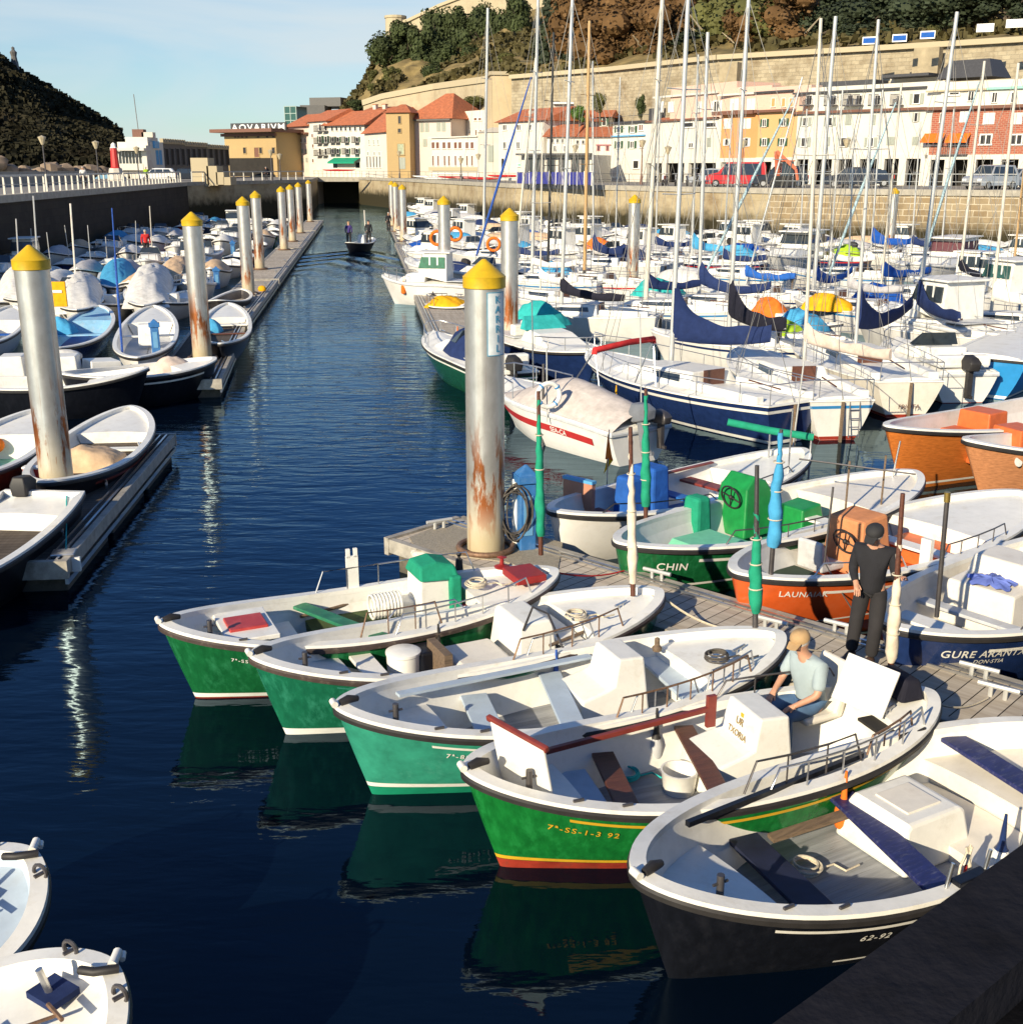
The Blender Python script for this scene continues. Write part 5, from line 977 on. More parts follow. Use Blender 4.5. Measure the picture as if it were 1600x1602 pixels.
def hull_parts(t, h, hullm, capm=WHITE, inm=WHITE, rub=BLACKR, boot=None, stripe=None, floorm=FLOORG, floor=.22, n=28, cap=.105, boot2=None, deckmode=None, fine=True, bh=(.0, .09), sd=.16, sw=.05):
    nv = 9 if fine else 5; us = h.us(n); mb = MB()
    for side in (-1, 1):
        mb.add([h.S(u, j/nv, side) for u in us for j in range(nv+1)], [(i*(nv+1)+j, (i+1)*(nv+1)+j, (i+1)*(nv+1)+j+1, i*(nv+1)+j+1) for i in range(n) for j in range(nv)])
    if h.tr is not None:
        col = [h.S(1, j/nv, -1) for j in range(nv+1)]+[h.S(1, j/nv, 1) for j in range(nv, -1, -1)]; mb.add(col, [tuple(range(len(col)))])
    mb.build('hull', hullm, t, smooth=50)
    def strip(name, f0, f1, m, offs=.006, u0=0, u1=1):
        mb = MB(); uu = [u0+(u1-u0)*(.5-.5*math.cos(PI*k/n) if h.tr is None else 1-math.cos(PI/2*k/n)) for k in range(n+1)]
        for side in (-1, 1): mb.add([h.S(u, f(u), side, offs) for u in uu for f in (f0, (lambda u: (f0(u)+f1(u))/2), f1)], [(i*3+j, (i+1)*3+j, (i+1)*3+j+1, i*3+j+1) for i in range(n) for j in range(2)])
        if h.tr is not None and u1 == 1: mb.add([h.S(1, f(1), sd_, 0)+Vector((offs, 0, 0)) for f, sd_ in ((f0, -1), (f0, 1), (f1, 1), (f1, -1))], [(0, 1, 2, 3)])
        return mb.build(name, m, t, smooth=50)
    if boot: strip('boot_stripe', lambda u: h.vz(u, bh[0]), lambda u: h.vz(u, bh[1]), boot)
    if boot2: strip('waterline_paint', lambda u: h.vz(u, -.12), lambda u: h.vz(u, bh[0]-.005), boot2)
    if stripe: strip('sheer_stripe', lambda u: 1-(sd+sw)/(h.sh(u)-h.bot), lambda u: 1-sd/(h.sh(u)-h.bot), stripe, u0=.14, u1=.86 if h.tr is None else 1)
    if rub:      # rub rail just below the cap
        A = h.ring(0, n, -.085); B = h.ring(-.036, n, -.065); Cc = h.ring(-.04, n, -.022); D = h.ring(-.02, n, .002); mb = MB(); ringband(mb, A, B); ringband(mb, B, Cc); ringband(mb, Cc, D); mb.build('rub_rail', rub, t, smooth=60)
    A = h.ring(-.025, n, 0.0); A2 = h.ring(-.02, n, .035); B2 = h.ring(cap, n, .04); B = h.ring(cap+.004, n, -.02); mb = MB(); ringband(mb, A, A2); ringband(mb, A2, B2); ringband(mb, B2, B); mb.build('gunwale', capm, t, smooth=40)
    if deckmode == 'closed':
        R0 = h.ring(cap, n, .02); c = sum(R0, Vector())/len(R0); R1 = [Vector((p.x, p.y*.5, p.z+.07)) for p in R0]; R2 = [Vector((p.x, 0, p.z+.09)) for p in R0]; mb = MB(); ringband(mb, R0, R1); ringband(mb, R1, R2); mb.build('deck', inm, t, smooth=50); return strip
    # inner liner follows the hull skin a few centimetres inside it
    R0 = h.ring(cap, n, -.01); m_ = len(R0); rows = [R0]
    for f in (.3, .62, 1.0):
        row = []
        for i, p in enumerate(R0):
            k = i if i <= n else (2*n-i if h.tr is None else 2*n+1-i); u = us[min(max(k, 0), n)]; z = p.z+(floor-p.z)*f; q_ = h.S(u, max(.02, h.vz(u, z)), 1)
            yy = min(abs(p.y), max(.01, q_.y-.05)); cx = min(abs(q_.x)-.10, abs(p.x)); row.append(Vector((math.copysign(max(0, cx), p.x), math.copysign(yy, p.y) if abs(p.y) > 1e-5 else 0, z)))
        rows.append(row)
    mb = MB()
    for a_, b_ in zip(rows, rows[1:]): ringband(mb, a_, b_)
    mb.build('inner_liner', inm, t, smooth=60)
    MB().add(rows[-1], [tuple(range(m_))]).build('floor', floorm, t)
    return strip
def deck(t, h, u0, u1, drop=.06, m=WHITE, cap=.12, floor=.22, camber=.04, name='foredeck', n=10, bulk=True):
    mb = MB(); rows = []
    uu = [u0+(u1-u0)*k/n for k in range(n+1)]
    for u in uu:
        z_ = h.sh(u)-drop; wv = max(.01, min(h.w(u)-cap*.9, h.S(u, h.vz(u, z_-.03)).y-.03)); x = h.S(u, h.vz(u, z_)).x; x = max(-h.L/2+cap*.9, min(h.L/2-cap*.9, x)); z = h.sh(u)-drop
        rows.append([Vector((x, wv*q/3, z+camber*(1-(q/3)**2))) for q in range(-3, 4)])
    vs = [p for r_ in rows for p in r_]; mb.add(vs, [(i*7+j, (i+1)*7+j, (i+1)*7+j+1, i*7+j+1) for i in range(n) for j in range(6)])
    mb.build(name, m, t, smooth=50)
    if bulk:
        ub = u0 if u0 > 1-u1 else u1
        i = 0 if ub == u0 else -1
        r_ = rows[i]; yl = max(.05, h.S(ub, h.vz(ub, floor)).y-.08); ym = max(abs(p.y) for p in r_); k_ = min(.8, yl/ym); low = [Vector((p.x, p.y*k_, floor)) for p in r_]; MB().add(r_+low, [(j, j+1, 8+j, 7+j) for j in range(6)]).build('bulkhead', m, t)
def thwart(t, h, u, z, wd=.24, m=WHITE, th=.045, skew=0, cap=.12, name='thwart'):
    w_ = min((h.w(u)-cap)*.97, h.S(u, h.vz(u, z-.12)).y-.05); x = h.S(u, 1).x
    return MB().bar((x-skew, -w_, z), (x+skew, w_, z), wd, th).build(name, m, t, bevel=.008)
def side_rail(t, h, side, u0, u1, m=METAL, hh=.2, inset=.06, n=4, rad=.011, name='side_rail'):
    us_ = [u0+(u1-u0)*k/(n) for k in range(n+1)]; pts = [h.S(u, 1, side, -inset)+Vector((0, 0, .04)) for u in us_]; mb = MB()
    top = [pts[0]]+[p+Vector((0, 0, hh)) for p in ([pts[0].lerp(pts[1], .25)]+pts[1:-1]+[pts[-1].lerp(pts[-2], .25)])]+[pts[-1]]
    mb.tube(top, rad, 6)
    for p in pts[1:-1]: mb.tube([p, p+Vector((0, 0, hh))], rad*.8, 5)
    return mb.build(name, m, t, smooth=60)
def hull_text(t, h, body, size, u, dz, side, m, shear=0, spacing=1.1, name='lettering', offs=.012):
    """text following the hull side: starts at u, baseline dz below the gunwale"""
    vs, fs = text_mesh(body, size, shear, spacing); mb = MB(); out = []
    for v in vs:
        uu = u+(v.x/h.L)*(1 if side < 0 else -1); zz = h.sh(uu)-dz+v.y; out.append(h.S(uu, h.vz(uu, zz), side, offs))
    mb.add(out, fs); return mb.build(name, m, t, fix=False)
class Boat:
    def __init__(s, name, label, A, B, za, zb, zm, beam, cat='boat', group=None, ra=.4, rb=.3, **kw):
        """A, B: photo points of the two gunwale ends"""
        a = P(A[0], A[1], za); b = P(B[0], B[1], zb); a.z = b.z = 0; d = b-a; s.L = d.length; s.rz = math.atan2(d.y, d.x); c = (a+b)/2
        s.h = Hull(s.L, beam, za, zm, zb, ra, rb, **kw); s.t = thing(name, label, cat, c, s.rz, group)
        s.Mi = (Matrix.Translation(c) @ Matrix.Rotation(s.rz, 4, 'Z')); s.M = s.Mi.inverted()
    def loc(s, px, py, z): return s.M @ P(px, py, z)
    def world(s, p): return s.Mi @ Vector(p)
def wheel3(parent, c, r_, nx, m=BLACKR):
    mb = MB(); mb.torus(c, r_, .016, nx, 22, 6); q = Vector(nx).normalized().to_track_quat('Z', 'Y')
    for k in range(4): a = k*PI/2+.3; mb.tube([Vector(c), Vector(c)+q @ Vector((r_*math.cos(a), r_*math.sin(a), 0))], .012, 5)
    mb.ball(c, .04, n=8, m=5); return mb.build('steering_wheel', m, parent, smooth=60)
def outboard(parent, x, y, z, m=BLACKR, s=1.0, tilt=0):
    """outboard engine on a transom, x outwards"""
    g = MB(); 
    def T(p): 
        v = Vector(p); c, sn = math.cos(tilt), math.sin(tilt); v = Vector((v.x*c+v.z*sn, v.y, -v.x*sn+v.z*c)); return Vector((x, y, z))+v*s
    vs = [T((a, b, c)) for a, b, c in ((-.05, -.14, .12), (.38, -.12, .14), (.38, .12, .14), (-.05, .14, .12), (-.08, -.16, .34), (.42, -.14, .34), (.42, .14, .34), (-.08, .16, .34), (-.02, -.11, .50), (.30, -.09, .46), (.30, .09, .46), (-.02, .11, .50))]
    f = []
    for k in (0, 4): f += [(k+i, k+(i+1) % 4, k+4+(i+1) % 4, k+4+i) for i in range(4)]
    o = g.add(vs, f+[(8, 9, 10, 11), (3, 2, 1, 0)]).build('outboard', m, parent, smooth=60, bevel=.03*s)
    g = MB(); g.bar(T((.12, 0, .14)), T((.14, 0, -.55)), .12*s, .16*s).bar(T((.05, 0, -.5)), T((.34, 0, -.5)), .07*s, .07*s); g.build('engine_leg', m, o)
    return o
def fender(loc, m=WHITE, label='', r_=.1, h_=.38, m2=BLUER, grp=None):
    o = thing('fender', label, 'fender', loc, 0, grp)
    MB().lathe([(0, 0), (r_*.8, .03), (r_, .08), (r_, h_-.1), (r_*.7, h_-.03)], n=14).build('body', m, o, smooth=60); MB().lathe([(r_*.75, h_-.04), (r_*.5, h_), (.03, h_+.04), (.012, h_+.3)], n=10).build('neck', m2, o, smooth=60); return o
def rope(pts, r_=.012, m=ROPE, label='', sag=.1, name='mooring_rope'):
    a, b = Vector(pts[0]), Vector(pts[1]); n = 10; q = [a.lerp(b, k/n)-Vector((0, 0, sag*4*(k/n)*(1-k/n))) for k in range(n+1)]
    o = MB().tube(q, r_, 5).build(name, m, smooth=60); return tag(o, label, 'rope', 'mooring ropes')
def furled(name, label, foot, top, r0, m, polem=BWOOD, z0=.12, z1=.95, wob=.10, seed=1, belly=0):
    """pole with a cloth wrapped round it"""
    foot = Vector(foot); top = Vector(top); t = thing(name, label, 'furled sail', foot, 0); d = top-foot
    MB().tube([(0, 0, 0), d], [.035, .025], 8).build('pole', polem, t, smooth=60)
    random.seed(seed); mb = MB(); n = 22; side = Vector((d.y, -d.x, 0)).normalized() if abs(d.x)+abs(d.y) > .01 else Vector((1, 0, 0)); pts = []; rr = []
    for k in range(n+1):
        q = z0+(z1-z0)*k/n; pts.append(d*q+side*.012*math.sin(k*.5+seed)); e = math.sin(PI*min(1, max(0, k/n*1.15+.12)))**.5 if 0 < k < n else .35
        rr.append(r0*(.5+.5*e)*(1.15-.45*k/n)*(1+wob*math.sin(k*1.1+seed)+rnd(-.04, .04)))
    mb.tube(pts, rr, 10); 
    mb.v = [tuple(Vector(v)*(1)+Vector((MN.noise(Vector(v)*9)*.02, MN.noise(Vector(v)*9+Vector((5, 0, 0)))*.02, 0))) for v in mb.v]
    mb.build('sail', m, t, smooth=50)
    for k in (.25, .5, .75): 
        q = z0+(z1-z0)*k; MB().torus(d*q, r0*(1.12-.4*k), .009, d, 12, 5).build('tie', ROPE, t, smooth=60)
    return t
# ================================================================ PEOPLE
def skinmesh(name, joints, edges, mtl, parent, sub=2, root=0, smooth=True):
    me = bpy.data.meshes.new(name); me.from_pydata([j[0] for j in joints], edges, []); o = bpy.data.objects.new(name, me); C.objects.link(o)
    sm = o.modifiers.new('skin', 'SKIN'); sm.use_smooth_shade = True; sm.use_x_symmetry = False
    for i, j in enumerate(joints):
        r_ = j[1]; me.skin_vertices[0].data[i].radius = (r_, r_) if not isinstance(r_, tuple) else r_
        me.skin_vertices[0].data[i].use_root = (i == root)
    ss = o.modifiers.new('sub', 'SUBSURF'); ss.levels = ss.render_levels = sub
    dg = bpy.context.evaluated_depsgraph_get(); dg.update(); ev = o.evaluated_get(dg); nm = bpy.data.meshes.new_from_object(ev, depsgraph=dg)
    bpy.data.objects.remove(o); nm.materials.clear(); nm.materials.append(mtl); nm.shade_smooth(); o = bpy.data.objects.new(name, nm); C.objects.link(o); o.parent = parent; return o
def person(label, loc, rz, J, top, legs, shoes, hat=None, hair=None, sub=2, sc=1.0, fingers=True, sleeve=1.0, group=None, name='person'):
    """J: joints (x forward, y left, z up)"""
    t = thing(name, label, 'person', loc, rz, group); t.scale = (sc,)*3
    V = {k: Vector(v) for k, v in J.items()}
    if 'toeL' not in V: V['toeL'] = V['ankL']+Vector((.17, .03, -.07)); V['toeR'] = V['ankR']+Vector((.17, -.03, -.07))
    hd = V['head']; nk = V['neck']; up = (hd-nk).normalized(); fw = Vector(J.get('look', (1, 0, 0))).normalized(); fw = (fw-up*fw.dot(up)).normalized(); lf = up.cross(fw)
    jt = []; ed = []
    def j(p, r_, pa=None):
        jt.append((Vector(p), r_)); 
        if pa is not None: ed.append((pa, len(jt)-1))
        return len(jt)-1
    pe = j(V['hip'], .10); sp_ = j(V['spine'], .105, pe); ch = j(V['chest'], .12, sp_); n0 = j(nk, .052, ch); h0 = j(hd-up*.055+fw*.01, (.066, .07), n0); h1 = j(hd, (.082, .094), h0); h2 = j(hd+up*.075-fw*.005, (.07, .08), h1)
    no = j(hd-up*.02+fw*.108, .013, h1)
    for q in (-1, 1): j(hd-up*.01+lf*q*.088, .016, h1)
    for s in 'LR':
        sg = 1 if s == 'L' else -1
        a = j(V['sh'+s], .055, ch); b_ = j(V['el'+s], .042, a); w_ = j(V['wr'+s], .028, b_); hdir = (Vector(J.get('hand'+s, V['wr'+s]-V['el'+s]))).normalized()
        pm = j(V['wr'+s]+hdir*.07, (.036, .022), w_)
        sd = hdir.cross(Vector((0, 0, 1))); sd = sd.normalized() if sd.length > .1 else Vector((0, 1, 0)); cu_ = hdir.cross(sd)
        if fingers:
            for k, ln in enumerate((.065, .078, .072, .055)):
                o = sd*(k-1.5)*.019; f1 = j(V['wr'+s]+hdir*.10+o, .0095, pm); f2 = j(V['wr'+s]+hdir*(.10+ln*.55)+o+cu_*.012, .0085, f1); j(V['wr'+s]+hdir*(.10+ln*.85)+o+cu_*.04, .007, f2)
            tb = j(V['wr'+s]+hdir*.045-sd*.036, .011, w_); j(V['wr'+s]+hdir*.085-sd*.052+cu_*.02, .0095, tb)
        hp = j(V['hp'+s], .085, pe); kn = j(V['kn'+s], .055, hp); j(V['ank'+s], .038, kn)
    skinmesh('body', jt, ed, SKIN, t, sub)
    # clothes
    jt = []; ed = []; lo = j(V['hip']+(V['hip']-V['spine'])*.6, (.170, .145)); pe = j(V['hip']+(V['spine']-V['hip'])*.35, (.178, .150), lo); sp_ = j(V['spine'], (.17, .15), pe); ch = j(V['chest'], (.17, .135), sp_); cn = j(V['chest'].lerp(nk, .75), (.085, .075), ch)
    for s in 'LR':
        a = j(V['sh'+s], .078, ch)
        if sleeve >= 1: b_ = j(V['el'+s], .058, a); j(V['el'+s].lerp(V['wr'+s], .93), .042, b_)
        else: j(V['sh'+s].lerp(V['el'+s], .55), .072, a); j(V['sh'+s].lerp(V['el'+s], .9), .074, len(jt)-1)
    skinmesh('jumper' if sleeve >= 1 else 'shirt', jt, ed, top, t, sub)
    jt = []; ed = []; pe = j(V['hip']+(V['spine']-V['hip'])*.45, (.145, .115))
    for s in 'LR': hp = j(V['hp'+s]+(V['kn'+s]-V['hp'+s])*.14, .10, pe); m1 = j(V['hp'+s].lerp(V['kn'+s], .5), .10, hp); kn = j(V['kn'+s], .085, m1); m2 = j(V['kn'+s].lerp(V['ank'+s], .5), .08, kn); j(V['ank'+s]+Vector((0, 0, .0)), .075, m2)
    skinmesh('trousers', jt, ed, legs, t, sub)
    for s in 'LR':
        d = (V['toe'+s]-V['ank'+s]); d.z = 0; d.normalize(); a = V['ank'+s]
        mb = MB(); mb.tube([a-d*.07+Vector((0, 0, -.045)), a+Vector((0, 0, -.035)), a+d*.10+Vector((0, 0, -.05)), a+d*.19+Vector((0, 0, -.06))], [.035, .05, .046, .028], 10); mb.build('shoe', shoes, t, smooth=60)
    q = Matrix((fw, lf, up)).transposed().to_quaternion()
    def head_blob(nm, m, z0, rr, brim=False):
        mb = MB(); n = 14
        prof = [(rr, 0), (rr*1.02, .03), (rr*.93, .06), (rr*.68, .085), (0.0, .096)]
        vs = [hd+q @ Vector((r_*math.cos(2*PI*k/n)*1.08-.006, r_*math.sin(2*PI*k/n), z0+z)) for r_, z in prof for k in range(n)]
        mb.add(vs, [(i*n+k, i*n+(k+1) % n, (i+1)*n+(k+1) % n, (i+1)*n+k) for i in range(len(prof)-1) for k in range(n)])
        if brim:
            b_ = [hd+q @ Vector((.085+e*.0, y, z0+.008)) for y, e in ((-.07, 0), (.07, 0))]+[hd+q @ Vector((.165, .055, z0-.014)), hd+q @ Vector((.18, 0, z0-.012)), hd+q @ Vector((.165, -.055, z0-.014))]
            b2 = [p+up*.008 for p in b_]; mb.add(b_+b2, [(4, 3, 2, 1, 0), (5, 6, 7, 8, 9), (0, 1, 6, 5), (1, 2, 7, 6), (2, 3, 8, 7), (3, 4, 9, 8), (4, 0, 5, 9)])
        mb.build(nm, m, t, smooth=50)
    if hair: head_blob('hair', hair, -.005 if hat else .015, .092)
    if hat: head_blob('cap', hat, .025, .099, True)
    if sub > 1:
        mb = MB()
        for qy in (-1, 1): mb.ball(hd+q @ Vector((.088, qy*.032, .012)), .011, n=8, m=5)
        mb.build('eyes', BLACKR, t); mb = MB(); mb.bar(hd+q @ Vector((.092, -.024, -.048)), hd+q @ Vector((.092, .024, -.048)), .012, .01); mb.build('mouth', mat('lips', (.36, .12, .10), .5), t)
    return t
STAND = dict(hip=(0, 0, .93), spine=(0, 0, 1.12), chest=(.01, 0, 1.32), neck=(.03, 0, 1.46), head=(.05, 0, 1.60), shL=(0, .19, 1.38), shR=(0, -.19, 1.38), elL=(-.02, .25, 1.10), elR=(-.02, -.25, 1.10), wrL=(.08, .24, .86), wrR=(.08, -.24, .86), hpL=(0, .09, .90), hpR=(0, -.09, .90), knL=(.02, .11, .50), knR=(.02, -.11, .50), ankL=(0, .12, .09), ankR=(0, -.12, .09))
# ================================================================ NEAR BOATS, lower row
CREAMR = cloth('cream_sailcloth', (.66, .56, .44))
NB = {}
PB = 'painted open boats moored below the walkway'
def nearboat(key, name, label, A, B, za, zb, zm, beam, hullm, boot, boot2, stripe=None, rub=BROWNR, inm=WHITE, floorm=FLOORG, group=PB, fore=True, ra=.42, bh=(.0, .07), aft=True, sd=.16, sw=.05, foreu=.76, aftd=.26, **kw):
    b = Boat(name, label, A, B, za, zb, zm, beam, group=group, ra=ra, rb=.25, **kw); NB[key] = b
    b.strip = hull_parts(b.t, b.h, hullm, WHITE, inm, rub, boot, stripe, floorm, boot2=boot2, n=44, bh=bh, sd=sd, sw=sw)
    if fore: deck(b.t, b.h, foreu, .975, .05, WHITE)
    if aft: deck(b.t, b.h, .03, .2, aftd, inm, name='aft_deck')
    return b
def console(b, px, py, z=.22, s=1.0, m=WHITE, kind='step', L=1.15, Wd=.62, Hh=.8, flip=False, name='engine_box'):
    q = b.loc(px, py, z); x, y = q.x, q.y; f = -1 if flip else 1
    if kind == 'step': pts = [(-.62, 0), (-.56, .38), (-.18, .46), (-.06, .50), (.02, .82), (.42, .80), (.50, 0)]
    elif kind == 'box': pts = [(-.5, 0), (-.40, .46), (-.33, .50), (.33, .50), (.40, .46), (.5, 0)]
    pts = [(x+f*a*L/1.12, z+c*Hh/.82) for a, c in pts]
    if f < 0: pts = pts[::-1]
    return MB().prof(pts, Wd/2, Wd*.40, y).build(name, m, b.t, bevel=.025)
def placed(b, px, py, z): return b.loc(px, py, z)
# -- boat 1: green with red hatches
b = nearboat('b1', 'open_boat', 'green hulled open boat with red hatches and a green canvas covered console', (252, 977), (870, 893), 1.0, .9, .72, 1.86, GREEN1, WHITE, REDB, bh=(.02, .08))
h = b.h; t = b.t
q = b.loc(385, 985, .75); MB().box((q.x, q.y, .80), (.62, .95, .06)).build('hatch_coaming', WHITE, t, bevel=.01); MB().box((q.x, q.y, .84), (.46, .44, .045), 0).build('hatch', mat('red_hatch', (.42, .04, .035), .45, var=.12, dirt=(.5, .12, .10), dirtamt=.5), t, bevel=.012)
q = b.loc(820, 903, .9); MB().box((q.x, q.y, .94), (.42, .50, .1)).build('hatch', mat('dark_red_hatch', (.27, .018, .016), .45, var=.15), t, bevel=.012)
q = b.loc(785, 888, .9); MB().lathe([(.10, 0), (.11, .02), (.03, .05), (.025, .13), (.07, .15), (0, .17)], (q.x, q.y, .90), 12).build('mooring_bitt', MATS['dark_red_hatch'], t, smooth=40)
q = b.loc(735, 905, .8); MB().box((q.x, q.y, .30), (.5, .8, .5)).build('locker', mat('maroon_paint', (.12, .02, .03), .5), t, bevel=.01)
q = b.loc(718, 880, .9); MB().tube([(q.x, q.y, .75), (q.x, q.y, .95)], .06, 10, .045).tube([(q.x, q.y, .95), (q.x, q.y, 1.0)], .02, 8).ball((q.x, q.y, 1.02), .035).build('bollard', BLACKR, t, smooth=50)
console(b, 622, 975, .22, kind='box', L=.75, Wd=.6, Hh=.62)
q = b.loc(676, 978, .2); x, y = q.x, q.y
MB().prof([(x-.26, .2), (x-.24, 1.0), (x+.24, 1.0), (x+.28, .2)], .3, .26, y).build('console', WHITE, t, bevel=.02)
MB().prof([(x-.27, .95), (x-.23, 1.12), (x, 1.17), (x+.25, 1.10), (x+.29, .92)], .33, .2, y).box((x+.22, y-.05, .62), (.16, .62, .72)).build('canvas_cover', CGREEN, t, bevel=.03)
q = b.loc(603, 960, .5); mb = MB()
for k in range(9): mb.torus((q.x+.045*(k-4), q.y, .62), .16, .018, (1, 0, 0), 16, 6)
mb.build('spiral_hose', WHITE, t, smooth=60)
thwart(t, h, .42, .66, .2, mat('green_board', (.02, .16, .08), .5, var=.3, dirt=(.1, .25, .16), dirtamt=.5, dscale=7), skew=-.35); thwart(t, h, .29, .5, .3, WHITE)
mb = MB(); mb.box((h.S(.47, 1).x, -h.w(.47)*-.55, .34), (1.1, .5, .24)); mb.build('well', mat('mossy_green', (.05, .08, .02), .9, var=.6, vscale=5, dirt=(.02, .12, .05), dirtamt=.8, dscale=4), t)
p = h.S(.5, 1, 1); mb = MB(); mb.box((p.x, p.y-.04, .95), (.16, .04, .5)); mb.box((p.x-.05, p.y-.04, 1.24), (.05, .04, .12)); mb.box((p.x+.05, p.y-.04, 1.24), (.05, .04, .12)); mb.build('oar_crutch', WHITE, t)
side_rail(t, h, 1, .40, .82, hh=.28, n=5); side_rail(t, h, -1, .5, .88, hh=.24, n=5); side_rail(t, h, -1, .42, .62, RUSTM, hh=.3, n=3, inset=.12, name='grab_rail')
hull_text(t, h, "7ª-SS-1-4 87", .07, .12, .27, -1, WHITE, .2, 1.3)
# -- boat 2
b = nearboat('b2', 'open_boat', 'green hulled open boat with a cream engine box and a white drum', (394, 1028), (1033, 925), 1.0, .9, .72, 1.86, GREEN2, WHITE, BLACKR, stripe=mat('teal_line', (.03, .20, .15), .5), bh=(.0, .09), sd=.13, sw=.02)
h = b.h; t = b.t
console(b, 745, 1068, .22, kind='box', L=.95, Wd=.8, Hh=.66, m=CREAM)
console(b, 818, 1040, .22, kind='box', L=.62, Wd=.9, Hh=1.15, m=WHITE, name='console')
q = b.loc(632, 1062, .3); MB().lathe([(0, .2), (.19, .2), (.20, .62), (.21, .63), (.21, .66), (.16, .68), (0, .68)], (q.x, q.y, 0), 20).build('drum', WHITE, t, smooth=40); q = b.loc(665, 1055, .3); MB().box((q.x, q.y, .42), (.22, .34, .46)).build('fuel_tank', BLACKH, t, bevel=.03); q = b.loc(688, 1030, .6); MB().box((q.x, q.y, .5), (.10, .55, .5)).build('wooden_board', OWOOD, t)
thwart(t, h, .26, .56, .26, WHITE); thwart(t, h, .72, .60, .32, WHITE); thwart(t, h, .66, .45, .2, PBLUE)
side_rail(t, h, -1, .52, .82, RUSTM, hh=.26, n=4); side_rail(t, h, -1, .56, .74, hh=.2, n=3, inset=.12, name='grab_rail'); side_rail(t, h, 1, .35, .55, hh=.14, n=2)
q = b.loc(845, 990, .9); mb = MB(); mb.tube([(q.x-.1, q.y+.25, .85), (q.x, q.y+.2, 1.15), (q.x+.1, q.y, 1.12), (q.x+.2, q.y-.35, .62)], .015, 6); mb.build('bent_tube', DMETAL, t, smooth=60)
# -- boat 3
b = nearboat('b3', 'open_boat', 'pale teal hulled open boat with a white stepped console, in the middle of the row', (527, 1108), (1222, 992), 1.02, .92, .74, 1.88, TEAL, WHITE, mat('teal_bottom', (.01, .24, .13), .4), stripe=WHITE, rub=BLACKR, bh=(.11, .16), sd=.15, sw=.03)
h = b.h; t = b.t
console(b, 945, 1115, .22, L=.88, Wd=.70, Hh=.76)
thwart(t, h, .30, .52, .30, PBLUE, skew=.12); thwart(t, h, .47, .56, .26, PBLUE, skew=.2); thwart(t, h, .74, .58, .34, PBLUE, skew=.05)
MB().bar(h.S(.14, 1, 1, -.26)+Vector((0, 0, -.03)), h.S(.6, 1, 1, -.2)+Vector((0, 0, -.03)), .10, .03).build('side_board', PBLUE, t)
side_rail(t, h, -1, .50, .84, RUSTM, hh=.22, n=6); side_rail(t, h, -1, .54, .70, hh=.18, n=3, inset=.13, name='grab_rail'); side_rail(t, h, -1, .72, .86, hh=.2, n=3, inset=.12, name='grab_rail')
hull_text(t, h, "7ª-89-1-1", .085, .16, .30, -1, WHITE, .25, 1.3)
q = b.loc(1028, 1003, .9); MB().lathe([(.05, 0), (.06, .04), (.03, .07), (.03, .15), (0, .17)], (q.x, q.y, .78), 10).build('bitt', OWOOD, t, smooth=40)
mb = MB(); q = b.loc(1112, 1052, .6); mb.box((q.x, q.y, .56), (.10, .62, .03)); mb.build('wooden_slat', OWOOD, t)
# -- boat 4
b = nearboat('b4', 'open_boat', 'green hulled boat with yellow stripes and red bottom where a man sits at the console', (728, 1208), (1458, 1085), 1.02, .92, .74, 1.92, GREEN3, YEL, REDB, stripe=YEL, rub=BLACKR, bh=(.11, .15), sd=.15, sw=.035, foreu=.87)
h = b.h; t = b.t
console(b, 1155, 1220, .22, L=.92, Wd=.72, Hh=.80)
q = b.loc(818, 1215, .9); x, y = q.x, q.y
Mt = Matrix.Rotation(R(20), 3, 'Z') @ Matrix.Rotation(R(-12), 3, 'Y'); MB().box((x, y, 1.0), (.03, .72, .68), M=Mt).build('hatch_lid', WHITE, t, bevel=.01); MB().box((x-.06, y-.0, 1.34), (.05, .80, .055), M=Mt).build('lid_batten', REDBR, t, bevel=.01)
thwart(t, h, .30, .52, .22, BWOOD, skew=.14, name='oar_bench'); thwart(t, h, .48, .58, .2, BWOOD, skew=.20, name='brown_thwart'); thwart(t, h, .24, .45, .3, PBLUE, skew=.05)
q = b.loc(1062, 1225, .3); MB().lathe([(0, .2), (.15, .2), (.18, .44), (.19, .45), (.17, .45), (.14, .23)], (q.x, q.y, 0), 18).build('bucket', WHITE, t, smooth=40)
a = b.loc(845, 1178, .9); c = b.loc(1112, 1108, .98); MB().bar(a, c, .05, .05).box((c.x, c.y, .95), (.10, .05, .34)).build('boat_hook', REDBR, t, bevel=.005)
side_rail(t, h, -1, .50, .90, hh=.24, n=5, inset=.05); side_rail(t, h, -1, .46, .72, DMETAL, hh=.3, n=3, inset=.13, name='grab_rail'); side_rail(t, h, -1, .74, .88, RUSTM, hh=.18, n=3, inset=.16, name='grab_rail'); side_rail(t, h, 1, .60, .86, DMETAL, hh=.2, n=3)
hull_text(t, h, "7ª-SS-1-3 92", .095, .10, .33, -1, YEL, .25, 1.25)
# lettering on the console front
q = b.loc(1155, 1220, .22); GOLD = mat('gold_letters', (.28, .19, .06), .5)
for body, dz, sz in (('UR', .68, .10), ('TXORIA', .56, .09)):
    vs_, fs_ = text_mesh(body, sz, align='CENTER'); mb = MB(); k = .92/1.12; x0, z0 = q.x-.06*k, .22+.50*.80/.82; x1, z1 = q.x+.02*k, .22+.82*.80/.82; dx, dz_ = (x1-x0), (z1-z0)
    mb.add([(x0+dx*((dz+.16+v.y-z0)/dz_)-.016, q.y-v.x, dz+.16+v.y) for v in vs_], fs_); mb.build('lettering', GOLD, t, fix=False)
mb = MB(); mb.box((q.x+.0, q.y, .93), (.012, .05, .05), 0).build('emblem', YEL, t)
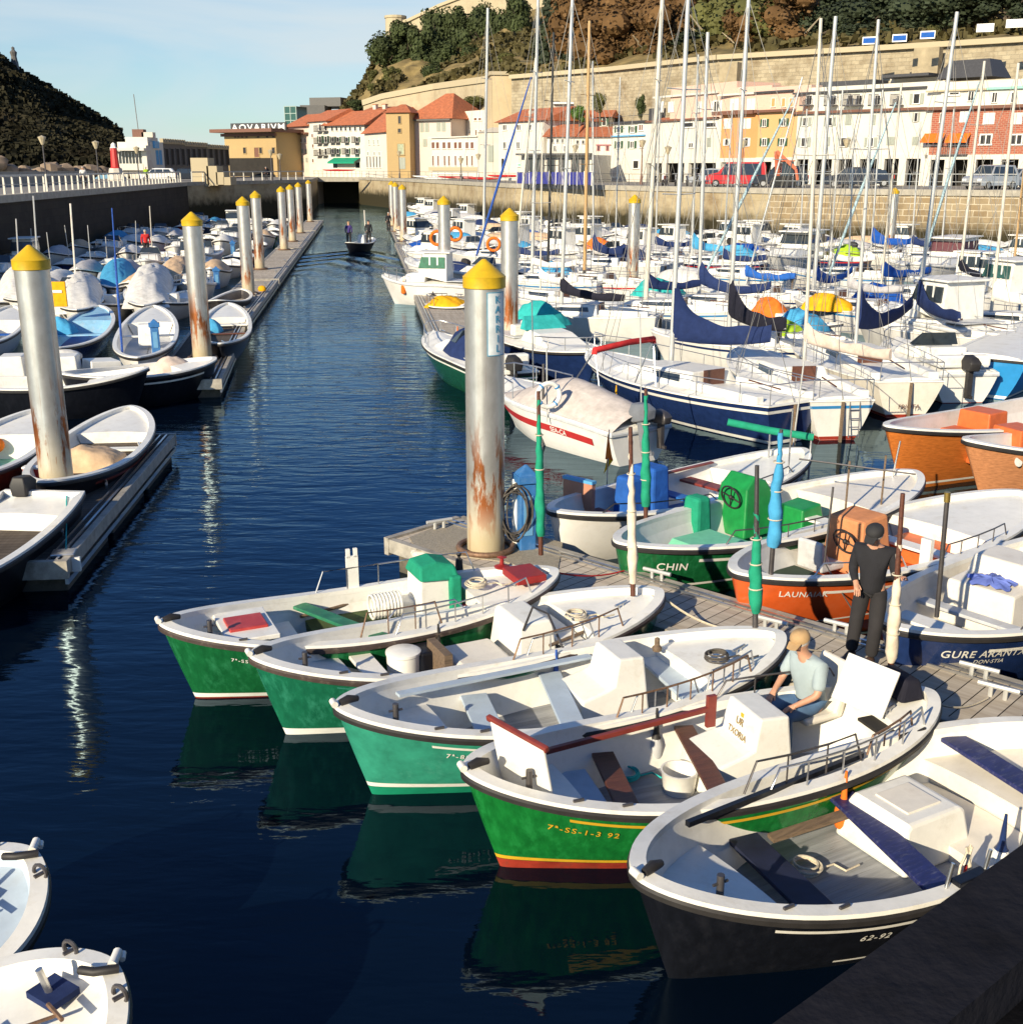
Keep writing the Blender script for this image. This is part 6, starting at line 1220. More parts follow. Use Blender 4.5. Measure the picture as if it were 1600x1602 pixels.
# swivel chair and open locker
cq = b.loc(1262, 1160, .25); ch = thing('helm_seat', 'white moulded helm seat on a pedestal under the seated man', 'seat', b.world((cq.x, cq.y, .22)), b.rz+R(8))
MB().lathe([(.19, 0), (.17, .05), (.08, .1), (.06, .3), (.1, .36)], n=16).build('pedestal', GREYW, ch, smooth=50)
mb = MB(); mb.prof([(-.25, .36), (-.27, .44), (.14, .43), (.32, .94), (.38, .93), (.24, .36)], .24, .23).build('shell', CREAM, ch, bevel=.03)
MB().box((.262, 0, .70), (.02, .22, .04), M=None).build('handle_slot', DMETAL, ch)
q = b.loc(1390, 1105, .8); MB().box((q.x-.28, q.y+.05, 1.06), (.03, .62, .5), M=Matrix.Rotation(R(16), 3, 'Z') @ Matrix.Rotation(R(28), 3, 'Y')).build('locker_lid', WHITE, t, bevel=.01)
MB().box((q.x-.1, q.y-.28, .74), (.6, .5, .03)).build('locker_opening', DARKIN, t); MB().prof([(q.x+.0, .90), (q.x+.10, 1.12), (q.x+.28, 1.10), (q.x+.30, .90)], .28, .2, q.y+.1).build('canvas_bag', CBLACK, t, bevel=.03)
# -- boat 5
b = nearboat('b5', 'open_boat', 'black hulled open boat with dark blue planks, nearest in the lower right', (1000, 1376), (1690, 1140), 1.0, .92, .74, 2.15, BLACKH, None, None, stripe=WHITE, rub=BLACKR, sd=.17, sw=.035, fore=False)
h = b.h; t = b.t
deck(t, h, .76, .97, .22, CREAM); deck(t, h, .62, .76, .42, CREAM, name='side_bench')
q = b.loc(1412, 1318, .22); x, y = q.x, q.y; MB().prof([(x-.44, .22), (x-.38, .62), (x-.32, .67), (x+.32, .67), (x+.36, .63), (x+.42, .22)], .42, .33, y).build('engine_box', WHITE, t, bevel=.035); MB().box((x, y, .675), (.42, .38, .02)).build('box_lid', CREAM, t, bevel=.008)
thwart(t, h, .50, .56, .26, NAVYP, skew=.22); thwart(t, h, .80, .74, .26, NAVYP, skew=.10, name='worn_navy_plank'); thwart(t, h, .30, .42, .3, mat('dark_navy_board', (.012, .016, .04), .6, var=.3), skew=.1)
MB().bar(h.S(.18, 1, 1, -.2)+Vector((0, 0, .0)), h.S(.62, 1, 1, -.17)+Vector((0, 0, .0)), .05, .05).build('side_batten', BLACKH, t)
a = b.loc(1205, 1312, .45); c = b.loc(1440, 1235, .62); MB().bar(a, c, .10, .04).build('oar', OWOOD, t)
side_rail(t, h, -1, .60, .95, mat('rope_rail', (.25, .23, .2), .7, var=.3), hh=.10, n=4)
hull_text(t, h, "62-92", .10, .27, .34, -1, WHITE, .3, 1.2); 
b.strip('low_stripe', lambda u: h.vz(u, .12), lambda u: h.vz(u, .15), WHITE, u0=.25, u1=.6)
for px, py in ((1360, 1405), (1395, 1400)):
    q = b.loc(px, py, .7)
for u in (.42, .50, .58):
    p = h.S(u, 1, -1, -.07); MB().tube([(p.x, p.y, p.z+.02), (p.x+.05, p.y, p.z+.24)], .016, 8).build('thole_pin', METAL, t, smooth=50)
p = h.S(.47, 1, -1, -.07); MB().box((p.x, p.y, p.z+.05), (.34, .1, .06)).build('thole_block', BLACKH, t, bevel=.01)
p = h.S(.72, 1, 1, -.14); MB().box((p.x, p.y, p.z-.02), (.14, .05, .2)).tube([(p.x, p.y-.03, p.z+.06), (p.x+.2, p.y-.06, p.z+.12)], .018, 6).build('block', BLACKR, t, bevel=.01)
# bow fittings for all five
for k, bb in NB.items():
    h = bb.h; t = bb.t; e = h.S(0, 1)
    MB().tube([(e.x-.03, -.05, e.z+.06), (e.x-.03, .05, e.z+.06)], .034, 10).build('bow_roller', WHITE, t, smooth=50); MB().tube([(e.x+.03, -.02, e.z+.06), (e.x+.12, .0, e.z+.075), (e.x+.22, .03, e.z+.05)], [.035, .045, .03], 8).build('anchor_head', BLACKR, t, smooth=60)
    p = h.S(.1, 1, -1, -.3); MB().tube([(p.x, p.y, e.z-.18), (p.x, p.y, e.z+.05)], .03, 10).tube([(p.x-.07, p.y, e.z-.02), (p.x+.07, p.y, e.z-.02)], .012, 6).build('samson_post', DMETAL, t, smooth=50)
    for u in (.16, .24): p = h.S(u, 1, -1, -.06); MB().box((p.x, p.y, p.z+.055), (.10, .025, .025)).build('fairlead', DMETAL, t, bevel=.005)
    q = h.S(.88, 1, -1, -.35); cleat(t, q.x, q.y*.3, h.sh(.88)-.03, .4, .7)
# furled sails of the near row
f = lambda bb, px, py, z: NB[bb].world(NB[bb].loc(px, py, z))
def topat(foot, px, py): return PY(px, py, foot.y)
p = P(846, 868, .9); furled('furled_sail', 'green furled sail on a pole at the walkway, beside the coiled hose', p, topat(p, 842, 612), .065, CGREEN, seed=2)
p = P(990, 932, .88); furled('furled_sail', 'cream furled sail wrapped on a mast on the second boat', p, topat(p, 986, 668), .06, CREAMR, seed=3, z0=.08)
p = P(1181, 988, .88); furled('furled_sail', 'green furled sail with a black mast head, on the teal boat', p, topat(p, 1184, 728), .075, CGREEN, seed=4, polem=DMETAL, z1=.72)
p = P(1393, 1046, .9); furled('furled_sail', 'cream furled sail on the mast held by the standing man', p, topat(p, 1412, 772), .062, CREAMR, seed=5, z1=.72, z0=.04)
# odds and ends lying in the near boats
def coil(bb, px, py, z, m, label, R_=.14, n=4):
    p = NB[bb].world(NB[bb].loc(px, py, z)); mb = MB(); random.seed(int(px))
    for k in range(n): mb.torus((rnd(-.02, .02), rnd(-.02, .02), .012+.016*k), R_-.012*k+rnd(-.01, .01), .011, (rnd(-.08, .08), rnd(-.08, .08), 1), 22, 5)
    mb.tube([(R_, 0, .01), (R_+.12, .06, .01), (R_+.2, -.04, .01), (R_+.34, .05, .01)], .011, 5); o = mb.build('rope_coil', m, smooth=60); o.location = p; tag(o, label, 'rope')
def lying(bb, pa, pb, z, m, label, name='oar', r_=.022):
    a = NB[bb].world(NB[bb].loc(*pa, z)); c = NB[bb].world(NB[bb].loc(*pb, z)); a.z = c.z = z; o = thing(name, label, name.replace('_', ' '), a); d = c-a
    MB().tube([(0, 0, 0), d*.78], r_, 8).build('shaft', m, o, smooth=60); dn = d.normalized(); MB().bar(d*.78, d, .12, .02).build('blade', m, o, bevel=.006)
lying('b1', (470, 965), (620, 925), .55, OWOOD, 'wooden oar lying along the boat with red hatches'); lying('b2', (860, 1010), (985, 960), .66, OWOOD, 'short oar on the thwarts of the boat with the white drum')
coil('b1', 745, 915, .86, ROPE, 'rope coil on the foredeck of the boat with red hatches'); coil('b2', 900, 965, .84, ROPE, 'rope coil on the foredeck of the boat with the white drum'); coil('b3', 1120, 1030, .87, DROPE, 'dark rope coil on the deck of the teal boat'); coil('b4', 980, 1215, .25, CTURQ, 'turquoise rope coil on the floor of the yellow striped boat'); coil('b5', 1260, 1360, .25, ROPE, 'rope coil on the floor of the black boat'); coil('b5', 1540, 1235, .5, DROPE, 'dark rope coil on the bench of the black boat', .12)
for bb, u, lab, m, m2 in (('b2', .62, 'white fender between the second and third green boats', WHITE, BLUER), ('b3', .58, 'grey fender between the teal boat and the yellow striped boat', GREYW, BLACKR), ('b4', .66, 'orange fender between the yellow striped boat and the black boat', CORG, CORG), ('b1', .60, 'black fender between the first two green boats', BLACKR, BLACKR)):
    hh = NB[bb].h; p = NB[bb].world(hh.S(u, .75, -1, .10)); p.z = hh.sh(u)-.5; fender(p, m, lab, .075, .3, m2)
# fenders and floats on boat 5
b = NB['b5']
for px, py, lab, m, m2 in ((1560, 1372, 'white fender with a navy top hanging on the black boat', WHITE, NAVY),):
    p = P(px, py, .35); fender(p, m, lab, .085, .3, m2)
p = P(1503, 1412, .3); o = MB().lathe([(0, 0), (.05, .02), (.06, .1), (.02, .16), (.012, .35)], n=10).build('small_float', RED, smooth=50); o.location = p; tag(o, 'small red float dangling from ropes on the black boat', 'float')
random.seed(2); mb = MB(); p0 = P(1512, 1325, .78)
for k in range(5): mb.tube([p0+Vector((rnd(-.05, .05), rnd(-.03, .03), 0)), p0+Vector((rnd(-.06, .06), -.05, -.15)), p0+Vector((rnd(-.08, .08), -.06, -.32))], .012, 5)
tag(mb.build('rope_bunch', ROPE, smooth=60), 'cream rope ends tied on the rail of the black boat', 'rope')
# ---------------------------------------------------------------- people
SWEATER = mat('black_jumper', (.012, .012, .016), .9, var=.2, bump=.3, bscale=80); TROU = mat('charcoal_trousers', (.022, .02, .022), .9, var=.2); JEANS = mat('blue_jeans', (.07, .14, .26), .85, var=.2); TEE = mat('grey_blue_shirt', (.33, .40, .42), .85, var=.08, bump=.4, bscale=7); CAPT = mat('tan_cap', (.42, .27, .13), .8, var=.15); CAPB = mat('black_cap', (.02, .02, .022), .8); GHAIR = mat('grey_hair', (.35, .32, .30), .8, var=.3, vscale=40); SHOE = mat('brown_shoe', (.08, .045, .03), .6)
fp = P(1352, 1037, .51); J = dict(STAND)
mast = P(1403, 900, 1.65)
J.update(head=(.11, .0, 1.58), neck=(.05, 0, 1.455), look=(1, -.15, -.45), chest=(.03, 0, 1.32), shL=(.0, .19, 1.37), shR=(.0, -.19, 1.37), elL=(.06, .27, 1.10), wrL=(.26, .34, 1.18), handL=(.6, .4, .3), elR=(.0, -.23, 1.11), wrR=(.18, -.14, 1.0), knL=(.07, .10, .50), knR=(-.02, -.14, .50), ankR=(-.02, -.17, .09), ankL=(.03, .07, .09))
man = person('man in a black cap and jumper standing on the walkway holding a wrapped mast', (fp.x, fp.y, .52), math.atan2(-.75, -.45), J, SWEATER, TROU, SHOE, hat=CAPB, hair=GHAIR, sc=1.02)
sp2 = NB['b4'].world(NB['b4'].loc(1262, 1160, .25)); J = dict(hip=(0, 0, .52), spine=(.03, 0, .72), chest=(.08, 0, .93), neck=(.15, 0, 1.08), head=(.20, 0, 1.22), look=(1, .25, -.15), shL=(.08, .19, .99), shR=(.08, -.19, .99), elL=(.16, .26, .72), elR=(.16, -.26, .72), wrL=(.36, .17, .62), wrR=(.36, -.17, .62), hpL=(.02, .1, .50), hpR=(.02, -.1, .50), knL=(.45, .13, .50), knR=(.45, -.13, .50), ankL=(.42, .13, .09), ankR=(.42, -.13, .09))
person('man in a tan cap and grey blue shirt seated in the green boat, back turned', (sp2.x, sp2.y, .20), NB['b4'].rz+PI+R(8), J, TEE, JEANS, SHOE, hat=CAPT, hair=GHAIR, sc=1.02, sleeve=.5)
# ================================================================ UPPER ROW BEYOND THE WALKWAY
UG = 'painted open boats moored beyond the walkway'
WH2 = mat('white_boat_side', (.72, .70, .66), .35, dirt=(.4, .36, .3), dirtamt=.4, var=.06)
ORP = mat('orange_inner_paint', (.62, .13, .03), .5, var=.15); BLP = mat('blue_inner_paint', (.02, .13, .42), .5, var=.2); TQP = mat('turquoise_inner_paint', (.10, .42, .34), .5, var=.15); GRP = mat('green_inner_paint', (.01, .22, .05), .4, var=.2)
# blue and white
b = Boat('open_boat', 'white hulled open boat with black stripes and blue interior, beyond the walkway head', (862, 800), (1258, 703), .95, .95, .75, 1.95, group=UG, ra=.3, rb=.3); NB['u1'] = b; h = b.h; t = b.t
st = hull_parts(t, h, WH2, WHITE, WHITE, BLACKR, None, BLACKH, BLP, n=40, sd=.2, sw=.05); deck(t, h, .72, .975, .05, WHITE)
thwart(t, h, .62, .62, .3, REDBR); thwart(t, h, .5, .55, .25, BLP); thwart(t, h, .22, .55, .4, REDBR)
q = b.loc(905, 802, .5); MB().box((q.x, q.y, .75), (.10, .62, .62), .15).build('stern_board', mat('terracotta_board', (.45, .20, .12), .6, var=.1), t, bevel=.01); MB().box((q.x, q.y, 1.08), (.12, .64, .05), .15).build('board_cap', LBL, t)
q = b.loc(985, 815, .3); MB().box((q.x, q.y, .65), (.42, .5, .9), 0, .8, .8).build('covered_seat', CBLUE, t, bevel=.05); q = b.loc(1015, 805, .3); MB().box((q.x, q.y, .7), (.45, .6, 1.0), 0, .85, .85).build('covered_console', CBLUE, t, bevel=.05)
side_rail(t, h, -1, .1, .45, BLACKR, hh=.14, n=3); side_rail(t, h, -1, .45, .8, DMETAL, hh=.16, n=3)
for s_ in (1,): MB().bar(h.S(.35, 1, 1, -.16)+Vector((0, 0, .06)), h.S(.72, 1, 1, -.16)+Vector((0, 0, .06)), .07, .03).build('side_batten', REDBR, t)
# green, CHIN
b = Boat('open_boat', 'dark green hulled boat with white stripes and green consoles, name ending CHIN', (966, 850), (1432, 738), .95, .95, .78, 2.15, group=UG, ra=.25, rb=.35); NB['u2'] = b; h = b.h; t = b.t
st = hull_parts(t, h, GREEN1, WHITE, WHITE, BLACKR, WHITE, WHITE, TQP, n=40, sd=.17, sw=.05, bh=(.22, .26)); deck(t, h, .70, .975, .05, CREAM)
hull_text(t, h, 'CHIN', .17, .055, .36, -1, WHITE, 0, 1.1)
q = b.loc(1160, 830, .3); MB().prof([(q.x-.35, .3), (q.x-.25, 1.1), (q.x-.05, 1.3), (q.x+.2, 1.2), (q.x+.5, .8), (q.x+.55, .3)], .38, .28, q.y).build('console', GRP, t, bevel=.03); wheel3(t, (q.x-.36, q.y-.05, .95), .2, (1, 0, .3))
q = b.loc(1088, 842, .3); MB().box((q.x, q.y, .65), (.36, .42, .75), 0, .8, .8).build('covered_seat', CGREEN, t, bevel=.06); q = b.loc(1250, 830, .3); MB().prof([(q.x-.3, .3), (q.x-.25, .75), (q.x+.2, .8), (q.x+.3, .3)], .3, .25, q.y).build('engine_box', GRP, t, bevel=.03)
MB().prof([(b.loc(1060, 850, .5).x-.2, .5), (b.loc(1060, 850, .5).x-.1, .60), (b.loc(1060, 850, .5).x+.7, .60), (b.loc(1060, 850, .5).x+.7, .5)], .5, .5, 0).build('mint_deck', mat('mint_paint', (.16, .50, .32), .5), t)
thwart(t, h, .12, .6, .2, REDBR); thwart(t, h, .6, .6, .3, WHITE); side_rail(t, h, -1, .2, .6, DMETAL, hh=.2, n=5)
for px in (1322, 1378):
    p = b.loc(px, 800 if px == 1322 else 790, .78); MB().tube([(p.x, p.y, .75), (p.x, p.y, 1.62)], .018, 6).build('frame_post', OWOOD, t)
a, c_ = b.loc(1250, 718, 1.62), b.loc(1432, 742, 1.62); MB().tube([a, c_], .014, 6).build('frame_bar', DMETAL, t)
# orange
b = Boat('open_boat', 'orange hulled boat with a covered orange console and steering wheel beyond the walkway', (1151, 897), (1602, 770), .95, .95, .78, 2.2, group=UG, ra=.3, rb=.35); NB['u3'] = b; h = b.h; t = b.t
st = hull_parts(t, h, ORANGE, WHITE, WHITE, BLACKR, None, WHITE, ORP, n=44, sd=.18, sw=.045, boot2=None); deck(t, h, .66, .975, .05, WHITE)
hull_text(t, h, 'LAUNAIAK', .125, .055, .27, -1, WHITE, 0, 1.1); st('low_line', lambda u: h.vz(u, .12), lambda u: h.vz(u, .15), WHITE)
q = b.loc(1335, 890, .3); MB().prof([(q.x-.32, .3), (q.x-.28, 1.15), (q.x+.28, 1.2), (q.x+.42, .3)], .38, .32, q.y).build('console', mat('faded_orange_cover', (.55, .22, .09), .8, var=.15, bump=.4, bscale=8), t, bevel=.05); wheel3(t, (q.x-.42, q.y-.12, .85), .2, (1, 0, .4), BLACKR)
q = b.loc(1285, 895, .3); MB().prof([(q.x-.3, .4), (q.x-.34, .85), (q.x-.28, .87), (q.x-.1, .5), (q.x+.3, .48), (q.x+.3, .38)], .24, .22, q.y).build('helm_seat', GREYW, t, bevel=.03)
q = b.loc(1250, 925, .3); MB().box((q.x, q.y, .45), (.9, 1.0, .02)).build('dark_mat', mat('dark_green_mat', (.03, .05, .03), .9), t)
q = b.loc(1440, 850, .5); MB().box((q.x, q.y, .4), (.7, .8, .3)).build('engine_hatch', ORP, t, bevel=.02); MB().box((q.x+.5, q.y+.1, .42), (.5, .6, .1)).build('green_box', GRP, t)
q = b.loc(1447, 885, .7); MB().box((q.x, q.y, .85), (.08, .16, .5)).build('oar_crutch', WHITE, t)
thwart(t, h, .55, .62, .26, WHITE); thwart(t, h, .14, .6, .18, WHITE); side_rail(t, h, -1, .12, .34, METAL, hh=.18, n=3); side_rail(t, h, -1, .45, .7, DMETAL, hh=.2, n=4)
# navy
b = Boat('open_boat', 'navy blue hulled boat with white lettering and a cloth on its box', (1396, 982), (1800, 824), .98, .95, .80, 2.3, group=UG, ra=.3, rb=.35); NB['u4'] = b; h = b.h; t = b.t
st = hull_parts(t, h, NAVY, WHITE, CREAM, BLACKR, None, WHITE, GREYW, n=44, sd=.20, sw=.05); deck(t, h, .7, .975, .05, WHITE)
hull_text(t, h, 'GURE ARANTXA', .15, .055, .32, -1, WHITE, 0, 1.1); hull_text(t, h, 'DON·STIA', .085, .12, .42, -1, WHITE, 0, 1.1)
q = b.loc(1562, 955, .4); x, y = q.x, q.y; MB().prof([(x-.62, .25), (x-.55, .85), (x-.1, .88), (x, 1.1), (x+.6, 1.1), (x+.7, .25)], .52, .45, y).build('engine_box', CREAM, t, bevel=.03)
random.seed(9); mb = MB(); c0 = Vector((x-.32, y-.02, .885)); n = 40; vs = [c0+Vector((0, 0, .07))]
for ring_ in (1, 2, 3):
    for k in range(n):
        a = 2*PI*k/n; r_ = (.10*ring_)*(1+.22*math.sin(5*a)+.1*math.sin(3*a+1)); vs.append(c0+Vector((r_*math.cos(a)*.85, r_*math.sin(a), .03+.018*math.sin(a*14+ring_)+(-.02 if ring_ == 3 else .02))))
fs = [(0, 1+k, 1+(k+1) % n) for k in range(n)]+[(1+(r_*n)+k, 1+(r_+1)*n+k, 1+(r_+1)*n+(k+1) % n, 1+r_*n+(k+1) % n) for r_ in (0, 1) for k in range(n)]
o = mb.add([b.world(v) for v in vs], fs).build('cloth', CPERI, smooth=60); tag(o, 'crumpled periwinkle blue cloth on the engine box of the navy boat', 'cloth')
thwart(t, h, .18, .65, .3, WHITE); thwart(t, h, .30, .6, .2, GREYW); side_rail(t, h, -1, .2, .5, DMETAL, hh=.12, n=4)
p = P(1465, 965, .95); t_ = thing('boat_pole', 'plain steel pole with a brass tip standing on the navy boat', 'pole', p); MB().tube([(0, 0, 0), topat(p, 1481, 785)-p], .03, 8).build('shaft', DMETAL, t_, smooth=60); MB().tube([topat(p, 1481, 785)-p, topat(p, 1482, 770)-p], .038, 8).build('tip', mat('brass', (.5, .35, .1), .35, .8), t_, smooth=60)
p = P(1205, 905, .9); furled('furled_sail', 'light blue furled sail leaning on the orange boat', p, topat(p, 1222, 672), .085, CLBLUE, seed=6, z0=.22, z1=.98, polem=DMETAL)
p = P(1010, 812, .85); furled('furled_sail', 'green furled sail standing on the dark green boat', p, topat(p, 1010, 608), .075, CGREEN, seed=7, z0=.1)
p = P(1296, 860, .9); 
a = P(1138, 660, 1.5); c_ = PY(1272, 684, P(1138, 660, 1.5).y-.3); o = thing('boom_roll', 'long green rolled canvas on a horizontal boom over the water', 'boom', a); MB().tube([(0, 0, 0), (c_-a)*.5-Vector((0, 0, .02)), c_-a], .07, 10).build('canvas', CGREEN, o, smooth=60); MB().tube([(c_-a)*.98-Vector((0, 0, 1.4)), (c_-a)*.98+Vector((0, 0, .1))], .02, 6).build('pole', METAL, o); MB().tube([(c_-a)*.5-Vector((0, 0, 1.5)), (c_-a)*.5], .02, 6).build('support', METAL, o)
for px, y0, x1, y1, l in [(1262, 0, 0, 0, '')]: pass
for i, (x0, y0, x1, y1, z_, m, l) in enumerate([(835, 620, 832, 470, 1, METAL, 'thin metal whip pole left of the lettered speedboat'), (856, 640, 855, 545, 1, ALU, 'short white pole behind the green furled sail'), (1004, 640, 1001, 490, 1, ALU, 'white pole before the covered speedboat stern'), (1240, 690, 1262, 530, .9, ALU, 'white whip pole above the blue and white boat'), (1393, 745, 1408, 690, .9, METAL, 'short light pole by the dark green boat bow'), (1292, 850, 1303, 762, .9, DMETAL, 'brown grey pole behind the light blue sail'), (1233, 730, 1240, 640, .9, METAL, 'dark pole next to the light blue sail')]):
    p = P(x0, y0, z_); o = MB().tube([(0, 0, -.3), topat(p, x1, y1)-p], .016, 6).build('boat_pole', m); o.location = p; tag(o, l, 'pole')
# small flag
p = P(950, 720, 1.2); 
o = thing('flag', 'small orange and yellow flag hanging before the speedboat reflection', 'flag', p); MB().tube([(0, 0, -.5), (.02, 0, .55)], .01, 5).build('staff', METAL, o); MB().add([(.0, 0, .5), (.07, -.03, .1), (.1, .0, .0), (-.04, 0, .02)], [(0, 1, 2, 3)]).m(1).add([(.0, .01, .05), (.1, .0, .0), (-.06, 0, -.25)], [(0, 1, 2)]).build('cloth', [CORG, CYEL], o, fix=False)
# varnished bows at the right edge
for i, (A, B, m, l, bm) in enumerate([((1388, 668), (1800, 600), VARN, 'varnished orange wooden boat with a white gunwale, bow pointing left at the right edge', 2.1), ((1512, 690), (1900, 655), VARN2, 'pale varnished wooden boat overlapping the orange one at the right edge', 2.0)]):
    b = Boat('wooden_boat', l, A, B, 1.35, 1.2, 1.05, bm, ra=.75, rb=.3, group='varnished wooden boats'); h = b.h; t = b.t
    st = hull_parts(t, h, m, WHITE, WHITE, BLACKR, WHITE, None, ORP, n=40, bh=(.08, .13)); 
    q = b.loc(1535 if i == 0 else 1590, 672 if i == 0 else 700, .8); MB().box((q.x, q.y, .85), (.7, .8, .75), 0, .9, .9).build('engine_box', ORP, t, bevel=.03); MB().box((q.x-.7, q.y, .7), (.5, .7, .4)).build('seat_box', ORP, t, bevel=.03)
    if i: MB().lathe([(0, 0), (.09, 0), (.09, .01), (0, .012)], n=14).build('oval_plate', WHITE, t).matrix_local = Matrix.Translation(h.S(.1, .85, -1, .03)) @ Matrix.Rotation(R(75), 4, 'X')
# ================================================================ LEFT BOATS NEAR
LG = 'boats moored along the left pontoon'
def lboat(name, label, A, B, hullm, beam=1.8, inm=WHITE, fl=GREYW, za=.95, zb=.9, zm=.72, boot=None, boot2=None, stripe=None, fore=True, tr=None, **kw):
    b = Boat(name, label, A, B, za, zb, zm, beam, group=LG, tr=tr, **kw); hull_parts(b.t, b.h, hullm, WHITE, inm, BLACKR, boot, stripe, fl, boot2=boot2, n=32)
    if fore: deck(b.t, b.h, .72 if fore == 1 else .03, .975 if fore == 1 else .3, .05, inm)
    return b
b = lboat('open_boat', 'white double ended boat with a tan tarpaulin right of the near left pile', (70, 755), (205, 636), BLACKH, 1.9, stripe=REDBR); t = b.t; h = b.h
thwart(t, h, .6, .55, .25)
q = b.loc(140, 705, .8); random.seed(3)
def tarp(root_label, loc, rz, Lx, Ly, hh, m, seed=1, cat='tarpaulin', z0=.75, rid=.5, nm='tarpaulin', grp=None):
    random.seed(seed); mb = MB(); sd = Vector((seed*3.1, 0, 0))
    def fn(u, v):
        x = (u-.5)*Lx; y = (v-.5)*Ly*(1-.15*abs(2*u-1)); r_ = (1-abs(2*v-1)**2.4)*(1-abs(2*u-1)**4)*(.8+.2*math.cos((u-.35)*4))
        fold = abs(math.sin((x*1.1+y*2.3)*3+4*MN.noise(Vector((x, y, 1))+sd))); z = hh*r_*(1-.13*fold)+MN.noise(Vector((x*2, y*2, 0))+sd)*.10*hh*r_+MN.noise(Vector((x*7, y*6, 0))+sd)*.03-(.12 if min(v, 1-v) < .02 or min(u, 1-u) < .02 else 0)
        return (x+MN.noise(Vector((x*3, y*3, 4))+sd)*.04, y, z)
    mb.grid(fn, 22, 18); o = mb.build(nm, m, smooth=80); o.location = loc; o.rotation_euler = (0, 0, rz); return tag(o, root_label, cat, grp)
w_ = b.world((q.x, q.y, .55)); tarp('tan tarpaulin draped over the white boat beside the near left pile', (w_.x, w_.y, .6), b.rz, 1.2, 1.4, .34, CTAN, 2)
o = MB().box((q.x-.1, q.y+.1, .5), (1.1, .8, .55), 0, .6, .7).build('locker', WHITE, t)
b = lboat('open_boat', 'white boat with a mint green floor, left of the near left pile', (-130, 760), (62, 640), mat('red_brown_hull', (.16, .03, .02), .4, var=.3), 1.9, fl=CMINT); q = b.loc(-5, 700, .5); o = MB().ball((0, 0, 0), .16, n=12, m=8).build('orange_buoy', CORG, smooth=60); o.location = b.world((q.x, q.y, .55)); tag(o, 'round orange buoy in the mint floored boat', 'buoy')
b = Boat('open_boat', 'white transom boat with a black outboard, in shade at the left edge', (-260, 960), (70, 770), .9, .9, .75, 1.9, group=LG, ra=.5, rb=.1, tr=.72); hull_parts(b.t, b.h, BLACKH, WHITE, PBLUE, BLACKR, None, None, PBLUE, n=32); deck(b.t, b.h, .84, .985, .06, WHITE, name='stern_deck'); o = outboard(b.t, b.h.L/2-.15, .35, .75, BLACKR, .9)  # blue shade inside is put into the liner and floor colour
# navy hulls coloured black, the shade on them put into the paint
b = lboat('open_boat', 'long dark hulled boat with white boxes behind the near left pile', (-110, 590), (232, 576), BLACKH, 1.9, boot2=None, boot=None, stripe=None, zm=.85, za=1.1, zb=1.15, fore=1, rb=.55); t = b.t
for px in (22, 105): q = b.loc(px, 575, .9); MB().box((q.x, q.y, .85), (.7, .8, .8), 0, .85, .9).build('locker_box', WHITE, t, bevel=.03)
for px, py in ((100, 560), ): q = b.loc(px, py, .9); MB().ball((q.x, q.y, .95), .4, 1.3, .8, .5).build('white_cover', CWHITE, t, smooth=70)
b = lboat('open_boat', 'black hulled boat with a cream bag, its end touching the second left pontoon', (95, 585), (337, 560), BLACKH, 2.0, stripe=WHITE, zm=.85, za=1.0, zb=1.0, rb=.3); t = b.t
q = b.loc(160, 575, .8); MB().prof([(q.x-.45, .4), (q.x-.4, 1.05), (q.x+.4, 1.0), (q.x+.5, .4)], .42, .4, q.y).build('console', WHITE, t, bevel=.02)
q = b.loc(270, 572, .8); w_ = b.world((q.x, q.y, 0)); tarp('cream bagged tarpaulin bundle on the black hulled left boat', (w_.x, w_.y, .72), b.rz, 1.0, .9, .38, CBEIGE, 5)
b = lboat('open_boat', 'light blue interior boat just right of the near left pile top', (90, 545), (155, 478), NAVY, 1.9, inm=mat('sky_blue_inner', (.25, .48, .66), .5, dirt=(.6, .62, .62), dirtamt=.6, dscale=4), fl=BLP); t = b.t; thwart(t, b.h, .5, .55, .3, MATS['sky_blue_inner']); q = b.loc(98, 520, .6); w_ = b.world((q.x, q.y, 0)); tarp('bright blue tarpaulin heap in the light blue boat', (w_.x, w_.y, .7), 0, .9, .8, .45, CLBLUE, 7)
b = lboat('open_boat', 'white open boat behind the blue pedestal with a painted registration', (215, 560), (240, 478), WH2, 2.0, stripe=BWOOD); thwart(b.t, b.h, .55, .55, .3); MB().box((0, 0, .7), (.5, .6, .7), 0, .85, .9).build('console', WHITE, b.t, bevel=.02)
b = lboat('open_boat', 'white round ended boat right of the second left pile', (345, 538), (357, 474), BLACKH, 1.8); thwart(b.t, b.h, .62, .6, .3); thwart(b.t, b.h, .45, .55, .14, BWOOD); q = b.loc(333, 515, .6); w_ = b.world((q.x, q.y, 0)); tarp('blue sheet folded in the round ended boat by the second pile', (w_.x, w_.y, .6), 0, .6, .7, .4, CLBLUE, 4)
b = lboat('rubber_dinghy', 'black rubber dinghy with a red edge behind the round ended boat', (340, 470), (378, 452), BLACKR, 1.6, inm=DMETAL, fl=DMETAL, fore=0)
b = lboat('open_boat', 'white boat at the left frame edge level with the blue boat', (-60, 545), (20, 478), WH2, 1.9); thwart(b.t, b.h, .5, .55, .3, CBLUE)
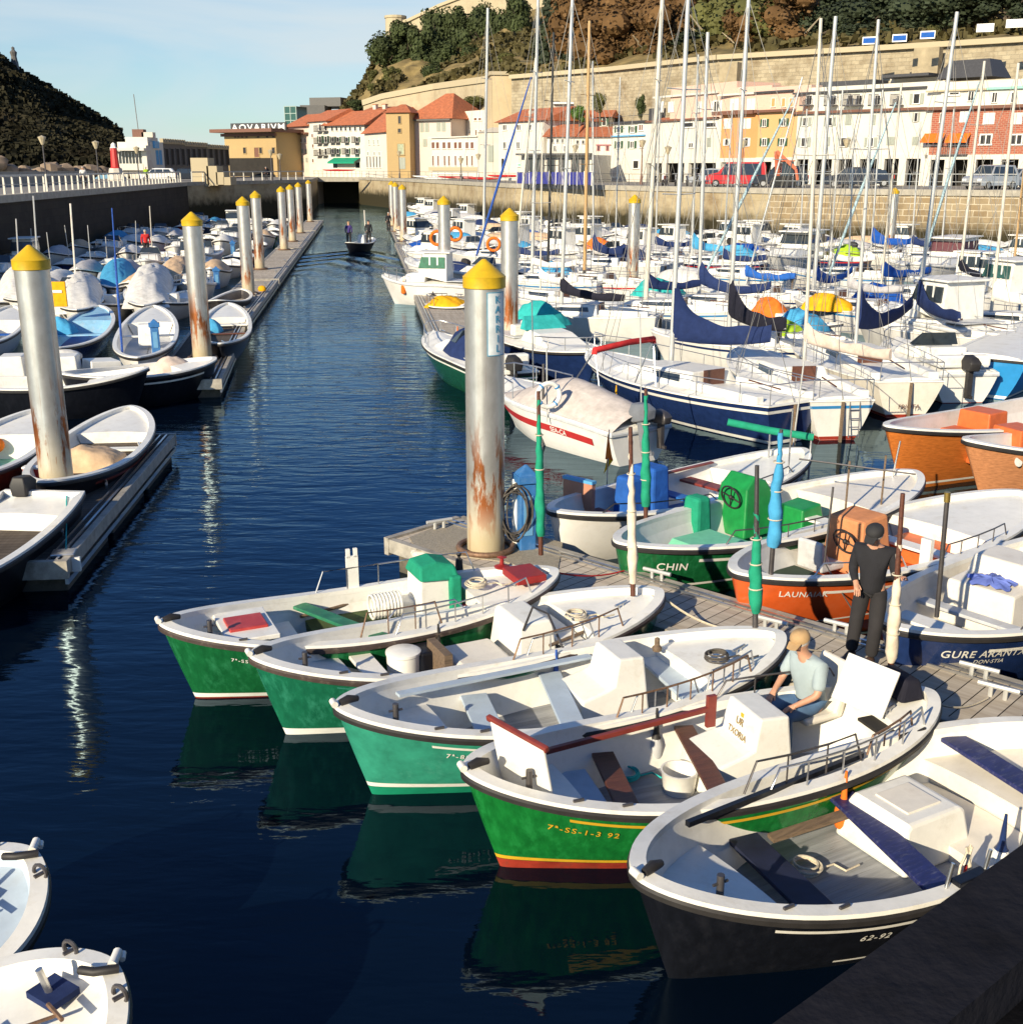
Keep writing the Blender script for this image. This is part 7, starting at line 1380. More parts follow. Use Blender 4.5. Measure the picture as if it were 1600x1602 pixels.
# covered shapes around (190..290, 400..470)
for i, (A, B, bm, ch, m, hm, l) in enumerate([((225, 478), (245, 415), 2.3, 1.0, CWHITE, WH2, 'large boat under a domed grey white cover left of the second pile'), ((120, 485), (130, 430), 2.1, .95, CWHITE, WH2, 'boat with a boxy white canopy beside a yellow board'), ((180, 450), (190, 405), 2.0, .8, CLBLUE, WH2, 'boat under a light blue cover between two white ones'), ((30, 470), (35, 420), 2.1, 1.0, CWHITE, WH2, 'tall white covered boat behind the near left pile'), ((270, 440), (285, 400), 2.0, .7, CTAN, WH2, 'boat under a cream tent cover left of the second pile top')]):
    b = Boat('covered_boat', l, A, B, .95, .95, .8, bm, group='covered boats in the left basin', ra=.3, rb=.3); hull_parts(b.t, b.h, hm, WHITE, WHITE, BLACKR, None, None, GREYW, n=20, fine=False)
    w_ = b.world((0, 0, 0)); tarp(l.replace('boat under a', '').replace('large', 'cover:').strip()+', the cover itself' if False else ['domed grey white boat cover left of the second pile', 'boxy white canopy cover beside the yellow board', 'light blue boat cover between two white ones', 'tall white boat cover behind the near left pile', 'cream tent shaped boat cover near the second pile top'][i], (w_.x, w_.y, .8), b.rz, b.L*.85, bm*.95, ch, m, 11+i, 'boat cover', nm='boat_cover')
o = MB().box((0, 0, 0), (.55, .08, .9)).m(1).bar((-.2, -.06, .1), (.15, -.06, .1), .03, .1).build('yellow_board', [CYEL, WHITE], bevel=.02); o.location = P(92, 460, 1.7); tag(o, 'yellow board with a white arrow leaning among the left boats', 'board')
# light poles among the left boats
for i, (x0, y0, x1, y1, m, th, l) in enumerate([(190, 540, 180, 400, BLUER, .035, 'blue wrapped thin mast above the white boat'), (62, 470, 52, 306, ALU, .03, 'white thin mast before the dark quay wall, fourth from left'), (118, 440, 110, 318, CREAM, .04, 'cream wrapped thin mast in the left basin'), (30, 440, 25, 342, ALU, .03, 'thin pole beside the near left pile cap'), (80, 420, 73, 363, ALU, .02, 'thin leaning antenna pole near the dark wall'), (142, 415, 137, 352, ALU, .02, 'thin pole right of the cream mast'), (182, 430, 175, 325, BLUER, .03, 'thin blue pole with a lantern in the left basin'), (167, 400, 165, 370, ALU, .02, 'very short thin pole in the left basin'), (238, 395, 234, 322, ALUC, .03, 'cream thin mast beside the person in red'), (213, 400, 212, 345, ALU, .02, 'thin white pole left of the person in red'), (6, 390, 2, 350, BLUER, .04, 'blue wrapped pole at the left frame edge'), (108, 400, 101, 352, ALU, .02, 'slanting thin pole between the cream masts'), (50, 400, 48, 357, ALUC, .03, 'short cream pole above the near left pile cap')]):
    p = P(x0, y0, 1.0); o = MB().tube([(0, 0, -.4), topat(p, x1, y1)-p], th, 6).build('thin_mast', m); o.location = p; tag(o, l, 'mast', 'thin masts in the left basin')
# bottom-left boats
for i, (A, B, l, inm) in enumerate([((-330, 1780), (178, 1512), 'white round ended boat with a dark hatch in the lower left corner', WHITE), ((-400, 1560), (52, 1335), 'pale blue decked boat tip at the left edge above the corner boat', PBLUE)]):
    b = Boat('open_boat', l, A, B, .95, .98, .8, 1.75, group='boats at the lower left', ra=.3, rb=.25); h = b.h; t = b.t
    hull_parts(t, h, BLACKH, WHITE, inm, BLACKR, None, None, inm, n=40); deck(t, h, .5, .965, .07, inm, n=16, camber=.02)
    e = h.S(1, 1)
    MB().tube([(e.x-.04, -.07, e.z+.07), (e.x+.05, .02, e.z+.08)], .032, 10).tube([(e.x+.05, -.03, e.z+.04), (e.x+.09, .03, e.z+.04)], .02, 8).build('bow_roller', WHITE, t, smooth=50); MB().tube([(e.x-.02, -.12, e.z+.06), (e.x-.16, -.06, e.z+.08), (e.x-.2, .06, e.z+.05)], .03, 8).build('bow_fitting', BLACKR, t, smooth=50)
    q = b.loc(82 if i == 0 else -60, 1545 if i == 0 else 1400, .93); x, y = q.x, q.y
    MB().box((x, y, h.sh(.85)+.0), (.22, .26, .05), .2).m(1).tube([(x-.02, y, h.sh(.85)), (x-.06, y+.03, h.sh(.85)+.2)], .025, 8).build('deck_hatch', [CNAVY, METAL], t, smooth=40)
    mb = MB(); mb.tube([(x-.7, y-.1, h.zm+.12), (x-.1, y-.26, h.zm+.12)], .012, 6); mb.tube([(x-.7, y-.24, h.zm+.14), (x-.7, y+.04, h.zm+.14)], .016, 6); mb.tube([(x-.1, y-.36, h.zm+.15), (x-.1, y-.16, h.zm+.15)], .016, 6); mb.build('tie_bar', RUSTM, t, smooth=60)
    for u, s_ in ((.94, -1), (.93, 1)): p = h.S(u, 1, s_, -.06); MB().torus((p.x, p.y, p.z+.07), .06, .015, (1, .3, 0), 12, 6).box((p.x, p.y, p.z+.05), (.10, .03, .02)).build('fairlead', DMETAL, t, smooth=50)
# mooring lines near
rope((P(868, 895, .9), P(985, 890, .52)), .012, CRED, 'red mooring line from the first green boat to the walkway', .08)
rope((P(1032, 930, .9), P(1140, 985, .52)), .016, ROPE, 'cream mooring line from the second green boat to the walkway', .08)
rope((P(1222, 1000, .9), P(1300, 1018, .52)), .010, ROPE, 'thin mooring line from the teal boat to the walkway', .05)
rope((P(1455, 1095, .9), P(1545, 1092, .54)), .012, ROPE, 'mooring line from the yellow striped boat to a walkway cleat', .1)
rope((P(104, 770, .9), P(103, 870, .52)), .010, CTURQ, 'turquoise line from the outboard boat to the left bracket', .02)
rope((P(1290, 880, .8), P(1340, 965, .52)), .010, DROPE, 'dark line from the orange boat down to the walkway', .02)
# ================================================================ RIGHT MARINA
occupied = []
def occ(p, r_): occupied.append((p.x, p.y, r_))
def motor_parts(t, h, hullm, cov=None, boot=None, boot2=None, stripe=None, cabin='open', win=GLASS, ob=True, n=20, sd=.12, sw=.05, trimm=WHITE):
    """u=0 bow, u=1 transom"""
    L = h.L; st = hull_parts(t, h, hullm, trimm, WHITE, BLACKR if hullm is not WH2 else GREYW, boot, stripe, WHITE, n=n, deckmode='closed', boot2=boot2, fine=n > 20, sd=sd, sw=sw, bh=(.02, .1))
    z = h.zm+.08; w_ = h.B/2
    if cabin == 'open':    # cuddy and windscreen with cockpit
        MB().prof([(-L*.22, z), (-L*.08, z+.32), (L*.06, z+.38), (L*.08, z)], w_*.62, w_*.5).build('cuddy', WHITE, t, bevel=.04)
        MB().prof([(L*.02, z+.36), (L*.10, z+.72), (L*.11, z+.72), (L*.08, z+.36)], w_*.62, w_*.45).build('windscreen', win, t)
        MB().box((L*.30, 0, z+.03), (L*.32, w_*1.3, .03)).build('cockpit_floor', GREYW, t); MB().box((L*.20, 0, z+.22), (.35, w_*1.1, .35)).build('seat', WHITE, t, bevel=.05); MB().box((L*.43, 0, z+.18), (.3, w_*1.4, .3)).build('stern_bench', WHITE, t, bevel=.05)
    elif cabin == 'house':
        MB().prof([(-L*.30, z), (-L*.18, z+.35), (L*.02, z+.42), (L*.02, z)], w_*.66, w_*.5).build('cuddy', WHITE, t, bevel=.04)
        MB().prof([(-L*.06, z+.3), (L*.0, z+1.25), (L*.26, z+1.28), (L*.26, z)], w_*.62, w_*.55).build('wheelhouse', WHITE, t, bevel=.04)
        MB().prof([(-L*.05, z+.62), (-L*.018, z+1.12), (L*.24, z+1.12), (L*.24, z+.62)], w_*.63, w_*.595).build('cabin_window', win, t)
        for x in (L*.075, L*.16): MB().box((x, 0, z+.85), (.07, w_*1.24, .56)).build('window_post', WHITE, t)
        MB().box((L*.11, 0, z+1.32), (L*.38, w_*1.3, .07)).build('roof', WHITE, t, bevel=.02); MB().box((L*.36, 0, z+.04), (L*.2, w_*1.3, .03)).build('cockpit_floor', GREYW, t)
    if ob: outboard(t, L/2+.02, 0, h.zb-.02, random.choice([BLACKR, DMETAL, BLACKR]), 1.1)
    mb = MB(); us_ = [.03, .12, .22, .32]; A_ = [h.S(u, 1, -1, -.06) for u in us_]; B_ = [h.S(u, 1, 1, -.06) for u in us_]; top = [p+Vector((0, 0, .42)) for p in reversed(A_)]+[p+Vector((0, 0, .42)) for p in B_]
    mb.tube(top, .018, 5)
    for p in A_+B_: mb.tube([p, p+Vector((0, 0, .42))], .014, 4)
    mb.build('bow_rail', METAL, t, smooth=60); return st
def sail_parts(t, h, hullm, boot=None, boot2=None, stripe=None, n=20, sd=.10, sw=.07, door=True):
    L = h.L; st = hull_parts(t, h, hullm, WHITE, WHITE, None, boot, stripe, WHITE, n=n, deckmode='closed', boot2=boot2, fine=n > 20, sd=sd, sw=sw, bh=(.02, .1)); z = h.zm+.06; w_ = h.B/2
    MB().prof([(-L*.26, z), (-L*.20, z+.22), (-L*.05, z+.34), (L*.14, z+.40), (L*.15, z)], w_*.62, w_*.46).build('cabin', WHITE, t, bevel=.04)
    for q in (-1, 1): MB().add([(-L*.15, q*(w_*.55+.02), z+.12), (L*.10, q*(w_*.56+.02), z+.13), (L*.09, q*(w_*.50+.015), z+.29), (-L*.12, q*(w_*.505+.02), z+.24)], [(0, 1, 2, 3)]).build('cabin_window', GLASS, t, fix=False)
    if door: MB().box((L*.152, 0, z+.22), (.03, w_*.5, .42)).build('cabin_door', BWOOD, t)
    MB().box((L*.31, 0, z+.035), (L*.27, w_*.8, .03)).build('cockpit_floor', GREYW, t)
    for q in (-1, 1): MB().box((L*.31, q*w_*.55, z+.12), (L*.29, w_*.18, .2)).build('coaming', WHITE, t, bevel=.03)
    MB().tube([(L*.44, 0, z+.3), (L*.30, .05, z+.34)], .02, 5).build('tiller', BWOOD, t); MB().box((L/2+.03, 0, .35), (.09, .05, 1.2)).build('rudder', OWOOD, t)
    mb = MB(); us_ = [.0, .10, .26, .42, .58, .74, .9, 1]; A_ = [h.S(u, 1, -1, -.05) for u in us_]; B_ = [h.S(u, 1, 1, -.05) for u in us_]
    for S_ in (A_, B_):
        for p in S_[1:]: mb.tube([p, p+Vector((0, 0, .5))], .013, 4)
        mb.tube([p+Vector((0, 0, .5)) for p in S_], .011, 4)
    mb.tube([A_[-1]+Vector((0, 0, .5)), B_[-1]+Vector((0, 0, .5))], .014, 4); mb.build('guard_rail', METAL, t, smooth=60); return st
def sailcover(root, a, b, peak, m, thick=.15, low=.22, seed=1, sag=0, text=None):
    """cover lying on a boom from a (mast) to b (aft end), local coords"""
    a = Vector(a); b = Vector(b); d = b-a; L = d.length; low = .2+.22*peak; dn = d.normalized(); sd = Vector((-dn.y, dn.x, 0)).normalized(); mb = MB(); n = 26; m_ = 12; vs = []
    for i in range(n+1):
        u = i/n; hgt = low+peak*math.exp(-u*6)*(1 if i else 1)+.03*math.sin(u*17+seed); base = a+d*u-Vector((0, 0, sag*4*u*(1-u)+.06)); tk = thick*(1-.45*u)
        for k in range(m_):
            ph = 2*PI*k/m_; zz = (.5-.5*math.cos(ph))*hgt; yy = math.sin(ph)*tk*(1-.35*zz/hgt)*.75; vs.append(base+Vector((0, 0, zz))+sd*(yy+.02*MN.noise(Vector((u*9+seed, ph, 0)))))
    mb.add(vs, [(i*m_+k, i*m_+(k+1) % m_, (i+1)*m_+(k+1) % m_, (i+1)*m_+k) for i in range(n) for k in range(m_)]+[tuple(range(m_))[::-1], tuple(n*m_+k for k in range(m_))])
    o = mb.build('sail_cover', m, root, smooth=60)
    if text:
        vs_, fs_ = text_mesh(text, .26, align='LEFT'); s_ = -1 if sd.y > 0 else 1; mb = MB(); mb.add([a+d*.45+dn*v.x+Vector((0, 0, v.y-.02-sag))+sd*s_*(thick*.75+.04) for v in vs_], fs_); mb.build('lettering', WHITE, root, fix=False)
    return o
def rig(t, loc0, Mi, foot, top, wpx, m, cover, boomend, peak, seed, sagc=.1, forest=None, text=None, h=None, spreaders=True, wrap=None):
    """mast through world points foot and top; everything local to the boat"""
    M = Mi.inverted(); f_ = M @ foot; tp = M @ top; D = foot.y; r_ = wpx*.8*D/F/2; d = tp-f_; tp2 = tp
    MB().tube([f_-d.normalized()*.3, tp2], [r_, r_*.8], 8).build('mast', m, t, smooth=60)
    if spreaders:
        mb = MB(); 
        for q in (.62,) if d.length < 9 else (.45, .72):
            c = f_+d*q; mb.tube([c+Vector((0, -.55, .02)), c, c+Vector((0, .55, .02))], .016, 4)
        mb.build('spreader', m, t)
    st = MB(); w_ = h.B/2; e0 = h.S(.01, 1); e1 = h.S(1, 1); tt = f_+d*.97; q1 = f_+d*(.62 if d.length < 9 else .72)
    st.tube([e0+Vector((.1, 0, .05)), tt], .010, 3); st.tube([Vector((e1.x, 0, e1.z)), tt], .009, 3)
    for s_ in (-1, 1): st.tube([Vector((f_.x+.1, s_*w_*.92, h.zm)), q1+Vector((0, s_*.55, 0)), tt], .009, 3); st.tube([Vector((f_.x-.35, s_*w_*.9, h.zm)), q1], .008, 3)
    st.build('stays', STAYM, t)
    if wrap is not None: MB().tube([e0+Vector((.15, 0, .3)), e0.lerp(tt, .5), tt.lerp(e0, .06)], [.06, .07, .03], 6).build('furled_jib', wrap, t, smooth=60)
    if cover is not None:
        a = f_+Vector((0, 0, .55)); 
        if boomend is not None: bz = M @ boomend
        else: bz = a+Vector((h.L*.38, 0, .05))
        MB().tube([a, bz], .04, 6).build('boom', m, t); a2 = a.copy(); a2.z = max(a.z, a.z); sailcover(t, a, bz, peak, cover, seed=seed, sag=sagc, text=text)
        MB().tube([bz, f_+d*.9], .008, 3).build('topping_lift', STAYM, t)
HEAD = Vector((-.62, .78, 0))
def sailboat(label, foot, top, wpx, hullm, mastm, cover, boom, L=6.5, head=HEAD, peak=.8, stripe=None, boot=None, boot2=None, seed=1, ends=None, n=20, text=None, wrap=None, wname=None, sagc=.1, zf=1.15):
    fp = P(foot[0], foot[1], zf); head = Vector(head).normalized()
    if ends:
        a = P(*ends[0], 1.05); b_ = P(*ends[1], .95); a.z = b_.z = 0; head = (a-b_).normalized(); L = (a-b_).length; c = (a+b_)/2
    else: c = Vector((fp.x, fp.y, 0))-head*L*.10
    rz = math.atan2(-head.y, -head.x); t = thing('sailing_boat', label, 'sailing boat', c, rz, 'sailing boats in the right basin'); Mi = Matrix.Translation(c) @ Matrix.Rotation(rz, 4, 'Z')
    h = Hull(L, L*.33, 1.1, .85, .95, L*.12, L*.03, tr=.62, full=.35); st = sail_parts(t, h, hullm, boot, boot2, stripe, n=n)
    tp = PY(top[0], top[1], fp.y)
    be = None
    if boom: a = P(boom[0], boom[1], fp.z+.5); be = a
    rig(t, c, Mi, fp, tp, wpx, mastm, cover, be, peak*(1 if fp.y < 42 else .62), seed, sagc, text=text, h=h, wrap=wrap)
    occ(c, L*.42); 
    for k in (-.3, .3): occ(c+head*L*k, L*.3)
    return t, h, Mi, st
NS = mat('blue_band', (.03, .20, .45), .4)
S = sailboat('navy hulled white decked sloop behind the covered speedboat', (1050, 560), (1078, -40), 10, NAVY, ALU, CNAVY, (1205, 532), ends=((926, 552), (1243, 632)), stripe=WHITE, n=32, boot=WHITE, peak=1.25, seed=2)
S = sailboat('white sailing boat with a blue side band and a stern ladder', (1258, 565), (1284, 28), 8, WH2, ALUC, CBEIGE, (1392, 560), ends=((1165, 545), (1318, 628)), boot2=REDB, boot=REDB, stripe=NS, n=28, peak=.3, seed=3, sagc=.05); t, h = S[0], S[1]
mb = MB()
for q in (-.12, .12): mb.tube([(h.L/2+.06, q+.3, .1), (h.L/2-.0, q+.3, .95)], .015, 5)
for k in range(4): mb.tube([(h.L/2+.06-.012*k, .18, .15+k*.2), (h.L/2+.06-.012*k, .42, .15+k*.2)], .013, 5)
mb.build('stern_ladder', METAL, t)
S = sailboat('white sailing boat with red waterline and a lettered transom', (1338, 540), (1374, 30), 7.5, CREAM, ALU, CNAVY, (1425, 480), ends=((1265, 520), (1425, 598)), boot2=REDB, boot=REDB, n=28, peak=.9, seed=4, sagc=.25); t, h = S[0], S[1]
vs_, fs_ = text_mesh('PRIOTA', .16, align='CENTER'); MB().add([(h.L/2-.02+(.55-.2-v.y)*(-.02), v.x, .28+v.y) for v in vs_], fs_).build('lettering', BWOOD, t, fix=False).location = (.05, 0, 0)
specs = [
 ('tall masted white sloop with a navy sail cover behind the navy hulled one', (1140, 520), (1172, -20), 9, WH2, ALU, CBLACK, (1228, 515), .9, None),
 ('white sloop with a dark cover and thick mast, left of the paired masts', (1010, 470), (1037, -20), 10, WH2, ALUC, CNAVY, (1095, 445), .6, None),
 ('sailing boat with a long black sail cover beside the blue canopied one', (878, 478), (896, -20), 8, WH2, ALU, CBLACK, (976, 468), .5, None),
 ('white hulled boat with an amber wooden mast', (914, 430), (922, 32), 7, WH2, WOODM, None, None, 0, None),
 ('sailing boat with a thin mast and small navy cover by the far wall', (928, 405), (927, 95), 4, WH2, ALU, CNAVY, (978, 396), 1.1, None),
 ('sailing boat with a black mast left of the market hall', (857, 420), (866, 50), 5, NAVY, BLKM, None, None, 0, None),
 ('sailing boat with the leftmost white mast of the thick cluster', (832, 430), (842, -20), 7, WH2, ALU, CWHITE, None, .3, None),
 ('sailing boat whose single tall mast stands before the large white building', (756, 392), (763, 12), 6, WH2, ALU, CGREY, None, .5, None),
 ('sailing boat with a light blue sail cover below the red van', (1082, 402), (1092, 85), 5, NAVY, ALU, CLBLUE, (1162, 390), 1.0, None),
 ('white sloop with a navy crescent cover below the red van', (1093, 462), (1107, 50), 8, WH2, ALU, CNAVY, (1205, 450), 1.0, None),
 ('sailing boat with a bright royal blue cover right of centre', (1272, 455), (1307, 25), 8.5, WH2, ALU, CROYAL, (1332, 425), .8, None),
 ('white boat with a slim mast before the white arcade', (1297, 420), (1318, 140), 4, WH2, ALU, CWHITE, None, .3, None),
 ('sailing boat with a small peaked royal blue cover by the quay wall', (1362, 392), (1381, 140), 4, WH2, ALU, CROYAL, None, 1.2, None),
 ('sailing boat with the white lettered royal blue cover', (1378, 450), (1410, 130), 5, WH2, ALUC, CROYAL, (1455, 425), .7, LBR),
 ('sailing boat with a tall raked mast before the brick building', (1433, 500), (1497, 18), 8.5, WH2, ALU, CNAVY, (1500, 500), .6, None),
 ('white sailing boat with a cream mast near the silver off road car', (1500, 440), (1540, 95), 6, WH2, ALUC, CBLACK, (1570, 440), .4, LBR),
 ('right edge sailing boat with a pale raked mast', (1550, 490), (1593, 98), 7, WH2, ALUC, CWHITE, None, .4, None),
 ('sailing boat beyond the right edge with a wooden mast partly in view', (1585, 420), (1604, 240), 5, WH2, WOODM, None, None, 0, None),
 ('sailing boat with a blue twisted furled jib behind the second right pile', (806, 410), (838, 90), 5, WH2, ALUC, CNAVY, None, .4, BLUER),
 ('sailing boat with a bare thin mast above the ochre wall', (962, 400), (970, 120), 3, WH2, ALU, None, None, 0, None),
 ('sailing boat with light blue furled jib wrapping below the excavator', (1165, 450), (1255, 120), 4, WH2, ALU, CBLUE, None, .4, LBR),
 ('small sloop with a thin white mast below the black hatchback', (1325, 470), (1336, 200), 3.5, WH2, ALU, CGREY, None, .4, None),
 ('small far sloop against the quay wall near the ropes wrapped pile', (1425, 395), (1440, 190), 3.5, WH2, ALU, CNAVY, None, .5, None),
 ('far small sloop against the wall below the white arcade', (1250, 395), (1262, 170), 3.2, NAVY, ALU, CWHITE, None, .4, None),
 ('small sloop with a thin mast just right of the second right pile', (845, 455), (848, 230), 3.5, WH2, ALUC, CWHITE, None, .4, None),
 ('far sloop with a thin mast below the blank white building', (1025, 395), (1032, 150), 3.2, WH2, ALU, CNAVY, None, .5, None),
 ('sloop with a thin mast below the orange house', (1130, 420), (1146, 160), 3.4, WH2, ALU, CNAVY, None, .5, None),
 ('small sloop before the block masonry with a thin mast', (1470, 410), (1492, 170), 3.2, WH2, ALU, CBLUE, None, .5, None)]
for i, (l, f0, tp, w_, hm, mm, cv, bo, pk, wr) in enumerate(specs):
    ang = rnd(-.16, .16)+(0 if P(f0[0], f0[1], 1).y < 55 else .25); hd = Matrix.Rotation(ang, 3, 'Z') @ HEAD
    if bo and cv is not None and i in (0, 1, 2, 13): hd = Vector((-.9, .35, 0))
    fy = P(f0[0], f0[1], 1.15).y; L_ = 6.3 if fy < 60 else 7.2
    sailboat(l, f0, tp, w_, hm, mm, cv, bo, L_, hd, pk, stripe=[NAVY, NS, None, RED, None][i % 5], seed=i+5, wrap=wr, text='ENBATA' if i == 13 else None, n=20 if fy < 50 else 14, sagc=.3 if i in (9, 10) else .12)
# covered speedboat with lettering
def mboat(name, label, A, B, hullm, beam, za=1.05, zb=.8, zm=.85, cabin='open', tr=.85, **kw):
    b = Boat(name, label, A, B, za, zb, zm, beam, group='motor boats in the right basin', ra=.7, rb=.08, tr=tr, full=.28); b.st = motor_parts(b.t, b.h, hullm, cabin=cabin, **kw); c = b.world((0, 0, 0)); occ(c, b.L*.42); occ(b.world((-b.L*.3, 0, 0)), b.L*.3); occ(b.world((b.L*.3, 0, 0)), b.L*.3); return b
b = mboat('speedboat', 'white speedboat with a red lettered stripe under a beige grey cover', (787, 592), (1003, 672), WH2, 2.0, za=1.1, zb=.75, zm=.88, cabin='none', ob=False, n=30, stripe=None)
h, t = b.h, b.t; b.st('red_stripe', lambda u: 1-.42/(h.sh(u)-h.bot), lambda u: 1-.26/(h.sh(u)-h.bot), mat('red_stripe', (.42, .03, .03), .35), offs=.022, u0=.03, u1=.88); hull_text(t, h, 'SEA-CA', .17, .60, .40, -1, WHITE, .25, 1.0, offs=.034)
outboard(t, h.L/2+.02, -.1, .8, mat('grey_engine', (.16, .17, .19), .4), 1.1, -.2); outboard(t, h.L/2+.02, .45, .75, DMETAL, .8)
mb = MB()
def fn(u, v):
    x = -h.L*.30+h.L*.80*u; w_ = h.w(min(.995, .2+.8*u))*.97; y = (2*v-1)*w_; k = 1-abs(2*v-1)**1.7; r_ = math.sin(min(1, u*2.1)*PI/2)*(1-.45*max(0, u-.45)/.55)
    return (x, y, h.sh(.2+.8*u)+.03+k*.62*r_+.02*MN.noise(Vector((x*3, y*3, 0))))
mb.grid(fn, 22, 16); tag(mb.build('boat_cover', cloth('grey_beige_canvas', (.52, .46, .42)), smooth=60), 'beige grey cover stretched over the lettered speedboat', 'boat cover').matrix_world = b.Mi
for o in bpy.data.objects:
    if o.name == 'bimini': pass
q0, q1, q2 = b.loc(930, 548, 2.1), b.loc(985, 535, 2.15), b.loc(1022, 530, 2.1); mb = MB(); mb.tube([q0-Vector((0, 0, .08)), q0, q1, q2, q2-Vector((0, 0, .1))], .075, 10); mb.build('rolled_bimini', CRED, t, smooth=60)
mb = MB(); 
for p in (q0, q2): mb.tube([p, (p.x-.9 if p is q0 else p.x-.3, p.y*.9, 1.0)], .018, 5); mb.tube([p, (p.x+.3, p.y*.95, 1.0)], .014, 5)
mb.build('bimini_frame', METAL, t)
lr = thing('life_ring', 'white life ring with blue bands on a post before the covered speedboat', 'life ring', P(858, 618, 1.35), R(20)); ring_ = MB().torus((0, 0, 0), .26, .055, (0, 1, 0), 24, 10).build('ring', WHITE, lr, smooth=60)
for k in range(4): a = k*PI/2+.7; MB().torus((.26*math.cos(a), 0, .26*math.sin(a)), .050, .022, (-math.sin(a), 0, math.cos(a)), 12, 6).build('band', NS, lr, smooth=60)
o = MB().tube([(0, 0, 0), (0, 0, 2.4)], .03, 8).build('ring_post', DMETAL); o.location = P(849, 700, 0)-Vector((0, -.1, .5)); tag(o, 'dark post carrying the life ring left of the covered speedboat', 'post')
fender(P(963, 640, .35), CYEL, 'orange fender hanging by the covered speedboat stern', .07, .3, CYEL)
o = MB().poly([(.42*math.cos(a*PI/12)*1.0, .2*math.sin(a*PI/12)) for a in range(24)], 0, .1).build('swim_platform', CYEL, bevel=.02); o.location = P(1092, 630, .35); tag(o, 'small yellow oval platform behind the grey outboards', 'platform')
b = mboat('motor_boat', 'green and white hulled launch with a navy cover behind the lettered pile', (676, 520), (800, 585), DGREEN, 1.9, n=28, stripe=WHITE, trimm=WHITE, cabin='open'); fender(P(716, 545, .6), CORG, 'orange fender on the green and white launch', .09, .4, CORG); o = tarp('navy canopy sides of the green launch behind the lettered pile', b.world((.5, 0, .95)), b.rz, 2.2, 1.5, .8, CNAVY, 3, 'boat cover', nm='boat_cover')
b = mboat('motor_boat', 'white decked motor boat with navy band and green windscreen cover right of the lettered pile', (935, 550), (790, 520), NAVY, 2.3, n=28, cabin='open', win=CTURQ, ob=False)
# white and green cabin boat
b = mboat('cabin_boat', 'white cabin boat with green window curtains at the channel side', (598, 430), (738, 446), WH2, 2.3, cabin='house', win=mat('green_curtain', (.02, .13, .07), .3, var=.3), n=24, za=1.3, zb=.9, zm=1.0, ob=False)
fender(b.world(b.h.S(.25, .6, -1, .1)), CORG, 'orange striped fender on the white cabin boat bow', .12, .5, CORG); fender(b.world(b.h.S(.6, .5, -1, .1)), BLACKR, 'black fender on the white cabin boat side', .13, .25, BLACKR)
for px, py, l in ((684, 372, 'dark orange life ring on the cabin boat roof'), (712, 366, 'rust orange life ring on the roof rail'), (772, 382, 'bright orange life ring beside the second right pile')):
    o = MB().torus((0, 0, 0), .36, .09, (0, 1, 0), 24, 8).build('life_ring', CORG, smooth=60); o.location = P(px, py, 2.4 if px < 750 else 1.8); tag(o, l, 'life ring')
b = mboat('cabin_boat', 'white cabin cruiser just right of the cabin boat with curtains', (700, 424), (800, 430), WH2, 2.3, cabin='open', n=20, za=1.3, zm=1.0)
b = mboat('small_boat', 'small grey dinghy under a bright yellow cover', (668, 475), (735, 478), CREAM, 1.6, cabin='none', ob=False, za=.6, zb=.6, zm=.55); tarp('bright yellow boat cover near the channel platform', b.world((0, 0, .5)), b.rz, b.L*.95, 1.6, .5, CYEL, 6, 'boat cover', nm='boat_cover')
# bright blue boat at the right edge, white cabin boats behind
b = mboat('cabin_boat', 'bright blue hulled boat with white lettering on its stern at the right edge', (1700, 480), (1540, 560), mat('cyan_blue_hull', (.02, .22, .50), .3, coat=.3, var=.08), 2.6, cabin='none', n=28, ob=False, zb=1.1, zm=1.05, za=1.3, stripe=None, boot=WHITE)
h, t = b.h, b.t; vs_, fs_ = text_mesh('INDEXA', .2, align='CENTER'); MB().add([(h.L/2+.02, v.x, .62+v.y) for v in vs_], fs_).build('lettering', WHITE, t, fix=False); 
mb = MB()
for q in (-.15, .15): mb.tube([(h.L/2+.1, q-.75, 0), (h.L/2+.05, q-.75, 1.2)], .018, 5)
for k in range(5): mb.tube([(h.L/2+.1, -.9, .1+k*.22), (h.L/2+.1, -.6, .1+k*.22)], .016, 5)
mb.build('stern_ladder', METAL, t)
b = mboat('cabin_boat', 'large white cabin cruiser with a curved hardtop at the right side', (1390, 475), (1545, 515), WH2, 2.9, cabin='house', n=24, ob=False, za=1.4, zm=1.15, zb=1.1)
b = mboat('cabin_boat', 'white cabin boat with green glass at the right frame edge', (1500, 440), (1640, 470), WH2, 2.9, cabin='house', n=20, ob=False, za=1.4, zm=1.15, zb=1.1, win=MATS['green_glass'])
b = mboat('cabin_boat', 'white launch with a black outboard between the lettered transoms', (1400, 530), (1512, 585), WH2, 2.1, cabin='open', n=24, ob=True, boot2=REDB)
b = mboat('cabin_boat', 'white motor boat with a maroon windowed canopy by the stone quay wall', (1430, 412), (1525, 414), WH2, 2.8, cabin='house', n=16, ob=False, za=1.4, zm=1.1, win=mat('maroon_canvas', (.10, .03, .04), .7))
b = mboat('cabin_boat', 'white motor yacht with three small windows under the white arcade wall', (1195, 398), (1290, 400), WH2, 2.8, cabin='house', n=16, ob=False, za=1.4, zm=1.1)
for A, r_ in (((905, 530), 2), ((1100, 600), 2.4), ((1180, 560), 2), ((1060, 640), 1.5)): occ(P(A[0], A[1], .5), r_)
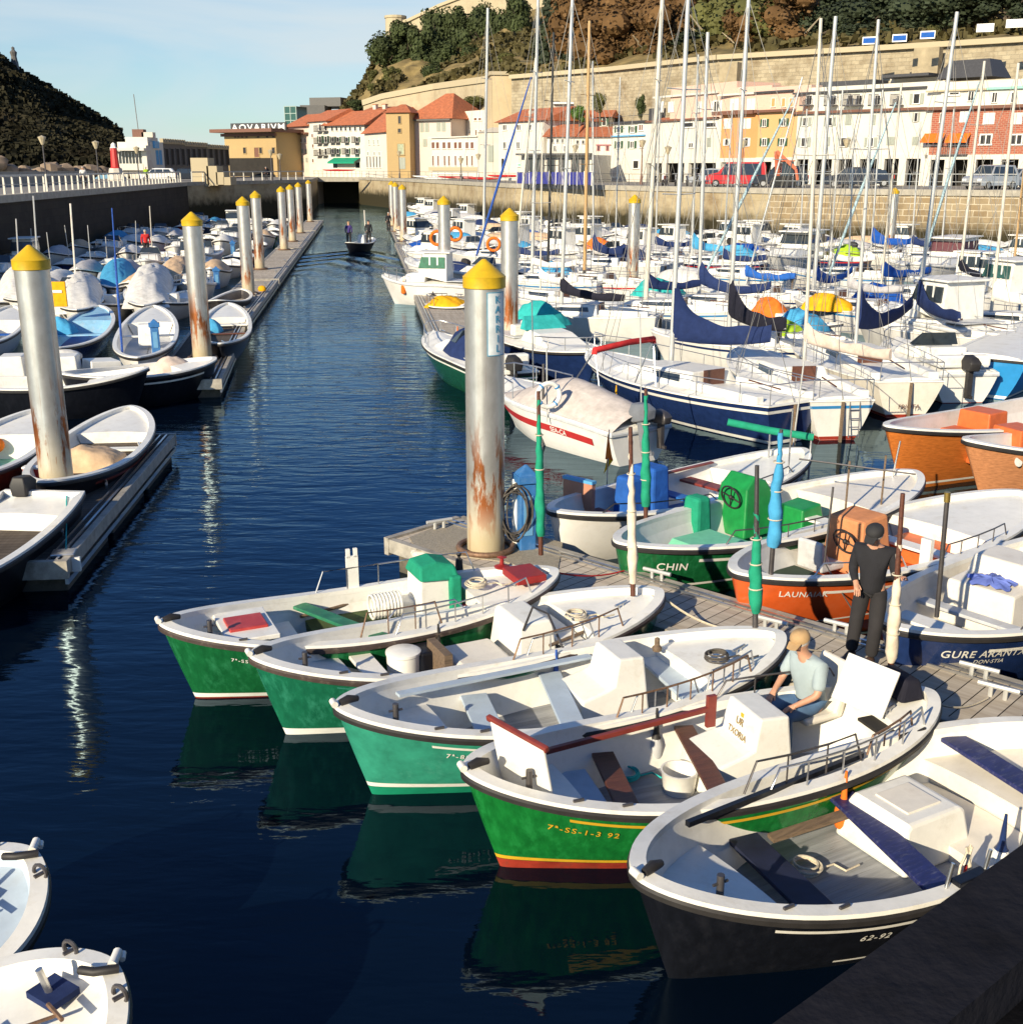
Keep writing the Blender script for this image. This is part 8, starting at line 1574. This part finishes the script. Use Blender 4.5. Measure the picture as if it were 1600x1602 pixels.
# canvases lying about the moored boats
for i, (x, y, Lx, Ly, hh, m, l, z_) in enumerate([(1296, 470, 2.0, .9, .55, CYEL, 'orange yellow canopy behind the beige covered boom', 1.2), (1205, 478, 1.3, 1.0, .6, CORG, 'small orange cloth at the foot of a tall mast', 1.2), (1255, 498, 1.8, 1.1, .6, CLBLUE, 'light blue cover low behind the beige cover', 1.1), (1225, 505, 1.4, 1.0, .45, CLIME, 'lime green cover strip behind the white sailing boat', 1.1), (938, 385, 2.2, 1.3, .9, CORG, 'orange covers under the wooden mast', 1.2), (1032, 450, 2.4, 1.2, .7, CTURQ, 'turquoise cover behind the tallest white mast', 1.1), (870, 425, 2.2, 1.2, .8, CLBLUE, 'light blue spray hood beside the long black cover', 1.1), (1325, 396, 2.2, 1.2, .8, CLIME, 'lime cover near the stone quay wall', 1.2), (1155, 395, 2.6, 1.2, .7, CLBLUE, 'light blue boat cover below the excavator', 1.2), (1375, 463, 2.2, 1.2, .8, CROYAL, 'royal blue side screen above the navy crescent cover', 1.2), (985, 402, 3.2, 1.2, 1.0, CNAVY, 'navy tent like cover below the shuttered house', 1.2), (845, 490, 2.0, 1.3, .7, CTURQ, 'green blue windscreen cover right of the lettered pile', 1.2), (1512, 575, 1.0, .7, .5, CBLACK, 'black bag over an outboard near the blue boat', .8)]):
    p = P(x, y, z_); tarp(l, (p.x, p.y, z_-.25), rnd(-.9, -.4), Lx, Ly, hh, m, 30+i, 'boat cover', nm='boat_cover', grp='covers in the right basin')
# ---------------------------------------------------------------- filler fleet
def proto_boats():
    out = []
    mid = P(2400, 700, 0)
    for nm, lab, hullm, kind, cv in [('motor_boat', 'white open motor boat', WH2, 'open', None), ('cabin_boat', 'white wheelhouse boat', WH2, 'house', None), ('motor_boat', 'navy hulled motor boat', NAVY, 'open', None), ('cabin_boat', 'cream wheelhouse boat', CREAM, 'house', None), ('covered_boat', 'white boat under a white cover', WH2, 'cov', CWHITE), ('covered_boat', 'boat under a royal blue cover', WH2, 'cov', CROYAL), ('covered_boat', 'boat under a navy cover', WH2, 'cov', CNAVY), ('covered_boat', 'boat under a grey cover', WH2, 'cov', CGREY), ('open_boat', 'white open rowing boat', WH2, 'row', None), ('open_boat', 'navy hulled rowing boat', NAVY, 'row', None), ('open_boat', 'green hulled rowing boat', GREEN1, 'row', None), ('covered_boat', 'boat under a light blue cover', WH2, 'cov', CLBLUE), ('covered_boat', 'boat under a cream cover', WH2, 'cov', CTAN), ('open_boat', 'red hulled rowing boat', RED, 'row', None), ('covered_boat', 'boat under an orange cover', WH2, 'cov', CORG)]:
        L = 5.2 if kind in ('open', 'house') else 4.6
        h = Hull(L, L*.38, 1.1 if kind != 'row' else .85, .8 if kind != 'row' else .65, .85, .5, .1, tr=.82 if kind in ('open', 'house') else None)
        t = thing(nm, lab, 'boat' if kind != 'house' else 'cabin boat', (0, 0, 0))
        if kind in ('open', 'house'): motor_parts(t, h, hullm, cabin=kind, n=12, ob=kind == 'open', stripe=NAVY if lab.startswith('cream') else None)
        elif kind == 'row':
            hull_parts(t, h, hullm, WHITE, WHITE, BLACKR, None, None, GREYW, n=14, fine=False); deck(t, h, .72, .97, .05, WHITE, n=4); thwart(t, h, .5, .5, .25); thwart(t, h, .3, .5, .25); MB().box((-.1, 0, .65), (.5, .55, .7), 0, .85, .9).build('console', WHITE, t)
        else:
            hull_parts(t, h, hullm, WHITE, WHITE, BLACKR, None, None, GREYW, n=14, fine=False, deckmode='closed'); mb = MB(); sd = Vector((len(out), 0, 0))
            def fn(u, v):
                x = (u-.5)*L*.86; w_ = h.w(.07+.86*u)*.98; y = (2*v-1)*w_; k = (1-abs(2*v-1)**1.8)*(1-abs(2*u-1.1)**2.6*.8); return (x, y, h.sh(.07+.86*u)+.04+k*.55+.05*MN.noise(Vector((x*2.5, y*2.5, 0))+sd))
            mb.grid(fn, 12, 8); mb.build('cover', cv, t, smooth=70)
        out.append([t, lab, False])
    return out
FL = proto_boats()
FLW = [0]*4+[1]*4+[2]*2+[3]*2+[4]*5+[5, 6, 7, 7, 8, 8, 8, 9, 11, 12, 12]
FLL = [8]*14+[4]*5+[12]*1+[7]*2+[9, 9, 10, 11, 13, 0, 0, 0, 0, 0, 1]
used = {}
def put(idx, p, rz, label, grp):
    t = FL[idx][0]
    if not FL[idx][2]: FL[idx][2] = True; t.location = (p.x, p.y, 0); t.rotation_euler = (0, 0, rz); t['label'] = label; t['group'] = grp; return t
    return dup(t, (p.x, p.y, 0), rz, label, grp)
def pxof(p, z=.8):
    v = Vector((p.x, p.y, z-H)); d = v.y*CP-v.z*SP; u_ = v.y*SP+v.z*CP; return 800+F*v.x/d, 801-F*u_/d
def wallY(x):      # quay wall position at x
    for (x0, y0), (x1, y1) in zip(RQ, RQ[1:]):
        if x0 <= x <= x1: return y0+(y1-y0)*(x-x0)/(x1-x0)
    return 205
random.seed(21)
LMR = [(700, 'beside the three far piles'), (800, 'below the large white building'), (925, 'below the blue fence'), (1010, 'below the shuttered white house'), (1110, 'below the blank white building'), (1190, 'below the red van'), (1260, 'below the excavator'), (1360, 'below the black hatchback'), (1450, 'below the long white arcade'), (1530, 'below the orange awnings'), (1700, 'at the right frame edge')]
def lab(idx, px, dist, ranks, LM, used):
    lm = next((l for x, l in LM if px < x), LM[-1][1]); rk = next((l for d, l in ranks if dist < d), ranks[-1][1])
    base = FL[idx][1]; s_ = f'{base} {lm}, {rk}'.replace('tied against the quay wall', 'by the quay wall').replace('white boat under a white', 'boat under a white'); return s_
RKR = [(6, 'by the quay wall'), (16, 'rank before the wall'), (28, 'middle ranks'), (80, 'nearest ranks')]
Y = 33.0; cnt = 0
while Y < 172:
    X = RX(Y)+2.6
    while X < 36:
        p = Vector((X+rnd(-.5, .5), Y+rnd(-.7, .7), 0)); X += 2.9 if Y < 100 else 3.3
        px, py = pxof(p)
        if px > 1680 or p.y > wallY(p.x)-3.2: continue
        if any((p.x-a)**2+(p.y-b_)**2 < (r_+1.2)**2 for a, b_, r_ in occupied): continue
        if px < 640 and Y > 120: continue
        for tr_ in range(12):
            idx = random.choice(FLW); l = lab(idx, px, wallY(p.x)-p.y, RKR, LMR, used)
            if l not in used: break
        if l in used and rnd(0, 1) < .4: continue
        used[l] = 1; rz = math.atan2(-.78, .62)+rnd(-.15, .15)+(PI if rnd(0, 1) < .3 else 0); put(idx, p, rz, l, 'boats in the right basin'); occupied.append((p.x, p.y, .9)); cnt += 1
    Y += 4.7
LML = [(60, 'left of the near pile'), (150, 'right of the near pile cap'), (230, 'left of the person in red'), (300, 'before the second pile'), (372, 'between the second and third piles'), (440, 'by the fourth and fifth piles'), (520, 'by the last left piles')]
RKL = [(52, 'nearest rank'), (64, 'second rank'), (78, 'third rank'), (95, 'fourth rank'), (200, 'farthest rank')]
Y = 49.0; cl = 0
while Y < 128:
    X = LX(Y)-3.6
    while X > -29-Y*.04:
        p = Vector((X+rnd(-.2, .2), Y+rnd(-.8, .8), 0)); X -= 2.3; px, py = pxof(p)
        if px < -40: continue
        for tr_ in range(14):
            idx = random.choice(FLL); l = lab(idx, px, p.y, RKL, LML, used)
            if l not in used: break
        used[l] = 1; put(idx, p, PI/2+rnd(-.12, .12)+.12, l, 'boats in the left basin'); cl += 1
    Y += 6.2
for t, l, u_ in FL:
    if not u_:
        for c_ in list(t.children):
            for g in list(c_.children): bpy.data.objects.remove(g)
            bpy.data.objects.remove(c_)
        bpy.data.objects.remove(t)
print('FLEET', cnt, cl)
# small boats tied along the left pontoon edge near the channel
# ---------------------------------------------------------------- moving boat with people
p = P(564, 380, .6); t = thing('motor_boat', 'dark open launch with two people moving along the channel', 'boat', (p.x, p.y, 0), PI/2-.35)
h = Hull(4.0, 1.6, .75, .6, .9, .2, .5); hull_parts(t, h, BLACKH, WHITE, WHITE, BLACKR, None, None, GREYW, n=20, fine=False); MB().box((.3, 0, .75), (.6, .6, .9), 0, .8, .8).build('console', WHITE, t, bevel=.03); MB().tube([(.9, 0, .6), (.8, 0, 3.0)], .04, 6).build('mast', CREAM, t)
J = dict(STAND); PUR = mat('purple_jacket', (.05, .03, .16), .8)
person('person in a purple jacket in the moving launch', p+Vector((-.75, -.9, -.05)), PI/2, J, PUR, TROU, SHOE, hat=CAPT, sub=1, fingers=False, sc=.98, group='people far off')
person('person in dark clothes standing at the moving launch console', p+Vector((.6, .3, -.05)), PI/2, J, SWEATER, TROU, SHOE, hat=CAPB, sub=1, fingers=False, group='people far off')
p = P(230, 400, .8); person('person in a red jacket standing among the left boats', (p.x, p.y, .7), -1.2, J, CRED, TROU, SHOE, hair=GHAIR, sub=1, fingers=False, group='people far off')
p = P(608, 358, .7); person('person in dark clothes at the far right piles', (p.x, p.y, .5), -1.2, J, SWEATER, TROU, SHOE, hair=GHAIR, sub=1, fingers=False, group='people far off')
p = PY(229, 275, 132); person('person in a yellow vest on the left quay', (p.x, p.y, QZ), -1.2, J, CLIME, TROU, SHOE, hair=GHAIR, sub=1, fingers=False, group='people far off')
p = PY(130, 272, 100); person('person in pale clothes leaning on the left quay railing', (p.x, p.y, QZ), -1.2, J, CWHITE, TROU, SHOE, hair=GHAIR, sub=1, fingers=False, group='people far off')
p = PY(416, 270, 158); person('person in dark clothes walking before the aquarium building', (p.x, p.y, QZ), -1.2, J, SWEATER, TROU, SHOE, hair=GHAIR, sub=1, fingers=False, group='people far off')
p = P(600, 300, 1); p = PY(602, 298, 172); t = mboat('cabin_boat', 'small white and green cabin boat moored by the bridge wall', (588, 306), (612, 303), WH2, 2.2, cabin='house', n=12, ob=False)
# neighbours of one kind in one spot are told apart by their distance
by = {}
for o in bpy.context.scene.objects:
    if o.parent is None and 'boats in the' in str(o.get('group', '')) and o.get('label'): by.setdefault(o['label'], []).append(o)
for l, os_ in by.items():
    if len(os_) > 1:
        os_.sort(key=lambda o: o.location.y); w_ = ['nearer', 'farther'] if len(os_) == 2 else (['nearest']+['middle']*(len(os_)-2)+['farthest'])
        for o, k in zip(os_, w_): o['label'] = k+' '+l
